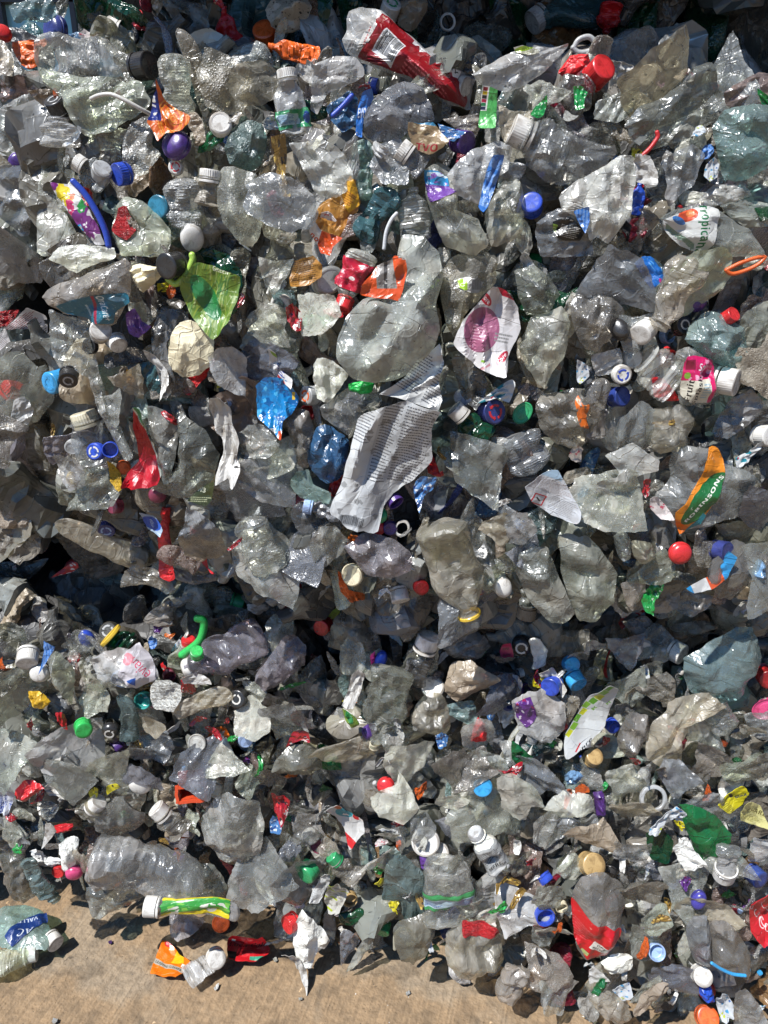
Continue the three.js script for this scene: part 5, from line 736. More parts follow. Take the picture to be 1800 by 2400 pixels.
C('small white cap low in the shaded bale', 360, 1585, 98, [0.1, 0.2, 0.95], 'wcap', 'smooth', { z: 2 });
C('hazy white disc under violet film', 1270, 1505, 118, [-0.1, 0.2, 0.95], [0.5, 0.5, 0.47], 'disc', { z: 2 });
C('pale blue cap beside a red edge', 1592, 1480, 96, [0.2, 0.1, 0.95], 'lbcap', 'smooth', { z: 2 });
B('pale glassy tube standing up', [850, 1490, 810, 1180, 120], 'darkaqua', { neck: false, z: 2.2, crum: 0.6 });
B('bottle shard with a curled tan lip', [1110, 1290, 1500, 1170, 130], 'beige', { neck: false, z: 2.2 });
S('torn white flap above the silver cap', '1180,1060 1260,1050 1360,1080 1370,1110 1280,1115 1200,1100', 'whiteGrime', { z: 2.5 });
crop(600, 1200);
B('oval clear bottle with wrinkled sides', [105, 400, -70, 40, 240], 'clear', { neck: false, z: 2.2, flat: 0.45 });
C('red cap deep below the barcode', 790, 105, 100, [0.1, 0.2, 0.9], 'rcap', 'dome', { z: 1 });
C('purple cap beside the deep red cap', 870, 105, 95, [0.1, 0.1, 0.95], 'pcap', 'smooth', { z: 1 });
C('white loop beside the purple cap', 945, 115, 120, [-0.1, 0, 0.95], 'wcap', 'hoop', { z: 1.4, sx: 0.8, n: 'plastic_ring' });
F('violet tinted clear bottle over the seam', '570,220 720,130 900,190 1000,260 1010,380 880,420 720,390 640,300', 'violet', { z: 2, n: 'crushed_bottle', T: 0.045 });
C('cream lid of a round jar', 615, 412, 150, [-0.45, 0.15, 0.85], 'crm', 'lid', { z: 1.9, n: 'container_lid' });
S('orange film behind the cream lid', '525,370 555,400 580,500 700,530 705,560 610,575 545,510', 'orange', { z: 1.7, crum: 1.2 });
B('big hazy bottle upside down with a yellow ring', [1180, 70, 1390, 700, 330], 'dirty', { z: 2.4, nk: 0.36, hoop: 'ycap', crum: 0.9 });
C('red cap between two clear bottles', 1072, 490, 96, [0.2, 0.1, 0.9], 'rcap', 'screw', { z: 1.2 });
C('red cap beside black netting', 1440, 490, 100, [0.3, 0.2, 0.9], 'rcap', 'screw', { z: 1.3 });
C('red cap below the yellow ring', 1535, 710, 98, [0.3, 0.1, 0.9], 'rcap', 'tall', { z: 1.3 });
C('white oval cap at the seam', 1600, 480, 160, [0.3, 0.3, 0.85], 'wcap', 'dome', { z: 2, sx: 0.75, spin: 0.4 });
C('white cap ring tipped on its side', 930, 540, 120, [0.2, -0.7, 0.6], 'wcap', 'tall', { z: 1.6 });
S('white and blue torn strip in the seam', '795,560 800,510 850,490 880,530 840,520', 'whiteBlueBits', { z: 2 });
S('yellow and green label with a grey fold', '715,770 750,690 770,610 860,600 870,650 855,720 830,770 740,785', 'yellowGreen', { z: 3, a: -10, crum: 0.6 });
C('lime cap in the shaded seam', 490, 632, 105, [0.1, 0.1, 0.95], 'lim', 'tall', { z: 1.6 });
C('red ribbed cap in the dark corner', 435, 740, 105, [-0.3, 0.1, 0.9], 'rcap', 'tall', { z: 2 });
F('dark hazy bottle below the seam', '470,870 500,700 580,640 680,680 740,800 760,880 600,900', 'smoke', { z: 2, n: 'crushed_bottle', T: 0.045 });
C('blue oblong cap beside a magenta edge', 810, 960, 125, [0.1, 0.2, 0.95], 'bcap', 'dome', { z: 2, sx: 0.62, spin: -0.3 });
F('magenta edge beside the blue oblong cap', '740,930 770,900 775,960 745,990', 'magenta', { z: 1.5, T: 0.01 });
B('dark clear bottle with a chunky white cap', [1000, 1140, 1105, 850, 185], 'smoke', { cap: 'wcap', cd: 150, nk: 0.7, ck: 'tall', z: 2.2 });
F('violet grey bag folded in the left bale', '0,1050 150,850 200,780 320,870 310,1000 180,1100 50,1150', 'violet', { z: 2.2, T: 0.03, crum: 1.2 });
F('grey bottle wall below the violet bag', '240,1130 310,1010 420,930 490,1150 500,1300 400,1290 290,1200', 'grey', { z: 2, T: 0.035, n: 'crushed_bottle' });
S('torn white paper hanging', '560,1230 600,1150 620,1060 660,1020 710,1050 690,1110 680,1160 630,1250', 'whiteGrime', { z: 2.4, n: 'paper_scrap', crum: 1.2 });
B('long dark clear bottle with its neck down', [890, 990, 780, 1520, 280], 'greygreen', { z: 2.2, nk: 0.26, cap: 'crm', cd: 70 });
F('tan crumpled film with a pointed end', '1220,1150 1260,1000 1390,960 1480,1010 1580,1070 1480,1140 1390,1180 1300,1210', 'tan', { z: 2.2, T: 0.03, crum: 1.2 });
F('dusty clear bottle below the tan film', '1000,1320 1080,1210 1200,1180 1250,1280 1260,1400 1180,1440 1040,1420', 'dirty', { z: 1.8, n: 'crushed_bottle', T: 0.045 });
S('crumpled blue scrap tied to clear film', '1160,1450 1200,1430 1250,1460 1230,1510 1180,1520', 'blueFoil', { z: 2.4, crum: 1.6 });
F('pale blue clear piece below the tan film', '1240,1260 1400,1220 1440,1340 1370,1375 1260,1320', 'aqua', { z: 1.8 });
F('glossy red twist of plastic', '1390,1490 1410,1400 1440,1330 1490,1380 1490,1480', 'red', { z: 2.2, T: 0.018 });
S('magenta label with black capitals', '1580,910 1600,860 1650,850 1670,940 1600,960', 'pinkTag', { z: 1.8, a: 10, crum: 0.4 });
S('red and white twisted scrap', '230,1440 270,1420 340,1430 350,1490 290,1480 200,1505', 'redFoil', { z: 2.4 });
F('glossy green film at the olive bottle', '410,1500 500,1550 560,1659 430,1659 400,1560', 'green', { z: 2, T: 0.02 });
F('olive rounded bottle in the left bale', '100,1659 170,1550 300,1490 400,1540 430,1659 300,1710', 'olive', { z: 1.8, n: 'crushed_bottle', T: 0.045 });
F('round clear bottle below the yellow ring', '1190,850 1240,760 1340,750 1480,800 1520,880 1430,950 1280,940', 'grey', { z: 1.6, n: 'crushed_bottle', T: 0.045 });
C('stacked pale lids beside the dark bottle', 1145, 1130, 150, [-0.1, 0.8, 0.6], [0.6, 0.58, 0.53], 'lid', { z: 1.6, n: 'container_lid' });
F('lime tinted film below the neck down bottle', '560,1270 640,1320 670,1370 620,1390 580,1340', 'lime', { z: 1.6, T: 0.01 });
crop(1200, 1200);
F('large square aqua grey bottle in the upper bale', '0,290 220,220 300,400 400,650 250,710 100,560', 'greygreen', { z: 2.4, T: 0.045, n: 'crushed_bottle', sharp: 0.6, crum: 0.8 });
F('twin of the square bottle with an embossed disc', '310,150 480,150 600,280 685,400 660,580 540,700 430,690 380,600 320,400', 'greygreen', { z: 2, T: 0.045, n: 'crushed_bottle', sharp: 0.6, crum: 0.8 });
B('neck of the square bottle with black cap', [120, 500, 105, 640, 130], 'greygreen', { cap: 'kcap', cd: 130, ck: 'tall', nk: 0.7, z: 2.6 });
F('upper lobe of a waisted grey bottle', '660,160 720,110 770,180 770,290 720,320 680,270', 'grey', { z: 1.8, T: 0.035 });
F('lower lobe of a waisted grey bottle', '770,190 900,200 935,300 850,335 790,290', 'dirty', { z: 1.8, T: 0.03 });
C('shiny red ball cap', 1095, 270, 150, [0.1, 0.1, 1], 'rcap', 'dome', { z: 2.6 });
F('beaded bottle side beside the red ball', '1170,220 1240,190 1340,200 1330,310 1270,360 1190,340', 'dirty', { z: 1.6, bead: true });
C('navy cap beside the beaded bottle side', 1358, 250, 130, [0.5, 0.2, 0.8], 'ncap', 'tall', { z: 1.8 });
S('curved label in white orange and blue', '1100,470 1250,480 1350,370 1400,260 1450,290 1390,430 1290,490 1150,505', 'blueOrange', { z: 2.8, a: 25, crum: 0.5 });
F('milky blue round base at the edge', '1520,400 1600,300 1650,340 1640,420 1560,440', 'lblue', { z: 2, T: 0.03 });
S('shredded emerald foil above the stained sheet', '880,500 930,450 990,480 960,540 920,600 910,660 860,640 840,580', 'greenFoil', { z: 2.6, crum: 1.7 });
F('stained beige square sheet', '700,460 860,430 870,520 780,640 740,600', 'beige', { z: 2, T: 0.008, crum: 0.5, n: 'plastic_sheet', sharp: 0.8 });
F('magenta cap under clear film', '1150,650 1210,630 1245,650 1200,695 1155,690', 'magenta', { z: 1.8, T: 0.02 });
S('red and white strip below the beige sheet', '680,710 760,640 860,620 830,670 710,750', 'redWhite', { z: 2.2 });
F('long brown tinged clear wedge', '720,720 880,680 1010,870 850,830 760,770', 'beige', { z: 2.2, T: 0.02 });
F('wide clear flap overhanging the seam', '1010,740 1160,700 1320,720 1430,680 1410,740 1250,790 1100,800', 'dirty', { z: 2.4, T: 0.02 });
C('pale blue lid in the dark corner', 1580, 625, 180, [0.1, -0.45, 0.9], 'lbcap', 'lid', { z: 2.2, n: 'container_lid' });
F('big aqua bottle with an embossed crest', '1110,950 1250,860 1440,740 1555,730 1600,880 1580,1020 1480,1170 1360,1230 1150,1160 1110,1060', 'aqua', { z: 3, T: 0.065, n: 'crushed_bottle', crum: 0.7 });
C('white cap under the brown wedge', 840, 880, 135, [-0.1, 0.1, 1], 'wcap', 'smooth', { z: 1.6 });
C('hazy white cap beside it under film', 960, 925, 135, [0.1, -0.2, 0.95], [0.5, 0.5, 0.48], 'smooth', { z: 1.4 });
C('white cap against the big aqua bottle', 1085, 915, 140, [0.6, -0.1, 0.75], 'wcap', 'screw', { z: 1.9 });
C('royal blue ribbed cap in white torn paper', 258, 1120, 122, [-0.5, 0.05, 0.85], 'bcap', 'tall', { z: 2.4 });
C('light blue cap beside the royal blue one', 412, 1090, 120, [0.3, -0.3, 0.85], 'sky', 'tall', { z: 2 });
C('light blue hinge piece above two caps', 380, 985, 105, [0.2, 0.3, 0.9], 'sky', 'flip', { z: 1.6 });
S('torn white paper round the royal blue cap', '170,1040 260,1000 300,1060 350,1130 320,1180 280,1080 200,1070', 'whiteGrime', { z: 2.2, n: 'paper_scrap' });
C('black cap with an arrow emblem at the seam', 60, 870, 140, [-0.15, 0.1, 0.95], 'kcap', 'dome', { z: 1.8, mark: ['one', 'wcap'] });
B('hazy white tube leaning at the seam', [190, 1010, 150, 810, 100], 'white', { neck: false, z: 1.6, crum: 0.5 });
B('brown dusty bottle with a dark ribbed collar', [200, 850, 560, 860, 190], 'dirty', { neck: false, z: 1.6, lab: ['kcap', 0.82, 0.95, 0.1, 3.0] });
S('pointed white label with lime print', '330,1540 340,1440 430,1320 500,1200 620,1070 680,1100 640,1250 600,1380 480,1500 360,1550', 'limeWhite', { z: 3, a: 58, crum: 0.5 });
F('white film with violet print', '0,1210 200,1160 340,1250 340,1400 240,1490 60,1430 20,1330', 'bright', { z: 2.2, T: 0.025, crum: 1.2, lab: [['20,1230 120,1200 160,1330 90,1390 30,1330', 'purpleFoil', 0, 'print_patch']] });
F('beige film beside the lime print', '250,1220 330,1190 430,1200 440,1240 360,1370 300,1290', 'beige', { z: 1.8 });
F('big tan film with curled arm', '850,1540 900,1360 1000,1290 1020,1230 1290,1180 1390,1260 1330,1280 1150,1320 1130,1430 1080,1500 1090,1600 950,1620', 'beige', { z: 2.6, T: 0.025, crum: 1.1, n: 'plastic_sheet' });
F('dusty clear bottle beside the tan film arm', '680,1450 760,1300 880,1320 890,1400 860,1500 780,1600 700,1550', 'dirty', { z: 2.2, n: 'crushed_bottle', T: 0.045 });
F('crinkled shiny bottle below the white caps', '800,1150 880,1080 1000,1040 1060,1090 1040,1240 920,1220', 'dirty', { z: 2, n: 'crushed_bottle', crum: 1.4 });
F('grey leaf shaped bottle wall', '1110,1430 1230,1340 1330,1420 1370,1540 1240,1500 1130,1480', 'grey', { z: 1.8, T: 0.02 });
B('clear cone hanging below the aqua bottle', [1290, 1230, 1410, 1480, 170], 'clear', { z: 2, nk: 0.15 });
C('hot pink disc at the picture edge', 1650, 1290, 190, [-0.4, 0.1, 0.9], 'pink', 'disc', { z: 2.4, sx: 0.7 });
C('red cap at the edge above the pink disc', 1655, 1075, 120, [-0.2, 0.2, 0.9], 'rcap', 'tall', { z: 2 });
F('emerald film at the lower edge of the violet print', '0,1480 140,1600 60,1650 0,1600', 'green', { z: 2 });
C('tan threaded cap below the lime print', 525, 1590, 110, [0.1, 0.75, 0.6], 'tanc', 'tall', { z: 2 });
C('blue cap behind the pointed white label', 655, 1390, 90, [0.3, 0, 0.9], 'bcap', 'screw', { z: 1.6 });
crop(0, 1800);
S('white label with blue flowers', '0,100 50,120 90,180 60,290 0,270', 'flowers', { z: 2.4, a: -10 });
F('red crumpled film beside the blue flowers', '95,150 150,90 220,90 300,120 220,170 170,210 110,190', 'red', { z: 2, T: 0.02, crum: 1.4 });
S('yellow torn label above the banded cap', '570,160 635,110 630,190 585,195', 'yellowCode', { z: 2.2 });
S('yellow label slip with dark letters', '690,120 770,95 780,125 700,165', 'yellowCode', { z: 2.2, a: 14, crum: 0.3 });
B('clear bottle with a banded white cap', [545, 310, 620, 240, 150], 'dirty', { cap: 'wcap', cd: 112, ck: 'tall', nk: 0.75, z: 2.2 });
C('large white dome cap in the left bale', 905, 112, 150, [-0.1, -0.2, 0.95], 'wcap', 'dome', { z: 2.2 });
B('crushed bottle with a pale ribbed cap', [1190, 420, 1040, 285, 175], 'dirty', { cap: 'wcap', cd: 118, nk: 0.6, z: 2.2, ck: 'tall' });
F('broad clear bottle with deep folds', '1300,330 1370,220 1500,160 1650,190 1720,330 1690,560 1560,600 1420,590 1330,480', 'clear', { z: 2.2, T: 0.055, n: 'crushed_bottle' });
B('huge clear bottle lying at the bale foot', [575, 590, 1330, 750, 380], 'clear', { z: 3.8, neck: false, flat: 0.5, ribs: 12, crum: 0.75, bend: 0.05, twist: 0.2 });
F('rear flap of the huge clear bottle', '570,760 700,750 850,780 940,830 800,900 620,950 555,850', 'greygreen', { z: 3, T: 0.03 });
F('smoky bottle beside the huge clear one', '1130,700 1260,640 1380,650 1470,760 1450,850 1280,860 1140,800', 'greygreen', { z: 2.4, T: 0.05, n: 'crushed_bottle' });
B('bottle with white ribbed cap and grass label', [1560, 925, 990, 885, 120], 'clear', { cap: 'wcap', cd: 130, ck: 'tall', nk: 0.85, z: 6, lab: ['yellowGrass', 0.12, 0.88, -0.3, 2.2], crum: 0.7 });
F('white curved collar in the shaded bale', '200,520 240,510 260,560 310,590 370,585 420,590 360,640 280,640 225,600', 'white', { z: 1.6, T: 0.012 });
F('white sheet hanging in the shaded bale', '385,490 480,440 510,470 490,620 440,690 400,650', 'white', { z: 2.2, T: 0.012 });
S('white tag with a red tip', '295,360 345,340 365,410 310,480 285,500', 'whiteGrime', { z: 2.4, crum: 0.4 });
F('red wavy band above the white sheet', '350,375 400,360 470,365 465,400 410,415 355,415', 'red', { z: 1.4, T: 0.01 });
C('pink and red round cap at the bale foot', 480, 685, 110, [0.2, -0.2, 0.95], 'pink', 'dome', { z: 2.4 });
C('red disc beside the pink round cap', 380, 672, 85, [0, 0.1, 1], 'rcap', 'smooth', { z: 2 });
B('shaded bottle with a long neck at the bale foot', [170, 590, 350, 860, 130], 'darkaqua', { z: 2.6, nk: 0.5 });
B('shaded hazy bottle beside the long neck', [60, 560, 170, 850, 170], 'smoke', { z: 2.2, neck: false });
F('aqua clear bottle with navy label on the ground', '-20,900 150,890 290,940 330,1080 290,1180 60,1180 -20,1150', 'aqua', { ground: 0.05, T: 0.04, crum: 0.5, n: 'crushed_bottle', lab: [['40,1120 200,1000 300,950 310,1000 200,1095 80,1180', 'valley', 24]] });
C('white cap beside the navy label', 345, 1120, 105, [0.75, -0.1, 0.6], 'wcap', 'tall', { ground: 0.04 });
B('clear bottle with threaded neck on the ground', [-120, 1290, 195, 1215, 210], 'green0', { ground: 0.035, nk: 0.5, cap: [0.62, 0.66, 0.6], cd: 105, ck: 'tall' });
F('dark crumpled rag of film on the ground', '1100,960 1200,950 1330,970 1285,1050 1160,1130 1105,1085', 'violet', { ground: 0.05, T: 0.03, crum: 1.4, tilt: 0.5 });
C('orange disc cap under the bale foot', 1430, 1012, 115, [0.1, 0.5, 0.8], 'ocap', 'disc', { ground: 0.03 });
S('orange cleaner label scrap on the ground', '1060,1130 1110,1150 1240,1260 1140,1365 970,1325 1000,1250', 'orangeTag', { ground: 0.022, a: -20, curl: 0.35, crum: 0.5, z: 0 });
B('small clear bottle lying on the ground', [1200, 1370, 1430, 1220, 165], 'bright', { ground: 0.03, nk: 0.45, crum: 0.9 });
C('white banded cap on the small ground bottle', 1400, 1232, 118, [0.35, 0.55, 0.75], 'wcap', 'tall', { ground: 0.055 });
S('red drink label with black script on the ground', '1470,1140 1500,1090 1640,1100 1700,1090 1750,1180 1740,1210 1620,1260 1480,1240', 'coke', { ground: 0.03, a: 3, curl: 0.12, crum: 0.5 });
crop(600, 1800);
F('grey white sheet below a red cap', '740,200 900,120 930,50 1000,140 1050,250 960,350 800,300', 'bright', { z: 2.4, T: 0.014, n: 'plastic_sheet' });
C('red dome cap above the grey white sheet', 840, 118, 115, [-0.1, 0.4, 0.9], 'rcap', 'dome', { z: 2 });
S('orange foil scrap beside the grey white sheet', '1025,140 1060,130 1105,85 1110,150 1050,200', 'orange', { z: 2.2, crum: 1.6 });
C('sky blue ribbed cap in full sun', 1462, 112, 125, [0.05, 0.4, 0.9], 'sky', 'tall', { z: 2.6 });
S('white label with teal blot and red foot', '450,210 520,200 600,290 690,350 700,410 600,490 570,390 500,290', 'tealRed', { z: 2.8, a: -42, crum: 0.5 });
S('black and red foil shred', '100,150 160,190 220,210 200,310 170,350 120,280', 'redFoil', { z: 2.2, crum: 1.6 });
S('crumpled blue film below the foil shred', '85,360 110,310 170,370 160,410 95,410', 'blueFoil', { z: 2.2, crum: 1.7 });
B('clear bottle with a dark green ribbed cap', [660, 720, 505, 590, 160], 'dirty', { cap: 'gncap', cd: 92, ck: 'tall', nk: 0.5, z: 2.4 });
C('bright green flip cap in the sun', 340, 665, 135, [-0.5, -0.1, 0.8], 'gncap', 'flip', { z: 2.6 });
C('broad white lid with faint print', 1098, 485, 185, [-0.1, 0.45, 0.9], 'wcap', 'lid', { z: 2.4, n: 'container_lid' });
C('second white lid tucked below the broad one', 1180, 555, 140, [-0.3, 0.6, 0.75], 'wcap', 'lid', { z: 2, n: 'container_lid' });
C('wine red cap with white rim', 402, 510, 110, [-0.2, 0.2, 0.95], 'mar', 'lid', { z: 2 });
C('white cap above the wine red one', 352, 440, 115, [0.1, 0.2, 0.95], 'wcap', 'smooth', { z: 2 });
F('purple folded plastic below the white lids', '1060,570 1100,560 1140,640 1110,670 1070,640', 'purple', { z: 2, T: 0.015 });
F('dark aqua square sheet', '850,560 960,570 1095,690 1100,800 980,870 820,850 830,700', 'darkaqua', { z: 2.2, T: 0.02, n: 'plastic_sheet', sharp: 0.8, crum: 0.6 });
F('dark aqua bottle below the square sheet', '940,850 1090,800 1150,940 1080,1010 960,980', 'darkaqua', { z: 1.8, n: 'crushed_bottle' });
B('clear bottle wearing a green and blue text label', [1255, 1010, 1230, 560, 330], 'clear', { z: 2.4, neck: false, flat: 0.35, crum: 0.6, lab: ['greenBlueText', 0.28, 0.54, 0.1, 3.05] });
B('slim white printed bottle leaning', [1590, 660, 1430, 420, 150], 'white', { z: 2.6, nk: 0.6, cap: 'gcap', cd: 105, ck: 'smooth', lab: ['whiteText', 0.05, 0.75, 0, 3.14], crum: 0.35, flat: 0.8 });
F('large crumpled bottle base with a red band', '1230,1090 1340,1010 1560,1050 1610,1270 1500,1320 1350,1350 1240,1260', 'dirty', { z: 2.2, T: 0.06, n: 'crushed_bottle', lab: [['1340,1000 1560,1040 1580,1080 1480,1085 1340,1062', 'red']] });
F('olive cup base with a moulded hook', '890,1040 1000,990 1160,960 1170,1060 1110,1190 1020,1260 940,1230 900,1150', 'olive', { z: 2.8, T: 0.04, n: 'crushed_bottle', crum: 0.7 });
T('moulded hook on the olive cup', '900,1170 905,1080 940,1040 990,1050 1030,1100 1010,1150 985,1140', 26, [0.42, 0.41, 0.32], { z: 4, n: 'plastic_hook' });
F('white rag of film hanging to the ground', '240,1050 300,930 420,1040 480,1110 400,1190 345,1285 265,1230 240,1150', 'white', { z: 3, T: 0.03, crum: 1.2, n: 'plastic_sheet' });
S('torn tail of the white rag', '180,1160 250,1200 345,1330 350,1385 280,1310 200,1210', 'whiteGrime', { z: 3.4 });
C('red cap on the white rag', 215, 1010, 120, [-0.7, 0.1, 0.7], 'rcap', 'screw', { z: 2.8 });
F('clear blue tinged bag tip at the ground', '545,1060 620,1060 675,1140 590,1230 550,1285', 'bluegrey', { z: 3, T: 0.014 });
F('narrow curling strip touching the ground', '770,1050 745,1150 660,1260 580,1312 650,1190 710,1090', 'grey', { z: 3, T: 0.006 });
C('teal green cap beside the olive cup', 825, 1040, 90, [-0.2, -0.3, 0.9], 'gncap', 'tall', { z: 2.2 });
B('dark green bottle crushed flat at the foot', [540, 990, 730, 960, 110], 'dgreen', { neck: false, z: 2 });
S('striped white sheet with lime marks', '445,850 480,690 600,800 540,930 470,925', 'limeStripes', { z: 2.8, a: -30 });
S('striped paper beside the lime marks', '345,840 430,690 470,640 482,740 410,860', 'newsTwo', { z: 2.6, a: 60, n: 'paper_scrap' });
F('hazy rosy sheet left of the striped paper', '90,680 240,740 340,830 270,895 110,835', 'rose', { z: 2.2, T: 0.012, n: 'plastic_sheet' });
B('tan sock shaped bottle at the bale foot', [1700, 1290, 1620, 1500, 170], 'beige', { z: 3, neck: false, flat: 0.6 });
C('gold open cap beside the dark green bottle', 610, 850, 95, [0.2, 0.2, 0.9], 'tanc', 'open', { z: 2 });
crop(1200, 1800);
F('sky blue and white torn sheet', '340,50 400,10 460,40 420,100 360,110', 'lblue', { z: 2.2, T: 0.01 });
F('hazy oval bottle wall with a red smudge', '205,260 330,150 500,160 535,260 450,315 300,315', 'bright', { z: 2.2, T: 0.04, n: 'crushed_bottle', crum: 0.6 });
F('clear folded bottle below the hazy oval', '210,330 300,320 450,330 540,300 560,370 400,410 310,460 240,500', 'clear', { z: 1.9, n: 'crushed_bottle' });
F('beige angular tray above the tan cap', '315,420 420,370 560,370 600,325 705,490 640,530 480,490', 'tan', { z: 2.4, T: 0.016, crum: 0.6, n: 'plastic_tub', sharp: 0.8 });
C('plum purple cap near the yellow labels', 1030, 68, 120, [-0.1, 0.2, 0.95], [0.14, 0.02, 0.14], 'dome', { z: 2 });
F('dark violet bottle side', '525,160 580,140 610,220 590,320 545,310', 'purple', { z: 1.6, T: 0.03 });
C('translucent grey ring lying open', 930, 212, 180, [0.05, 0.35, 0.9], [0.42, 0.43, 0.43], 'hoop', { z: 2.4, n: 'plastic_ring' });
F('torn emerald green bottle half', '1080,230 1190,240 1310,300 1420,430 1380,530 1250,585 1200,560 1120,380', 'green', { z: 2.6, T: 0.03, n: 'crushed_bottle', crum: 0.8 });
F('dark green bottle left of the emerald half', '870,430 960,400 1050,480 1010,600 900,590', 'dgreen', { z: 1.6, n: 'crushed_bottle' });
F('white torn label below the emerald half', '1040,510 1130,440 1185,540 1260,625 1120,660', 'white', { z: 3.2, T: 0.006, n: 'label_scrap', crum: 0.9, rag: 0.1 });
S('pale torn label strip above the emerald half', '880,400 960,320 1060,230 1120,260 1110,350 1000,330 950,420', 'whiteBlueBits', { z: 3, crum: 1.3 });
S('yellow label with black code block', '1330,230 1490,110 1535,160 1500,250 1400,290', 'yellowCode', { z: 2.8, a: 35, crum: 0.6 });
S('pale yellow label with olive capitals', '1500,190 1620,260 1655,380 1480,340', 'char', { z: 2.6, a: -20, crum: 0.6 });
B('hanging clear bottle with a white cap', [1400, 500, 1385, 680, 150], 'clear', { cap: 'wcap', cd: 140, nk: 0.8, ck: 'tall', z: 2.8, ctilt: -0.3 });
C('navy cap beside the hanging bottle', 1580, 700, 120, [0.3, 0.1, 0.95], [0.015, 0.05, 0.25], 'tall', { z: 2 });
C('indigo oval cap beside red labels', 1210, 860, 130, [-0.2, 0.2, 0.95], [0.04, 0.035, 0.3], 'dome', { z: 2.8, sx: 0.72, spin: -0.3 });
S('red label with white swirls at the edge', '1530,840 1620,760 1700,760 1700,1080 1610,1110 1540,1040', 'redSwirl', { z: 2.8, a: 20 });
F('grey topped bottle with a red lower label', '400,860 450,740 600,710 720,770 740,900 700,1020 650,1150 480,1210 400,1100', 'dirty', { z: 2.8, T: 0.05, n: 'crushed_bottle', crum: 0.7, lab: [['392,865 500,930 700,1020 690,1060 610,1165 480,1200 395,1060', 'redText', -26]] });
C('tan open cap above the red label', 515, 625, 150, [0.1, 0.6, 0.75], 'tanc', 'tall', { z: 2 });
F('blue tinted bottle shoulder below the indigo cap', '1130,1040 1170,960 1260,950 1290,1100 1280,1290 1190,1260 1140,1150', 'bluegrey', { z: 2.2, T: 0.045, n: 'crushed_bottle' });
F('round clear bottle with a sky blue band', '1290,1000 1430,1030 1530,1180 1530,1320 1400,1330 1300,1260', 'dirty', { z: 2.4, T: 0.05, n: 'crushed_bottle' });
T('sky blue band round the clear bottle', '1295,1265 1350,1300 1430,1335 1510,1345', 22, 'sky', { z: 4.4 });
C('white square cap under the blue shoulder', 1228, 1345, 120, [-0.1, 0.6, 0.75], 'wcap', 'tall', { z: 2.4 });
F('cobalt clip below the white square cap', '1215,1410 1280,1390 1310,1500 1270,1520 1220,1470', 'cobalt', { z: 2.4, T: 0.02 });
C('orange cap at the bottom edge', 1262, 1615, 135, [-0.15, 0.75, 0.6], 'ocap', 'tall', { z: 2.6 });
S('aqua crinkled label above the orange cap', '1320,1460 1380,1450 1440,1540 1420,1600 1350,1620 1330,1540', 'whiteBlueBits', { z: 3, crum: 1.5 });
F('white frosted plate at the bale foot', '580,1270 680,1200 780,1220 770,1310 640,1335', 'white', { z: 2.6, T: 0.012, crum: 0.6 });
S('white tab below the red label', '500,1310 540,1300 630,1360 560,1380 500,1390', 'whiteGrime', { z: 2.8 });
F('emerald film at the bale foot', '515,1460 570,1370 620,1380 600,1440 540,1475', 'green', { z: 3, T: 0.012, crum: 1.4 });
S('white and blue printed scrap at the bale foot', '650,1440 700,1410 770,1410 780,1470 720,1500', 'whiteBlueBits', { z: 3.2 });
F('brown folded sheet near the ground', '780,1560 900,1420 1000,1365 1010,1430 900,1540 800,1595', 'tan', { z: 3.2, T: 0.012, n: 'plastic_sheet' });
F('beige cone of film touching the ground', '500,1500 620,1460 740,1500 775,1610 700,1659 600,1610', 'beige', { z: 3.2, T: 0.025 });
C('cobalt crushed cap near the red label', 212, 958, 125, [0.1, 0.2, 0.95], 'bcap', 'open', { z: 2.6 });
F('clear panel at the bottom corner', '1440,1440 1500,1400 1620,1560 1659,1700 1440,1680', 'clear', { z: 3, T: 0.02 });
S('violet foil shred below the emerald half', '1085,740 1130,700 1170,730 1120,790', 'purpleFoil', { z: 2.4, crum: 1.6 });
C('light blue strip cap left of the clear shoulder', 935, 1190, 110, [0, 0.5, 0.85], 'lbcap', 'open', { z: 2 });
crop(0, 1800);
{ // open orange box seen from above its rim
  const p = P2([1240, 165]), z = LEVEL(...p, 2.6), c = at(...p, z), k = perPx(c) / 2.765, w = 172 * k, h = 92 * k, d = 0.04, t = 0.0022, g = new THREE.Group(), bx = (a, b, e, x, y, zz) => { const q = new THREE.BoxGeometry(a, b, e, 6, 6, 6), v = q.attributes.position; for (let i = 0; i < v.count; i++) v.setXYZ(i, v.getX(i) + x + 0.004 * N3((v.getY(i) + y) * 60, (v.getZ(i) + zz) * 60, x * 90), v.getY(i) + y + 0.004 * N3((v.getX(i) + x) * 60, 3, y * 90), v.getZ(i) + zz); q.computeVertexNormals(); return q; };
  const m = solid([0.72, 0.07, 0.012], 0.34);
  part(g, 'back_panel', bx(w, h, t, 0, 0, -d), m); for (const s of [-1, 1]) { part(g, 'side_panel', bx(t, h, d - 0.004, s * (w - t) / 2, 0, -d / 2), m); part(g, 'side_panel', bx(w - 2 * t - 0.001, t, d - 0.004, 0, s * (h - t) / 2, -d / 2), m); part(g, 'rim', bx(0.006, h + 0.008, 0.004, s * (w / 2 + 0.002), 0, 0.001), m); part(g, 'rim', bx(w - 0.003, 0.006, 0.004, 0, s * (h / 2 + 0.002), 0.001), m); }
  part(g, 'flap', bx(w * 0.96, 0.022, 0.003, 0, h / 2 + 0.014, -0.02), m);
  g.position.copy(c); g.rotation.set(-0.25, 0.15, 0.05); cover(ring8(...p, 36, 26), 1); cover(ring8(...p, 40, 34), 1, KEY); add(g, 'plastic_box', 'open orange box wedged in the left bale', ...p, 34);
}
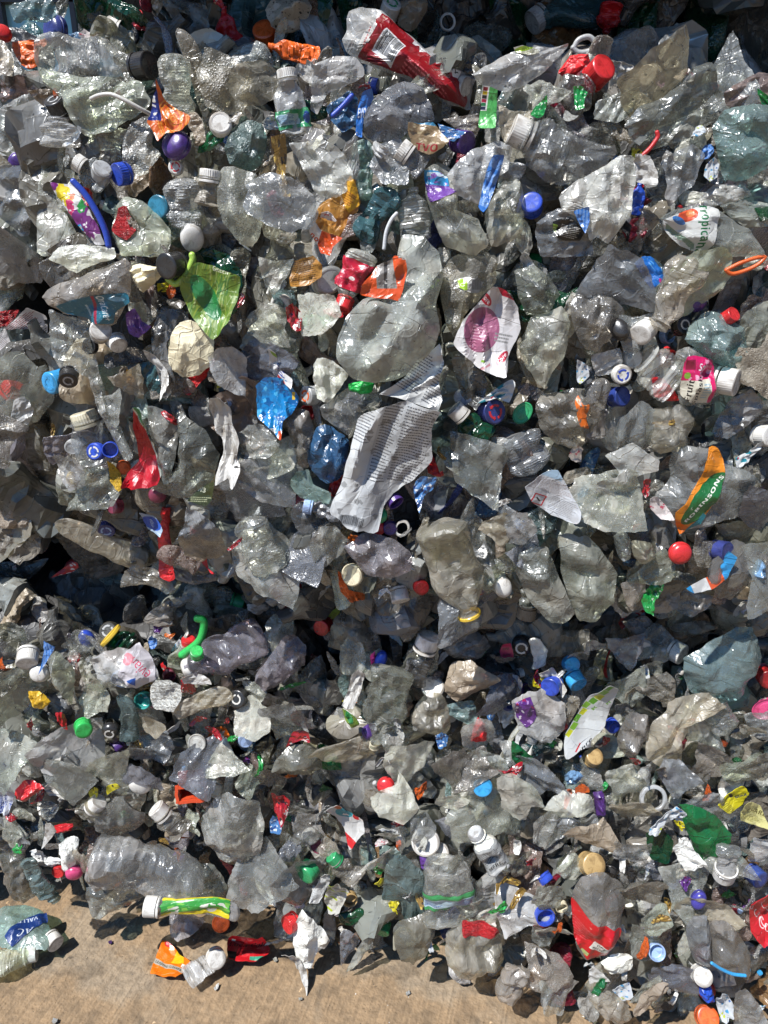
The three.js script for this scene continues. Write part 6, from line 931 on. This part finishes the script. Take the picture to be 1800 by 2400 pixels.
// pieces that belong to one thing
onto('printed tub wall splashed with paint colours', 'curved blue tub rim', 'rim');
onto('clear bottle with a black nozzle cap', 'black nozzle cap with a clear top', 'cap');
onto('orange bottle with a ribbed orange cap', 'ribbed orange cap on the top edge', 'cap');
onto('deep blue bottle with a cobalt band', 'cobalt band across the deep blue bottle', 'band');
onto('dark clear bottle with a bright red cap', 'bright red ribbed cap above the green film', 'cap');
onto('dark green bottle behind the lime label', 'large lime green leaf print label', 'label');
onto('dark green bottle behind the lime label', 'lime neck ring beside the black ribbed cap', 'neck_ring');
onto('dark green bottle behind the lime label', 'black ribbed cap on the lime labelled bottle', 'cap');
onto('grey hazy bottle with a dark collar', 'pale lilac cap on the grey hazy bottle', 'cap');
onto('wide clear dome beside the black oval cap', 'black oval cap on a clear dome', 'cap');
onto('beige clear bottle with a round white cap', 'round white cap of the beige clear bottle', 'cap');
onto('dark green bottle with a yellow ringed cap', 'black embossed cap with a yellow ring', 'cap');
onto('large square aqua grey bottle in the upper bale', 'neck of the square bottle with black cap', 'neck');
onto('bright green trigger of a spray bottle', 'green collar below the spray trigger', 'collar');
onto('upper lobe of a waisted grey bottle', 'lower lobe of a waisted grey bottle', 'lower_lobe');
onto('small clear bottle lying on the ground', 'white banded cap on the small ground bottle', 'cap');
onto('olive cup base with a moulded hook', 'moulded hook on the olive cup', 'hook');
onto('round clear bottle with a sky blue band', 'sky blue band round the clear bottle', 'band');
onto('white rag of film hanging to the ground', 'torn tail of the white rag', 'tail');
onto('white rag of film hanging to the ground', 'red cap on the white rag', 'cap');
onto('huge clear bottle lying at the bale foot', 'rear flap of the huge clear bottle', 'flap');
const relabel = (a, b) => { byLabel[a].userData.label = b; const k = ANCHORS.find(q => q.label === a); if (k) k.label = b; };
relabel('dark green bottle behind the lime label', 'green bottle with lime leaf label and black ribbed cap');
relabel('upper lobe of a waisted grey bottle', 'waisted grey bottle wall below the hazard diamond');
relabel('printed tub wall splashed with paint colours', 'paint splashed tub wall with a curved blue rim');
// ---------- the rest of the bales: crushed pieces pressed in between the things above ----------
const R = rng(4242), rr = (a, b) => a + (b - a) * R(), pick = (a) => a[Math.floor(R() * a.length)];
const outline = (n, ax, ay, j) => [...Array(n)].map((_, k) => { const t = k / n * 6.283, q = 1 + rr(-j, j); return [Math.cos(t) * ax * q, Math.sin(t) * ay * q]; });
const KIND = {
  crushed_bottle: [...Array(18)].map((_, k) => { const L = 0.2, W = rr(0.075, 0.11), b = bottle({ L, W, seed: 900 + k, flat: rr(0.2, 0.42), nk: rr(0.28, 0.46), bend: rr(-0.18, 0.18), twist: rr(-0.9, 0.9), crum: rr(0.6, 1.1), neck: true, ribs: k % 2 ? 16 : 0, ns: 30, nt: 26 }); b.W = W; b.h = L / 2; return b; }),
  flattened_bottle: [...Array(16)].map((_, k) => { const W = rr(0.06, 0.1), b = bottle({ L: 0.2, W, seed: 1000 + k, flat: rr(0.14, 0.34), bend: rr(-0.22, 0.22), twist: rr(-1.2, 1.2), crum: rr(0.6, 1.1), neck: false, ribs: k % 2 ? 16 : 0, ns: 30, nt: 26 }); b.W = W; b.h = 0.1; return b; }),
  plastic_piece: [...Array(18)].map((_, k) => ({ ...pillow(outline(7, rr(0.05, 0.075), rr(0.03, 0.05), 0.4), { seed: 1200 + k, crum: rr(0.9, 1.5), rag: 0.08, curl: rr(-0.3, 0.6), m: 64, K: 12, T: rr(0.003, 0.014) }), h: 0.06 })),
  folded_sheet: [...Array(16)].map((_, k) => k % 4 ? Object.assign(bottle({ L: 0.22, W: rr(0.024, 0.05), seed: 1550 + k, flat: rr(0.14, 0.3), bend: rr(-0.3, 0.3), twist: rr(-1.4, 1.4), crum: rr(0.6, 1), neck: k % 4 === 1, nk: 0.5, ns: 34, nt: 22 }), { h: 0.11 }) : ({ ...pillow(outline(8, rr(0.016, 0.036), rr(0.09, 0.13), 0.3), { seed: 1500 + k, crum: rr(0.9, 1.6), rag: 0.08, curl: rr(-0.2, 0.3), m: 60, K: 8, T: rr(0.004, 0.011) }), h: 0.11 })),
  plastic_sheet: [...Array(12)].map((_, k) => ({ ...pillow(outline(8, rr(0.05, 0.07), rr(0.03, 0.055), 0.45), { seed: 1700 + k, crum: rr(0.7, 1.2), rag: 0.1, curl: rr(-0.2, 0.7), m: 72, K: 13, T: rr(0.002, 0.006), back: -0.5 }), h: 0.06 })),
  film_shred: [...Array(14)].map((_, k) => ({ ...sheet(outline(6, rr(0.006, 0.013), rr(0.02, 0.03), 0.5), { seed: 2000 + k, crum: rr(1, 1.8), rag: 0.15, curl: rr(-1, 1), m: 32, K: 5, a: rr(-90, 90) }), h: 0.026 })),
  label_scrap: [...Array(12)].map((_, k) => ({ ...sheet(outline(7, rr(0.018, 0.032), rr(0.014, 0.026), 0.5), { seed: 1800 + k, crum: rr(1.1, 2), rag: 0.12, curl: rr(-0.8, 0.8), m: 44, K: 7, a: rr(-90, 90) }), h: 0.03 })),
};
const NOUN = { crushed_bottle: 'necked bottle', flattened_bottle: 'flattened bottle', plastic_piece: 'crumpled piece', folded_sheet: 'folded strip', plastic_sheet: 'film', film_shred: 'torn shred', film_shred: 'shred', label_scrap: 'label scrap', bottlecap: 'cap' };
const CLEAR = ['clear', 'clear', 'clear', 'clear', 'dirty', 'dirty', 'grey', 'grey', 'bright', 'bright', 'beige', 'smoke', 'greygreen', 'green0', 'aqua', 'bluegrey', 'violet', 'rose', 'tan', 'olive'];
const COLOR = ['dgreen', 'teal', 'blue', 'brown', 'darkaqua', 'white', 'white', 'lblue', 'red', 'green', 'black', 'navy', 'maroon'];
const SCRAP = ['whiteGrime', 'whiteGrime', 'redFoil', 'redWhite', 'blueFoil', 'greenFoil', 'pinkWhite', 'whiteBlueBits', 'goldFoil', 'purpleFoil', 'yellowCode', 'limeStripes', 'tealSheet', 'newsTwo', 'orangeFlame', 'redText', 'greenBlueText', 'blueText'];
const SCRAPLOOK = { whiteGrime: 'grimy white', redFoil: 'red foil', redWhite: 'red and white', blueFoil: 'blue foil', greenFoil: 'green foil', pinkWhite: 'pink and white', whiteBlueBits: 'white and blue', goldFoil: 'gold foil', purpleFoil: 'purple foil', yellowCode: 'yellow', limeStripes: 'lime striped', tealSheet: 'teal and white', newsTwo: 'text covered', orangeFlame: 'orange', redText: 'red', greenBlueText: 'green and blue', blueText: 'blue' };
const CAPCOL = ['wcap', 'wcap', 'wcap', 'wcap', 'gcap', 'kcap', 'rcap', 'rcap', 'bcap', 'gncap', 'pcap', 'lbcap', 'sky', 'ocap', 'ncap', 'crm', 'tanc', 'mar'];
const CAPLOOK = { wcap: 'white', gcap: 'grey', kcap: 'black', rcap: 'red', bcap: 'blue', gncap: 'green', pcap: 'purple', lbcap: 'pale blue', sky: 'sky blue', ocap: 'orange', ncap: 'navy', crm: 'cream', tanc: 'tan', mar: 'maroon' };
const taken = new Set();
function whereLabel(desc, x, y) {                                       // says which one: by the nearest thing of note and the side it lies on
  const near = ANCHORS.map(a => [Math.hypot(a.x - x, a.y - y) / (0.5 * a.r + 20), a]).sort((p, q) => p[0] - q[0]).slice(0, 14);
  for (const [, a] of near) for (const verb of ['', 'close ', 'further ']) {
    const dx = x - a.x, dy = y - a.y, side = Math.abs(dy) > 0.8 * Math.abs(dx) ? (dy < 0 ? 'above' : 'below') : 'beside';
    const d = Math.hypot(dx, dy) / a.r; if (verb === 'close ' && d > 1.2 || verb === 'further ' && d < 1.6) continue;
    const t = `${desc} ${verb}${side} the ${a.label}`.replace('close beside', 'right next to').replace('further ', 'some way ').replace('close ', 'just ');
    if (!taken.has(t) && t.split(' ').length <= 16) { taken.add(t); return t; }
  }
  return null;
}
const counts = {};
const protos = {};
function filler(kind, px, py, size, ang, look, dz) {                    // a clone of one of the kind's shapes: size = photo pixels of its longer side
  const v = Math.floor(R() * (KIND[kind] ?? [0]).length), z = LEVEL(px, py, dz), p = at(px, py, z), pp = perPx(p);
  const big = size > 150 ? 'large ' : size < 75 ? 'small ' : '';
  let o, desc;
  if (kind === 'bottlecap') {
    const ck = pick(['screw', 'screw', 'tall', 'smooth', 'dome', 'open', 'flip']), key = ck + look; desc = `${CAPLOOK[look]} ${ck === 'open' ? 'hollow ' : ck === 'dome' ? 'domed ' : ck === 'flip' ? 'flip ' : ck === 'tall' ? 'ribbed ' : ''}cap`;
    if (!protos[key]) { const g = capMesh(ck, look, 1); protos[key] = g.children.length === 1 ? g.children[0] : g; }
    o = protos[key].clone(); o.scale.multiplyScalar(size * pp * (o.isMesh ? 1 : 1)); o.quaternion.setFromUnitVectors(V(0, 0, 1), V(rr(-0.8, 0.8), rr(-0.6, 0.8), rr(0.4, 1)).normalize());
  } else {
    const proto = KIND[kind][v], vr = Math.floor(R() * 3); desc = `${big}${SCRAPLOOK[look] ?? LOOK[look]} ${NOUN[kind]}`;
    const mat = PRINT[look] ? print(look) : film(look, vr, R() < 0.12 && kind !== 'folded_sheet');
    const key = kind + v + look + vr, cap = kind === 'crushed_bottle' && R() < 0.5;
    if (!protos[key + cap]) {
      if (kind === 'crushed_bottle') { const g = new THREE.Group(); part(g, 'body', proto.geo, mat); if (cap) { const dm = proto.neckR * 2.35, c = capMesh('screw', pick(CAPCOL), dm); c.name = 'cap'; c.position.set(proto.top[0], proto.top[1] - dm * 0.2, proto.top[2]); c.rotation.x = -Math.PI / 2; g.add(c); } protos[key + cap] = g; }
      else protos[key + cap] = new THREE.Mesh(proto.geo, mat);
    }
    o = protos[key + cap].clone(); o.scale.setScalar(size * pp / (2 * proto.h)); o.rotation.set(rr(-0.5, 0.4), rr(-0.6, 0.6), ang, 'ZYX'); if (R() < 0.5) o.rotateY(Math.PI);
  }
  const t = whereLabel(desc, px, py); if (!t) return false;
  o.position.copy(p); counts[kind] = (counts[kind] ?? 0) + 1;
  add(o, kind, t, px, py, size / 2, false); o.userData.group = { crushed_bottle: 'crushed bottles packed between larger ones', flattened_bottle: 'flattened bottles packed in the bales', plastic_piece: 'crumpled pieces packed in the bales', folded_sheet: 'folded strips packed in the bales', plastic_sheet: 'films draped over the bales', film_shred: 'torn shreds stuck in the bales', label_scrap: 'label scraps caught in the bales', bottlecap: 'caps caught in the bales' }[kind];
  return true;
}
// how full the face is at a photo pixel, over a footprint
const full = (x, y, r) => { let s = 0, n = 0; for (let j = -2; j <= 2; j++) for (let i = -2; i <= 2; i++) { const a = Math.floor((x + i * r / 2) / 10), b = Math.floor((y + j * r / 2) / 10); if (a < 0 || a > 179 || b < 0 || b > 239) continue; s += Math.min(1, COVER[b * 180 + a]); n++; } return n ? s / n : 1; };
const footY = (px) => px < 560 ? 2085 : px < 640 ? 2085 + (px - 560) * 1.9 : 2240 + 190 * sstep(950, 1450, px);   // where the bales meet the ground
const LIMIT = { crushed_bottle: 165, flattened_bottle: 260, plastic_piece: 120, folded_sheet: 298, label_scrap: 100, bottlecap: 40, plastic_sheet: 190 };
function tintAt(px, py, kind) {
  if (kind === 'bottlecap') return pick(CAPCOL); if (kind === 'label_scrap') return pick(SCRAP);
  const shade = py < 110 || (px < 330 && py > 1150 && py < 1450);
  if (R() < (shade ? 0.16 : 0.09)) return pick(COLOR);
  if (shade) return pick(py < 110 ? ['smoke', 'smoke', 'dgreen', 'darkaqua', 'teal', 'black', 'greygreen'] : ['smoke', 'greygreen', 'grey', 'darkaqua', 'dirty', 'smoke']);  // darker tints stand in for shade in the top gap and the hollow
  return lower(px, py) && R() < 0.4 ? pick(['bright', 'clear', 'clear', 'beige', 'grey', 'rose', 'clear']) : pick(CLEAR);
}
const lower = (px, py) => py > seamY(px);
for (let pass = 0; pass < 7; pass++) for (let n = 0; n < 900; n++) {
  const px = rr(-40, 1840), py = rr(-20, 2400); if (py > footY(px) - 25 || px < 125 && py < 92) continue;
  const low = lower(px, py), seam = Math.abs(py - seamY(px)) < 55, k = R(), base = [235, 185, 140, 105, 80, 56, 40][pass];
  let kind = pass < 2 ? (k < 0.72 ? 'crushed_bottle' : k < 0.86 ? 'plastic_piece' : 'folded_sheet') : pass < 4 ? (k < 0.38 ? 'crushed_bottle' : k < 0.47 ? 'plastic_piece' : k < 0.88 ? 'folded_sheet' : k < 0.94 ? 'bottlecap' : 'label_scrap') : (k < 0.1 ? 'crushed_bottle' : k < 0.35 ? 'plastic_piece' : k < 0.6 ? 'folded_sheet' : k < 0.72 ? 'bottlecap' : 'label_scrap');
  if (kind === 'crushed_bottle' && R() < 0.5) kind = 'flattened_bottle'; if (low && kind === 'plastic_piece' && R() < 0.6) kind = R() < 0.5 ? 'folded_sheet' : 'flattened_bottle';
  if ((counts[kind] ?? 0) >= LIMIT[kind]) continue;
  if (!low && (kind === 'bottlecap' || kind === 'label_scrap') && R() < 0.6) continue;
  const size = kind === 'bottlecap' ? rr(32, 46) * (low ? 0.85 : 1.15) : kind === 'label_scrap' ? rr(34, 66) : base * rr(0.75, 1.35) * (low ? 0.68 : 1.12) * (kind === 'folded_sheet' ? 1.1 : 1);
  const m = size * 0.3, hole = ((px - 195) / (150 + m)) ** 2 + ((py - 1325) / (85 + m)) ** 2 < 1;
  if (R() < (hole ? 0.97 : 0.9) && (hole || Math.abs(py - seamY(px) - 20) < 16 + m * 0.7 && px > 420 && px < 1500 || py < 140 && py > 85 && px > 750 || py < 85 && px > 1000 && R() < 0.7
    || Math.abs(px - seamX(py)) < 14 + m * 0.7 && py > 1440 && py < 1880 || Math.abs(px - 100) < 14 + m * 0.8 && py > 230 && py < 1250 || px < 80 && py > 560 && py < 1450 && R() < 0.4)) continue;
  const c = full(px, py, size * 0.42); if (c > [0.42, 0.5, 0.62, 0.8, 0.93, 0.985, 2][pass]) continue;
  if (pass === 6 && (kind !== 'label_scrap' && kind !== 'bottlecap' || R() < 0.6)) continue;
  const vert = kind === 'folded_sheet' ? (seam ? 1.57 + rr(-0.3, 0.3) : rr(-0.5, 0.5)) : (kind === 'crushed_bottle' || kind === 'flattened_bottle') && low && R() < 0.75 ? rr(-0.45, 0.45) : rr(0, 6.28);
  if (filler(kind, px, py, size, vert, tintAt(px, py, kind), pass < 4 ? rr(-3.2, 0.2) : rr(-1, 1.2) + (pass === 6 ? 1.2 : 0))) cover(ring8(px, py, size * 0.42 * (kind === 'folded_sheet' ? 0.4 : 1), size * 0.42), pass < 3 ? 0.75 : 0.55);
}
// clear films draped over the rest, kept off the printed pieces
for (let n = 0; n < 2200 && (counts.plastic_sheet ?? 0) < 190; n++) {
  const px = rr(-20, 1820), py = rr(110, 2380), low = lower(px, py), size = rr(95, 230) * (low ? 0.72 : 1); if (py > footY(px) - 50 || Math.abs(py - seamY(px)) < 70 || Math.abs(px - 100) < 60 || ((px - 195) / 230) ** 2 + ((py - 1325) / 160) ** 2 < 1) continue;
  let k = 0; for (let j = -2; j <= 2; j++) for (let i = -2; i <= 2; i++) k += KEY[clamp(Math.floor((py + j * size / 5) / 10), 0, 239) * 180 + clamp(Math.floor((px + i * size / 5) / 10), 0, 179)] > 0.95 ? 1 : KEY[clamp(Math.floor((py + j * size / 5) / 10), 0, 239) * 180 + clamp(Math.floor((px + i * size / 5) / 10), 0, 179)] > 0 ? 0.35 : 0;
  if (k > 4 || !low && R() < 0.3) continue;
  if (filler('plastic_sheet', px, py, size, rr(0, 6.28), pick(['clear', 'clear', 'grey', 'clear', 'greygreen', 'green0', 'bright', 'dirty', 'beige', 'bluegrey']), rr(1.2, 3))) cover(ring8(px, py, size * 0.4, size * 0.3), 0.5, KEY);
}
for (let n = 0; n < 3000 && (counts.film_shred ?? 0) < 270; n++) {
  const px = rr(0, 1800), py = rr(200, 2380); if (py > footY(px) - 20 || !lower(px, py) && R() < 0.65 || KEY[Math.min(239, Math.floor(py / 10)) * 180 + Math.min(179, Math.floor(px / 10))] > 0.9) continue;
  filler('film_shred', px, py, rr(26, 64), rr(0, 6.28), pick(['whiteGrime', 'whiteGrime', 'bright', 'bright', 'clear', 'beige', 'beige', 'white', 'tan', 'grey', 'redFoil', 'pinkWhite', 'goldFoil', 'newsTwo', 'greenFoil', 'whiteBlueBits', 'black', 'orange']), rr(0.5, 2.6));
}
console.log('fillers', JSON.stringify(counts), 'anchors', ANCHORS.length);
// ---------- the mass of each bale behind the pieces that can be told apart ----------
const stuffGeo = [...Array(7)].map((_, k) => k < 4 ? bottle({ L: 0.17, W: 0.085, seed: 2100 + k, crum: 1.3, ns: 18, nt: 16, bend: 0.1 }).geo : pillow(outline(7, 0.055, 0.045, 0.4), { seed: 2200 + k, m: 28, K: 6, crum: 1.5, rag: 0.1 }).geo);
const shadeCoreMat = new THREE.MeshPhysicalMaterial({ color: new THREE.Color(0.05, 0.05, 0.05), roughness: 0.5, map: grime, bumpMap: crinkle, bumpScale: 0.01, side: THREE.DoubleSide }); shadeCoreMat.name = 'darkened packed plastic';  // near black: the shade of deep gaps is put into the colour
const massMats = ['grey', 'dirty', 'smoke', 'greygreen', 'beige', 'darkaqua', 'white'].map((t, i) => { const m = film(t, i % 3).clone(); m.transmission *= 0.45; m.name = 'packed ' + t; return m; });
function bale(label, x0, x1, y0, y1, back, zf, density) {
  const g = new THREE.Group(); g.name = numbered('packed_plastic'); g.userData = { kind: 'stuff', label, category: 'plastic bale' };
  const nx = Math.ceil((x1 - x0) / 0.05), ny = Math.ceil((y1 - y0) / 0.05), pos = [], uv = [], idx = [];
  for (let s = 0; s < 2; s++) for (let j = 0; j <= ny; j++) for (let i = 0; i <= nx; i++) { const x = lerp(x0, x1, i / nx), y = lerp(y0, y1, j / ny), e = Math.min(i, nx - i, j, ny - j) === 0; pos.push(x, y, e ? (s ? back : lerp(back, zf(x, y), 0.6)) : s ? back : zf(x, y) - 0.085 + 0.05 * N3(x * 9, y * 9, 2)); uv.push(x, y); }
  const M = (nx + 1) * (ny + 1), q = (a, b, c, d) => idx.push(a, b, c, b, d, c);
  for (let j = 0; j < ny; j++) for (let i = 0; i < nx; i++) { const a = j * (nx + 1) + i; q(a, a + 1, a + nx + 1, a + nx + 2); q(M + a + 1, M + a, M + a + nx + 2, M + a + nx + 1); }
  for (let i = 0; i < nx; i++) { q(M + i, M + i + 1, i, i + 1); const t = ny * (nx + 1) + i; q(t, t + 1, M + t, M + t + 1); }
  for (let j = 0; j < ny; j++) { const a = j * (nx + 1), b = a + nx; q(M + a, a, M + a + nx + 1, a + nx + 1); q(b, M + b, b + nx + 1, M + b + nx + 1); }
  part(g, 'dark_bale_core', build(pos, uv, idx), shadeCoreMat);
  const n = Math.round((x1 - x0) * (y1 - y0) * density / 7), r = rng(Math.round(x0 * 97 + y0 * 31) + 77);
  stuffGeo.forEach((geo, k) => {
    const im = new THREE.InstancedMesh(geo, massMats[k], n), o = new THREE.Object3D(); im.name = 'darkened_packed_pieces'; im.userData.kind = 'stuff';
    for (let i = 0; i < n; i++) { const x = lerp(x0, x1, r()), y = lerp(y0 + 0.02, y1, r()); o.position.set(x, y, zf(x, y) - 0.075 + 0.065 * r()); o.rotation.set((r() - 0.5) * 1.2, (r() - 0.5) * 1.2, r() * 6.28); o.scale.setScalar(0.6 + 0.7 * r()); o.updateMatrix(); im.setMatrixAt(i, o.matrix); const c = (0.2 + 0.4 * r()) * (y0 > yTop ? 0.35 : 1); im.setColorAt(i, new THREE.Color(c, c * (0.96 + 0.06 * r()), c * (0.88 + 0.14 * r()))); }  // colours darkened to carry the shade of the gaps, most in the top bale
    g.add(im);
  });
  scene.add(g); g.traverse(m => { if (m.isMesh) m.castShadow = m.receiveShadow = true; });
}
// face() in world terms: look the depth up along the line of sight, twice refined
const project = (x, y, z) => { const d = V(x, y, z).sub(EYE), f = V(0, Math.sin(PITCH), -Math.cos(PITCH)), u = V(0, Math.cos(PITCH), Math.sin(PITCH)), k = FOCAL / d.dot(f); return [900 + d.x * k, 1200 - d.dot(u) * k]; };
const faceW = (x, y) => { let z = 0; for (let i = 0; i < 3; i++) { const [px, py] = project(x, y, z); z = face(clamp(px, -300, 2100), clamp(py, -200, 2600)); } return z; };
const ySeam = at(900, 1425, -0.03).y, yTop = at(900, 112, -0.1).y, xLeft = at(105, 700, -0.05).x;
bale('crushed plastic packed in the upper bale', xLeft + 0.01, 1.5, ySeam + 0.012, yTop, -0.9, faceW, 330);
bale('crushed plastic packed in the lower middle bale', at(740, 1900, 0).x, 1.5, 0.02, ySeam - 0.008, -0.9, (x, y) => Math.max(faceW(x, y), -0.12) - 0.02 - 0.08 * sstep(0.16, 0.02, y), 330);
bale('crushed plastic packed in the lower bale beside it', -1.6, at(735, 1900, 0).x - 0.02, 0.2, ySeam - 0.03, -0.95, (x, y) => Math.min(faceW(x, y), -0.02) - 0.02 - 0.12 * sstep(0.34, 0.2, y), 330);
bale('crushed plastic packed in the far upper bale', -1.6, xLeft - 0.03, ySeam + 0.01, yTop - 0.02, -0.95, (x, y) => Math.min(faceW(x, y), -0.08), 330);
bale('crushed plastic packed in the shaded bale on top', at(112, 40, -0.15).x, 1.5, yTop + 0.05, yTop + 0.8, -0.9, (x, y) => lerp(-0.34, 0.16, sstep(yTop, yTop + 0.42, y)), 260);  // upper part out of view, leaned forward to shade the lower edge

// ---------- ground ----------
const concreteTex = dataTex(1024, (u, v) => {
  const st = pvalue(tbA, (u * 0.6 + v) * 12, (v * 0.3 - u) * 170 + 900, 170 * 4), a = fbm(tbB, u, v, 5, 5), b = fbm(tbC, u, v, 60, 3), c = fbm(tbA, u, v, 30, 2), w = W3((u + 0.06 * c) % 1, (v + 0.06 * b) % 1), w2 = W1(u, v);
  let k = 0.54 + 0.14 * (a - 0.5) + 0.16 * (b - 0.5) + 0.07 * (st - 0.5);
  if (w[2] > 0.8 && w[0] < 0.6 * (w[2] - 0.78) * (0.6 + c)) k *= 0.72; else if (w[2] < 0.03 && w[0] < 0.12) k = Math.min(0.95, k * 1.5);
  
  const t = sstep(0.45, 0.65, a); k *= 0.8; const dk = 1 - 0.12 * sstep(0.5, 0.8, fbm(tbA, u, v, 3, 4)) - 0.12 * sstep(0.6, 0.72, fbm(tbC, u, v, 16, 3)); k *= dk; return [k * lerp(1.14, 1.08, t), k * lerp(0.95, 0.95, t), k * lerp(0.72, 0.78, t)];
}, true, 1.45);
const concreteBump = dataTex(1024, (u, v) => { const st = pvalue(tbA, (u * 0.6 + v) * 12, (v * 0.3 - u) * 170 + 900, 170 * 4), w = W3(u, v); const k = 0.4 * fbm(tbC, u, v, 90, 3) + 0.2 * fbm(tbB, u, v, 14, 3) + 0.16 * st - (w[2] > 0.9 && w[0] < 0.14 ? 0.06 : 0) + 0.2; return [k, k, k]; }, false, 1.45);
{
  const g = new THREE.PlaneGeometry(160, 160, 1, 1), u = g.attributes.uv; for (let i = 0; i < u.count; i++) u.setXY(i, u.getX(i) * 160, u.getY(i) * 160);
  const m = new THREE.Mesh(g, new THREE.MeshStandardMaterial({ map: concreteTex, bumpMap: concreteBump, bumpScale: 0.007, roughness: 0.9 })); m.rotation.x = -Math.PI / 2; m.name = 'ground'; m.receiveShadow = true;
  m.userData = { kind: 'structure', label: 'worn brown brushed concrete yard with specks and fragments' }; scene.add(m);
}
{ // crumbs of stone and plastic: too many and too small to count
  const r = rng(66), gs = [...Array(3)].map((_, k) => pillow(outline(6, 0.004, 0.003, 0.4), { seed: 60 + k, m: 10, K: 3, T: 0.0014 }).geo), g = new THREE.Group(); g.name = 'litter_crumbs'; g.userData = { kind: 'stuff', label: 'tiny stone and plastic crumbs scattered on the concrete' };
  [[[0.66, 0.63, 0.58], 60], [[0.34, 0.28, 0.2], 260], [[0.12, 0.1, 0.08], 30]].forEach(([c, n], k) => { const im = new THREE.InstancedMesh(gs[k], solid(c, 0.7), n), o = new THREE.Object3D(); im.name = 'crumbs'; im.userData.kind = 'stuff'; for (let i = 0; i < n; i++) { o.position.set(-1.2 + 2.4 * r(), 0.001, -0.3 + 0.75 * r()); o.rotation.set(-1.57 + (r() - 0.5) * 0.5, (r() - 0.5) * 0.5, r() * 6); o.scale.setScalar((0.25 + 0.9 * r() * r()) * (k === 1 ? 0.5 : 0.55)); o.updateMatrix(); im.setMatrixAt(i, o.matrix); } g.add(im); });
  scene.add(g);
}
crop(0, 1800);
S('tiny purple fragment on the concrete', '700,1125 722,1115 728,1132 710,1142', 'purple', { ground: 0.006, z: 0, n: 'plastic_fragment' });
S('white torn fragment at the front of the concrete', '335,1640 350,1620 375,1625 365,1650 345,1655', 'white', { ground: 0.008, z: 0, n: 'plastic_fragment', crum: 1.5 });
S('printed grey fragment below the small ground bottle', '1385,1425 1400,1405 1420,1400 1412,1430 1395,1445', 'newsTwo', { ground: 0.006, z: 0, n: 'plastic_fragment' });
crop(600, 1800);
S('white fragment beside the torn tail', '110,1240 130,1222 140,1245 125,1262', 'white', { ground: 0.006, z: 0, n: 'plastic_fragment', crum: 1.5 });
S('white fragment in the middle of the concrete', '970,1455 990,1440 1000,1460 975,1475', 'white', { ground: 0.006, z: 0, n: 'plastic_fragment', crum: 1.5 });
S('pale pellet shaped fragment on the concrete', '275,1490 300,1485 300,1500 280,1505', 'white', { ground: 0.006, z: 0, n: 'plastic_fragment', crum: 0.3 });

// ---------- what shows through the gap at the top corner: a shed with a glazed window ----------
{
  const g = new THREE.Group(), wallM = new THREE.MeshStandardMaterial({ color: new THREE.Color(0.16, 0.13, 0.11), roughness: 0.85, bumpMap: scuff, bumpScale: 0.004 }), fr = new THREE.MeshStandardMaterial({ color: new THREE.Color(0.04, 0.04, 0.045), roughness: 0.5 }), gl = new THREE.MeshPhysicalMaterial({ color: new THREE.Color(0.25, 0.5, 0.55), roughness: 0.12, metalness: 0, clearcoat: 1 });
  const c = at(72, 62, -5), bx = (w, h, d, x, y, z, m, n, p = g) => { const q = part(p, n, new THREE.BoxGeometry(w, h, d), m); q.position.set(x, y, z); return q; };
  const H = c.y + 1.2, W = 5; g.position.set(c.x, 0, -5.2);
  bx(W, H - 0.9, 0.18, 0, (H - 0.9) / 2 - 0.0, -0.1, wallM, 'wall'); 
  const win = bx(1.6, 0.05, 0.12, 0, c.y - 0.33, 0.06, fr, 'window'); for (const [w, h, x, y] of [[1.6, 0.05, 0, 0.85], [0.05, 0.8, -0.775, 0.425], [0.05, 0.8, 0.775, 0.425], [0.035, 0.8, -0.25, 0.425], [0.035, 0.8, 0.28, 0.425], [1.5, 0.03, 0, 0.52]]) bx(w, h, 0.1, x, y, 0, fr, 'window_bar', win);
  bx(1.5, 0.8, 0.02, 0, 0.425, -0.03, gl, 'pane', win);
  bx(0.3, 0.5, 0.2, 0, H - 0.25, -0.1, wallM, 'roof_post'); bx(W + 0.4, 0.12, 1.2, 0, H + 0.06, 0.1, fr, 'roof');
  g.name = 'shed'; g.userData = { label: 'brown shed with a glazed window behind the bales', category: 'building' }; scene.add(g); g.traverse(m => { if (m.isMesh) m.castShadow = m.receiveShadow = true; });
}
renderer.render(scene, camera);
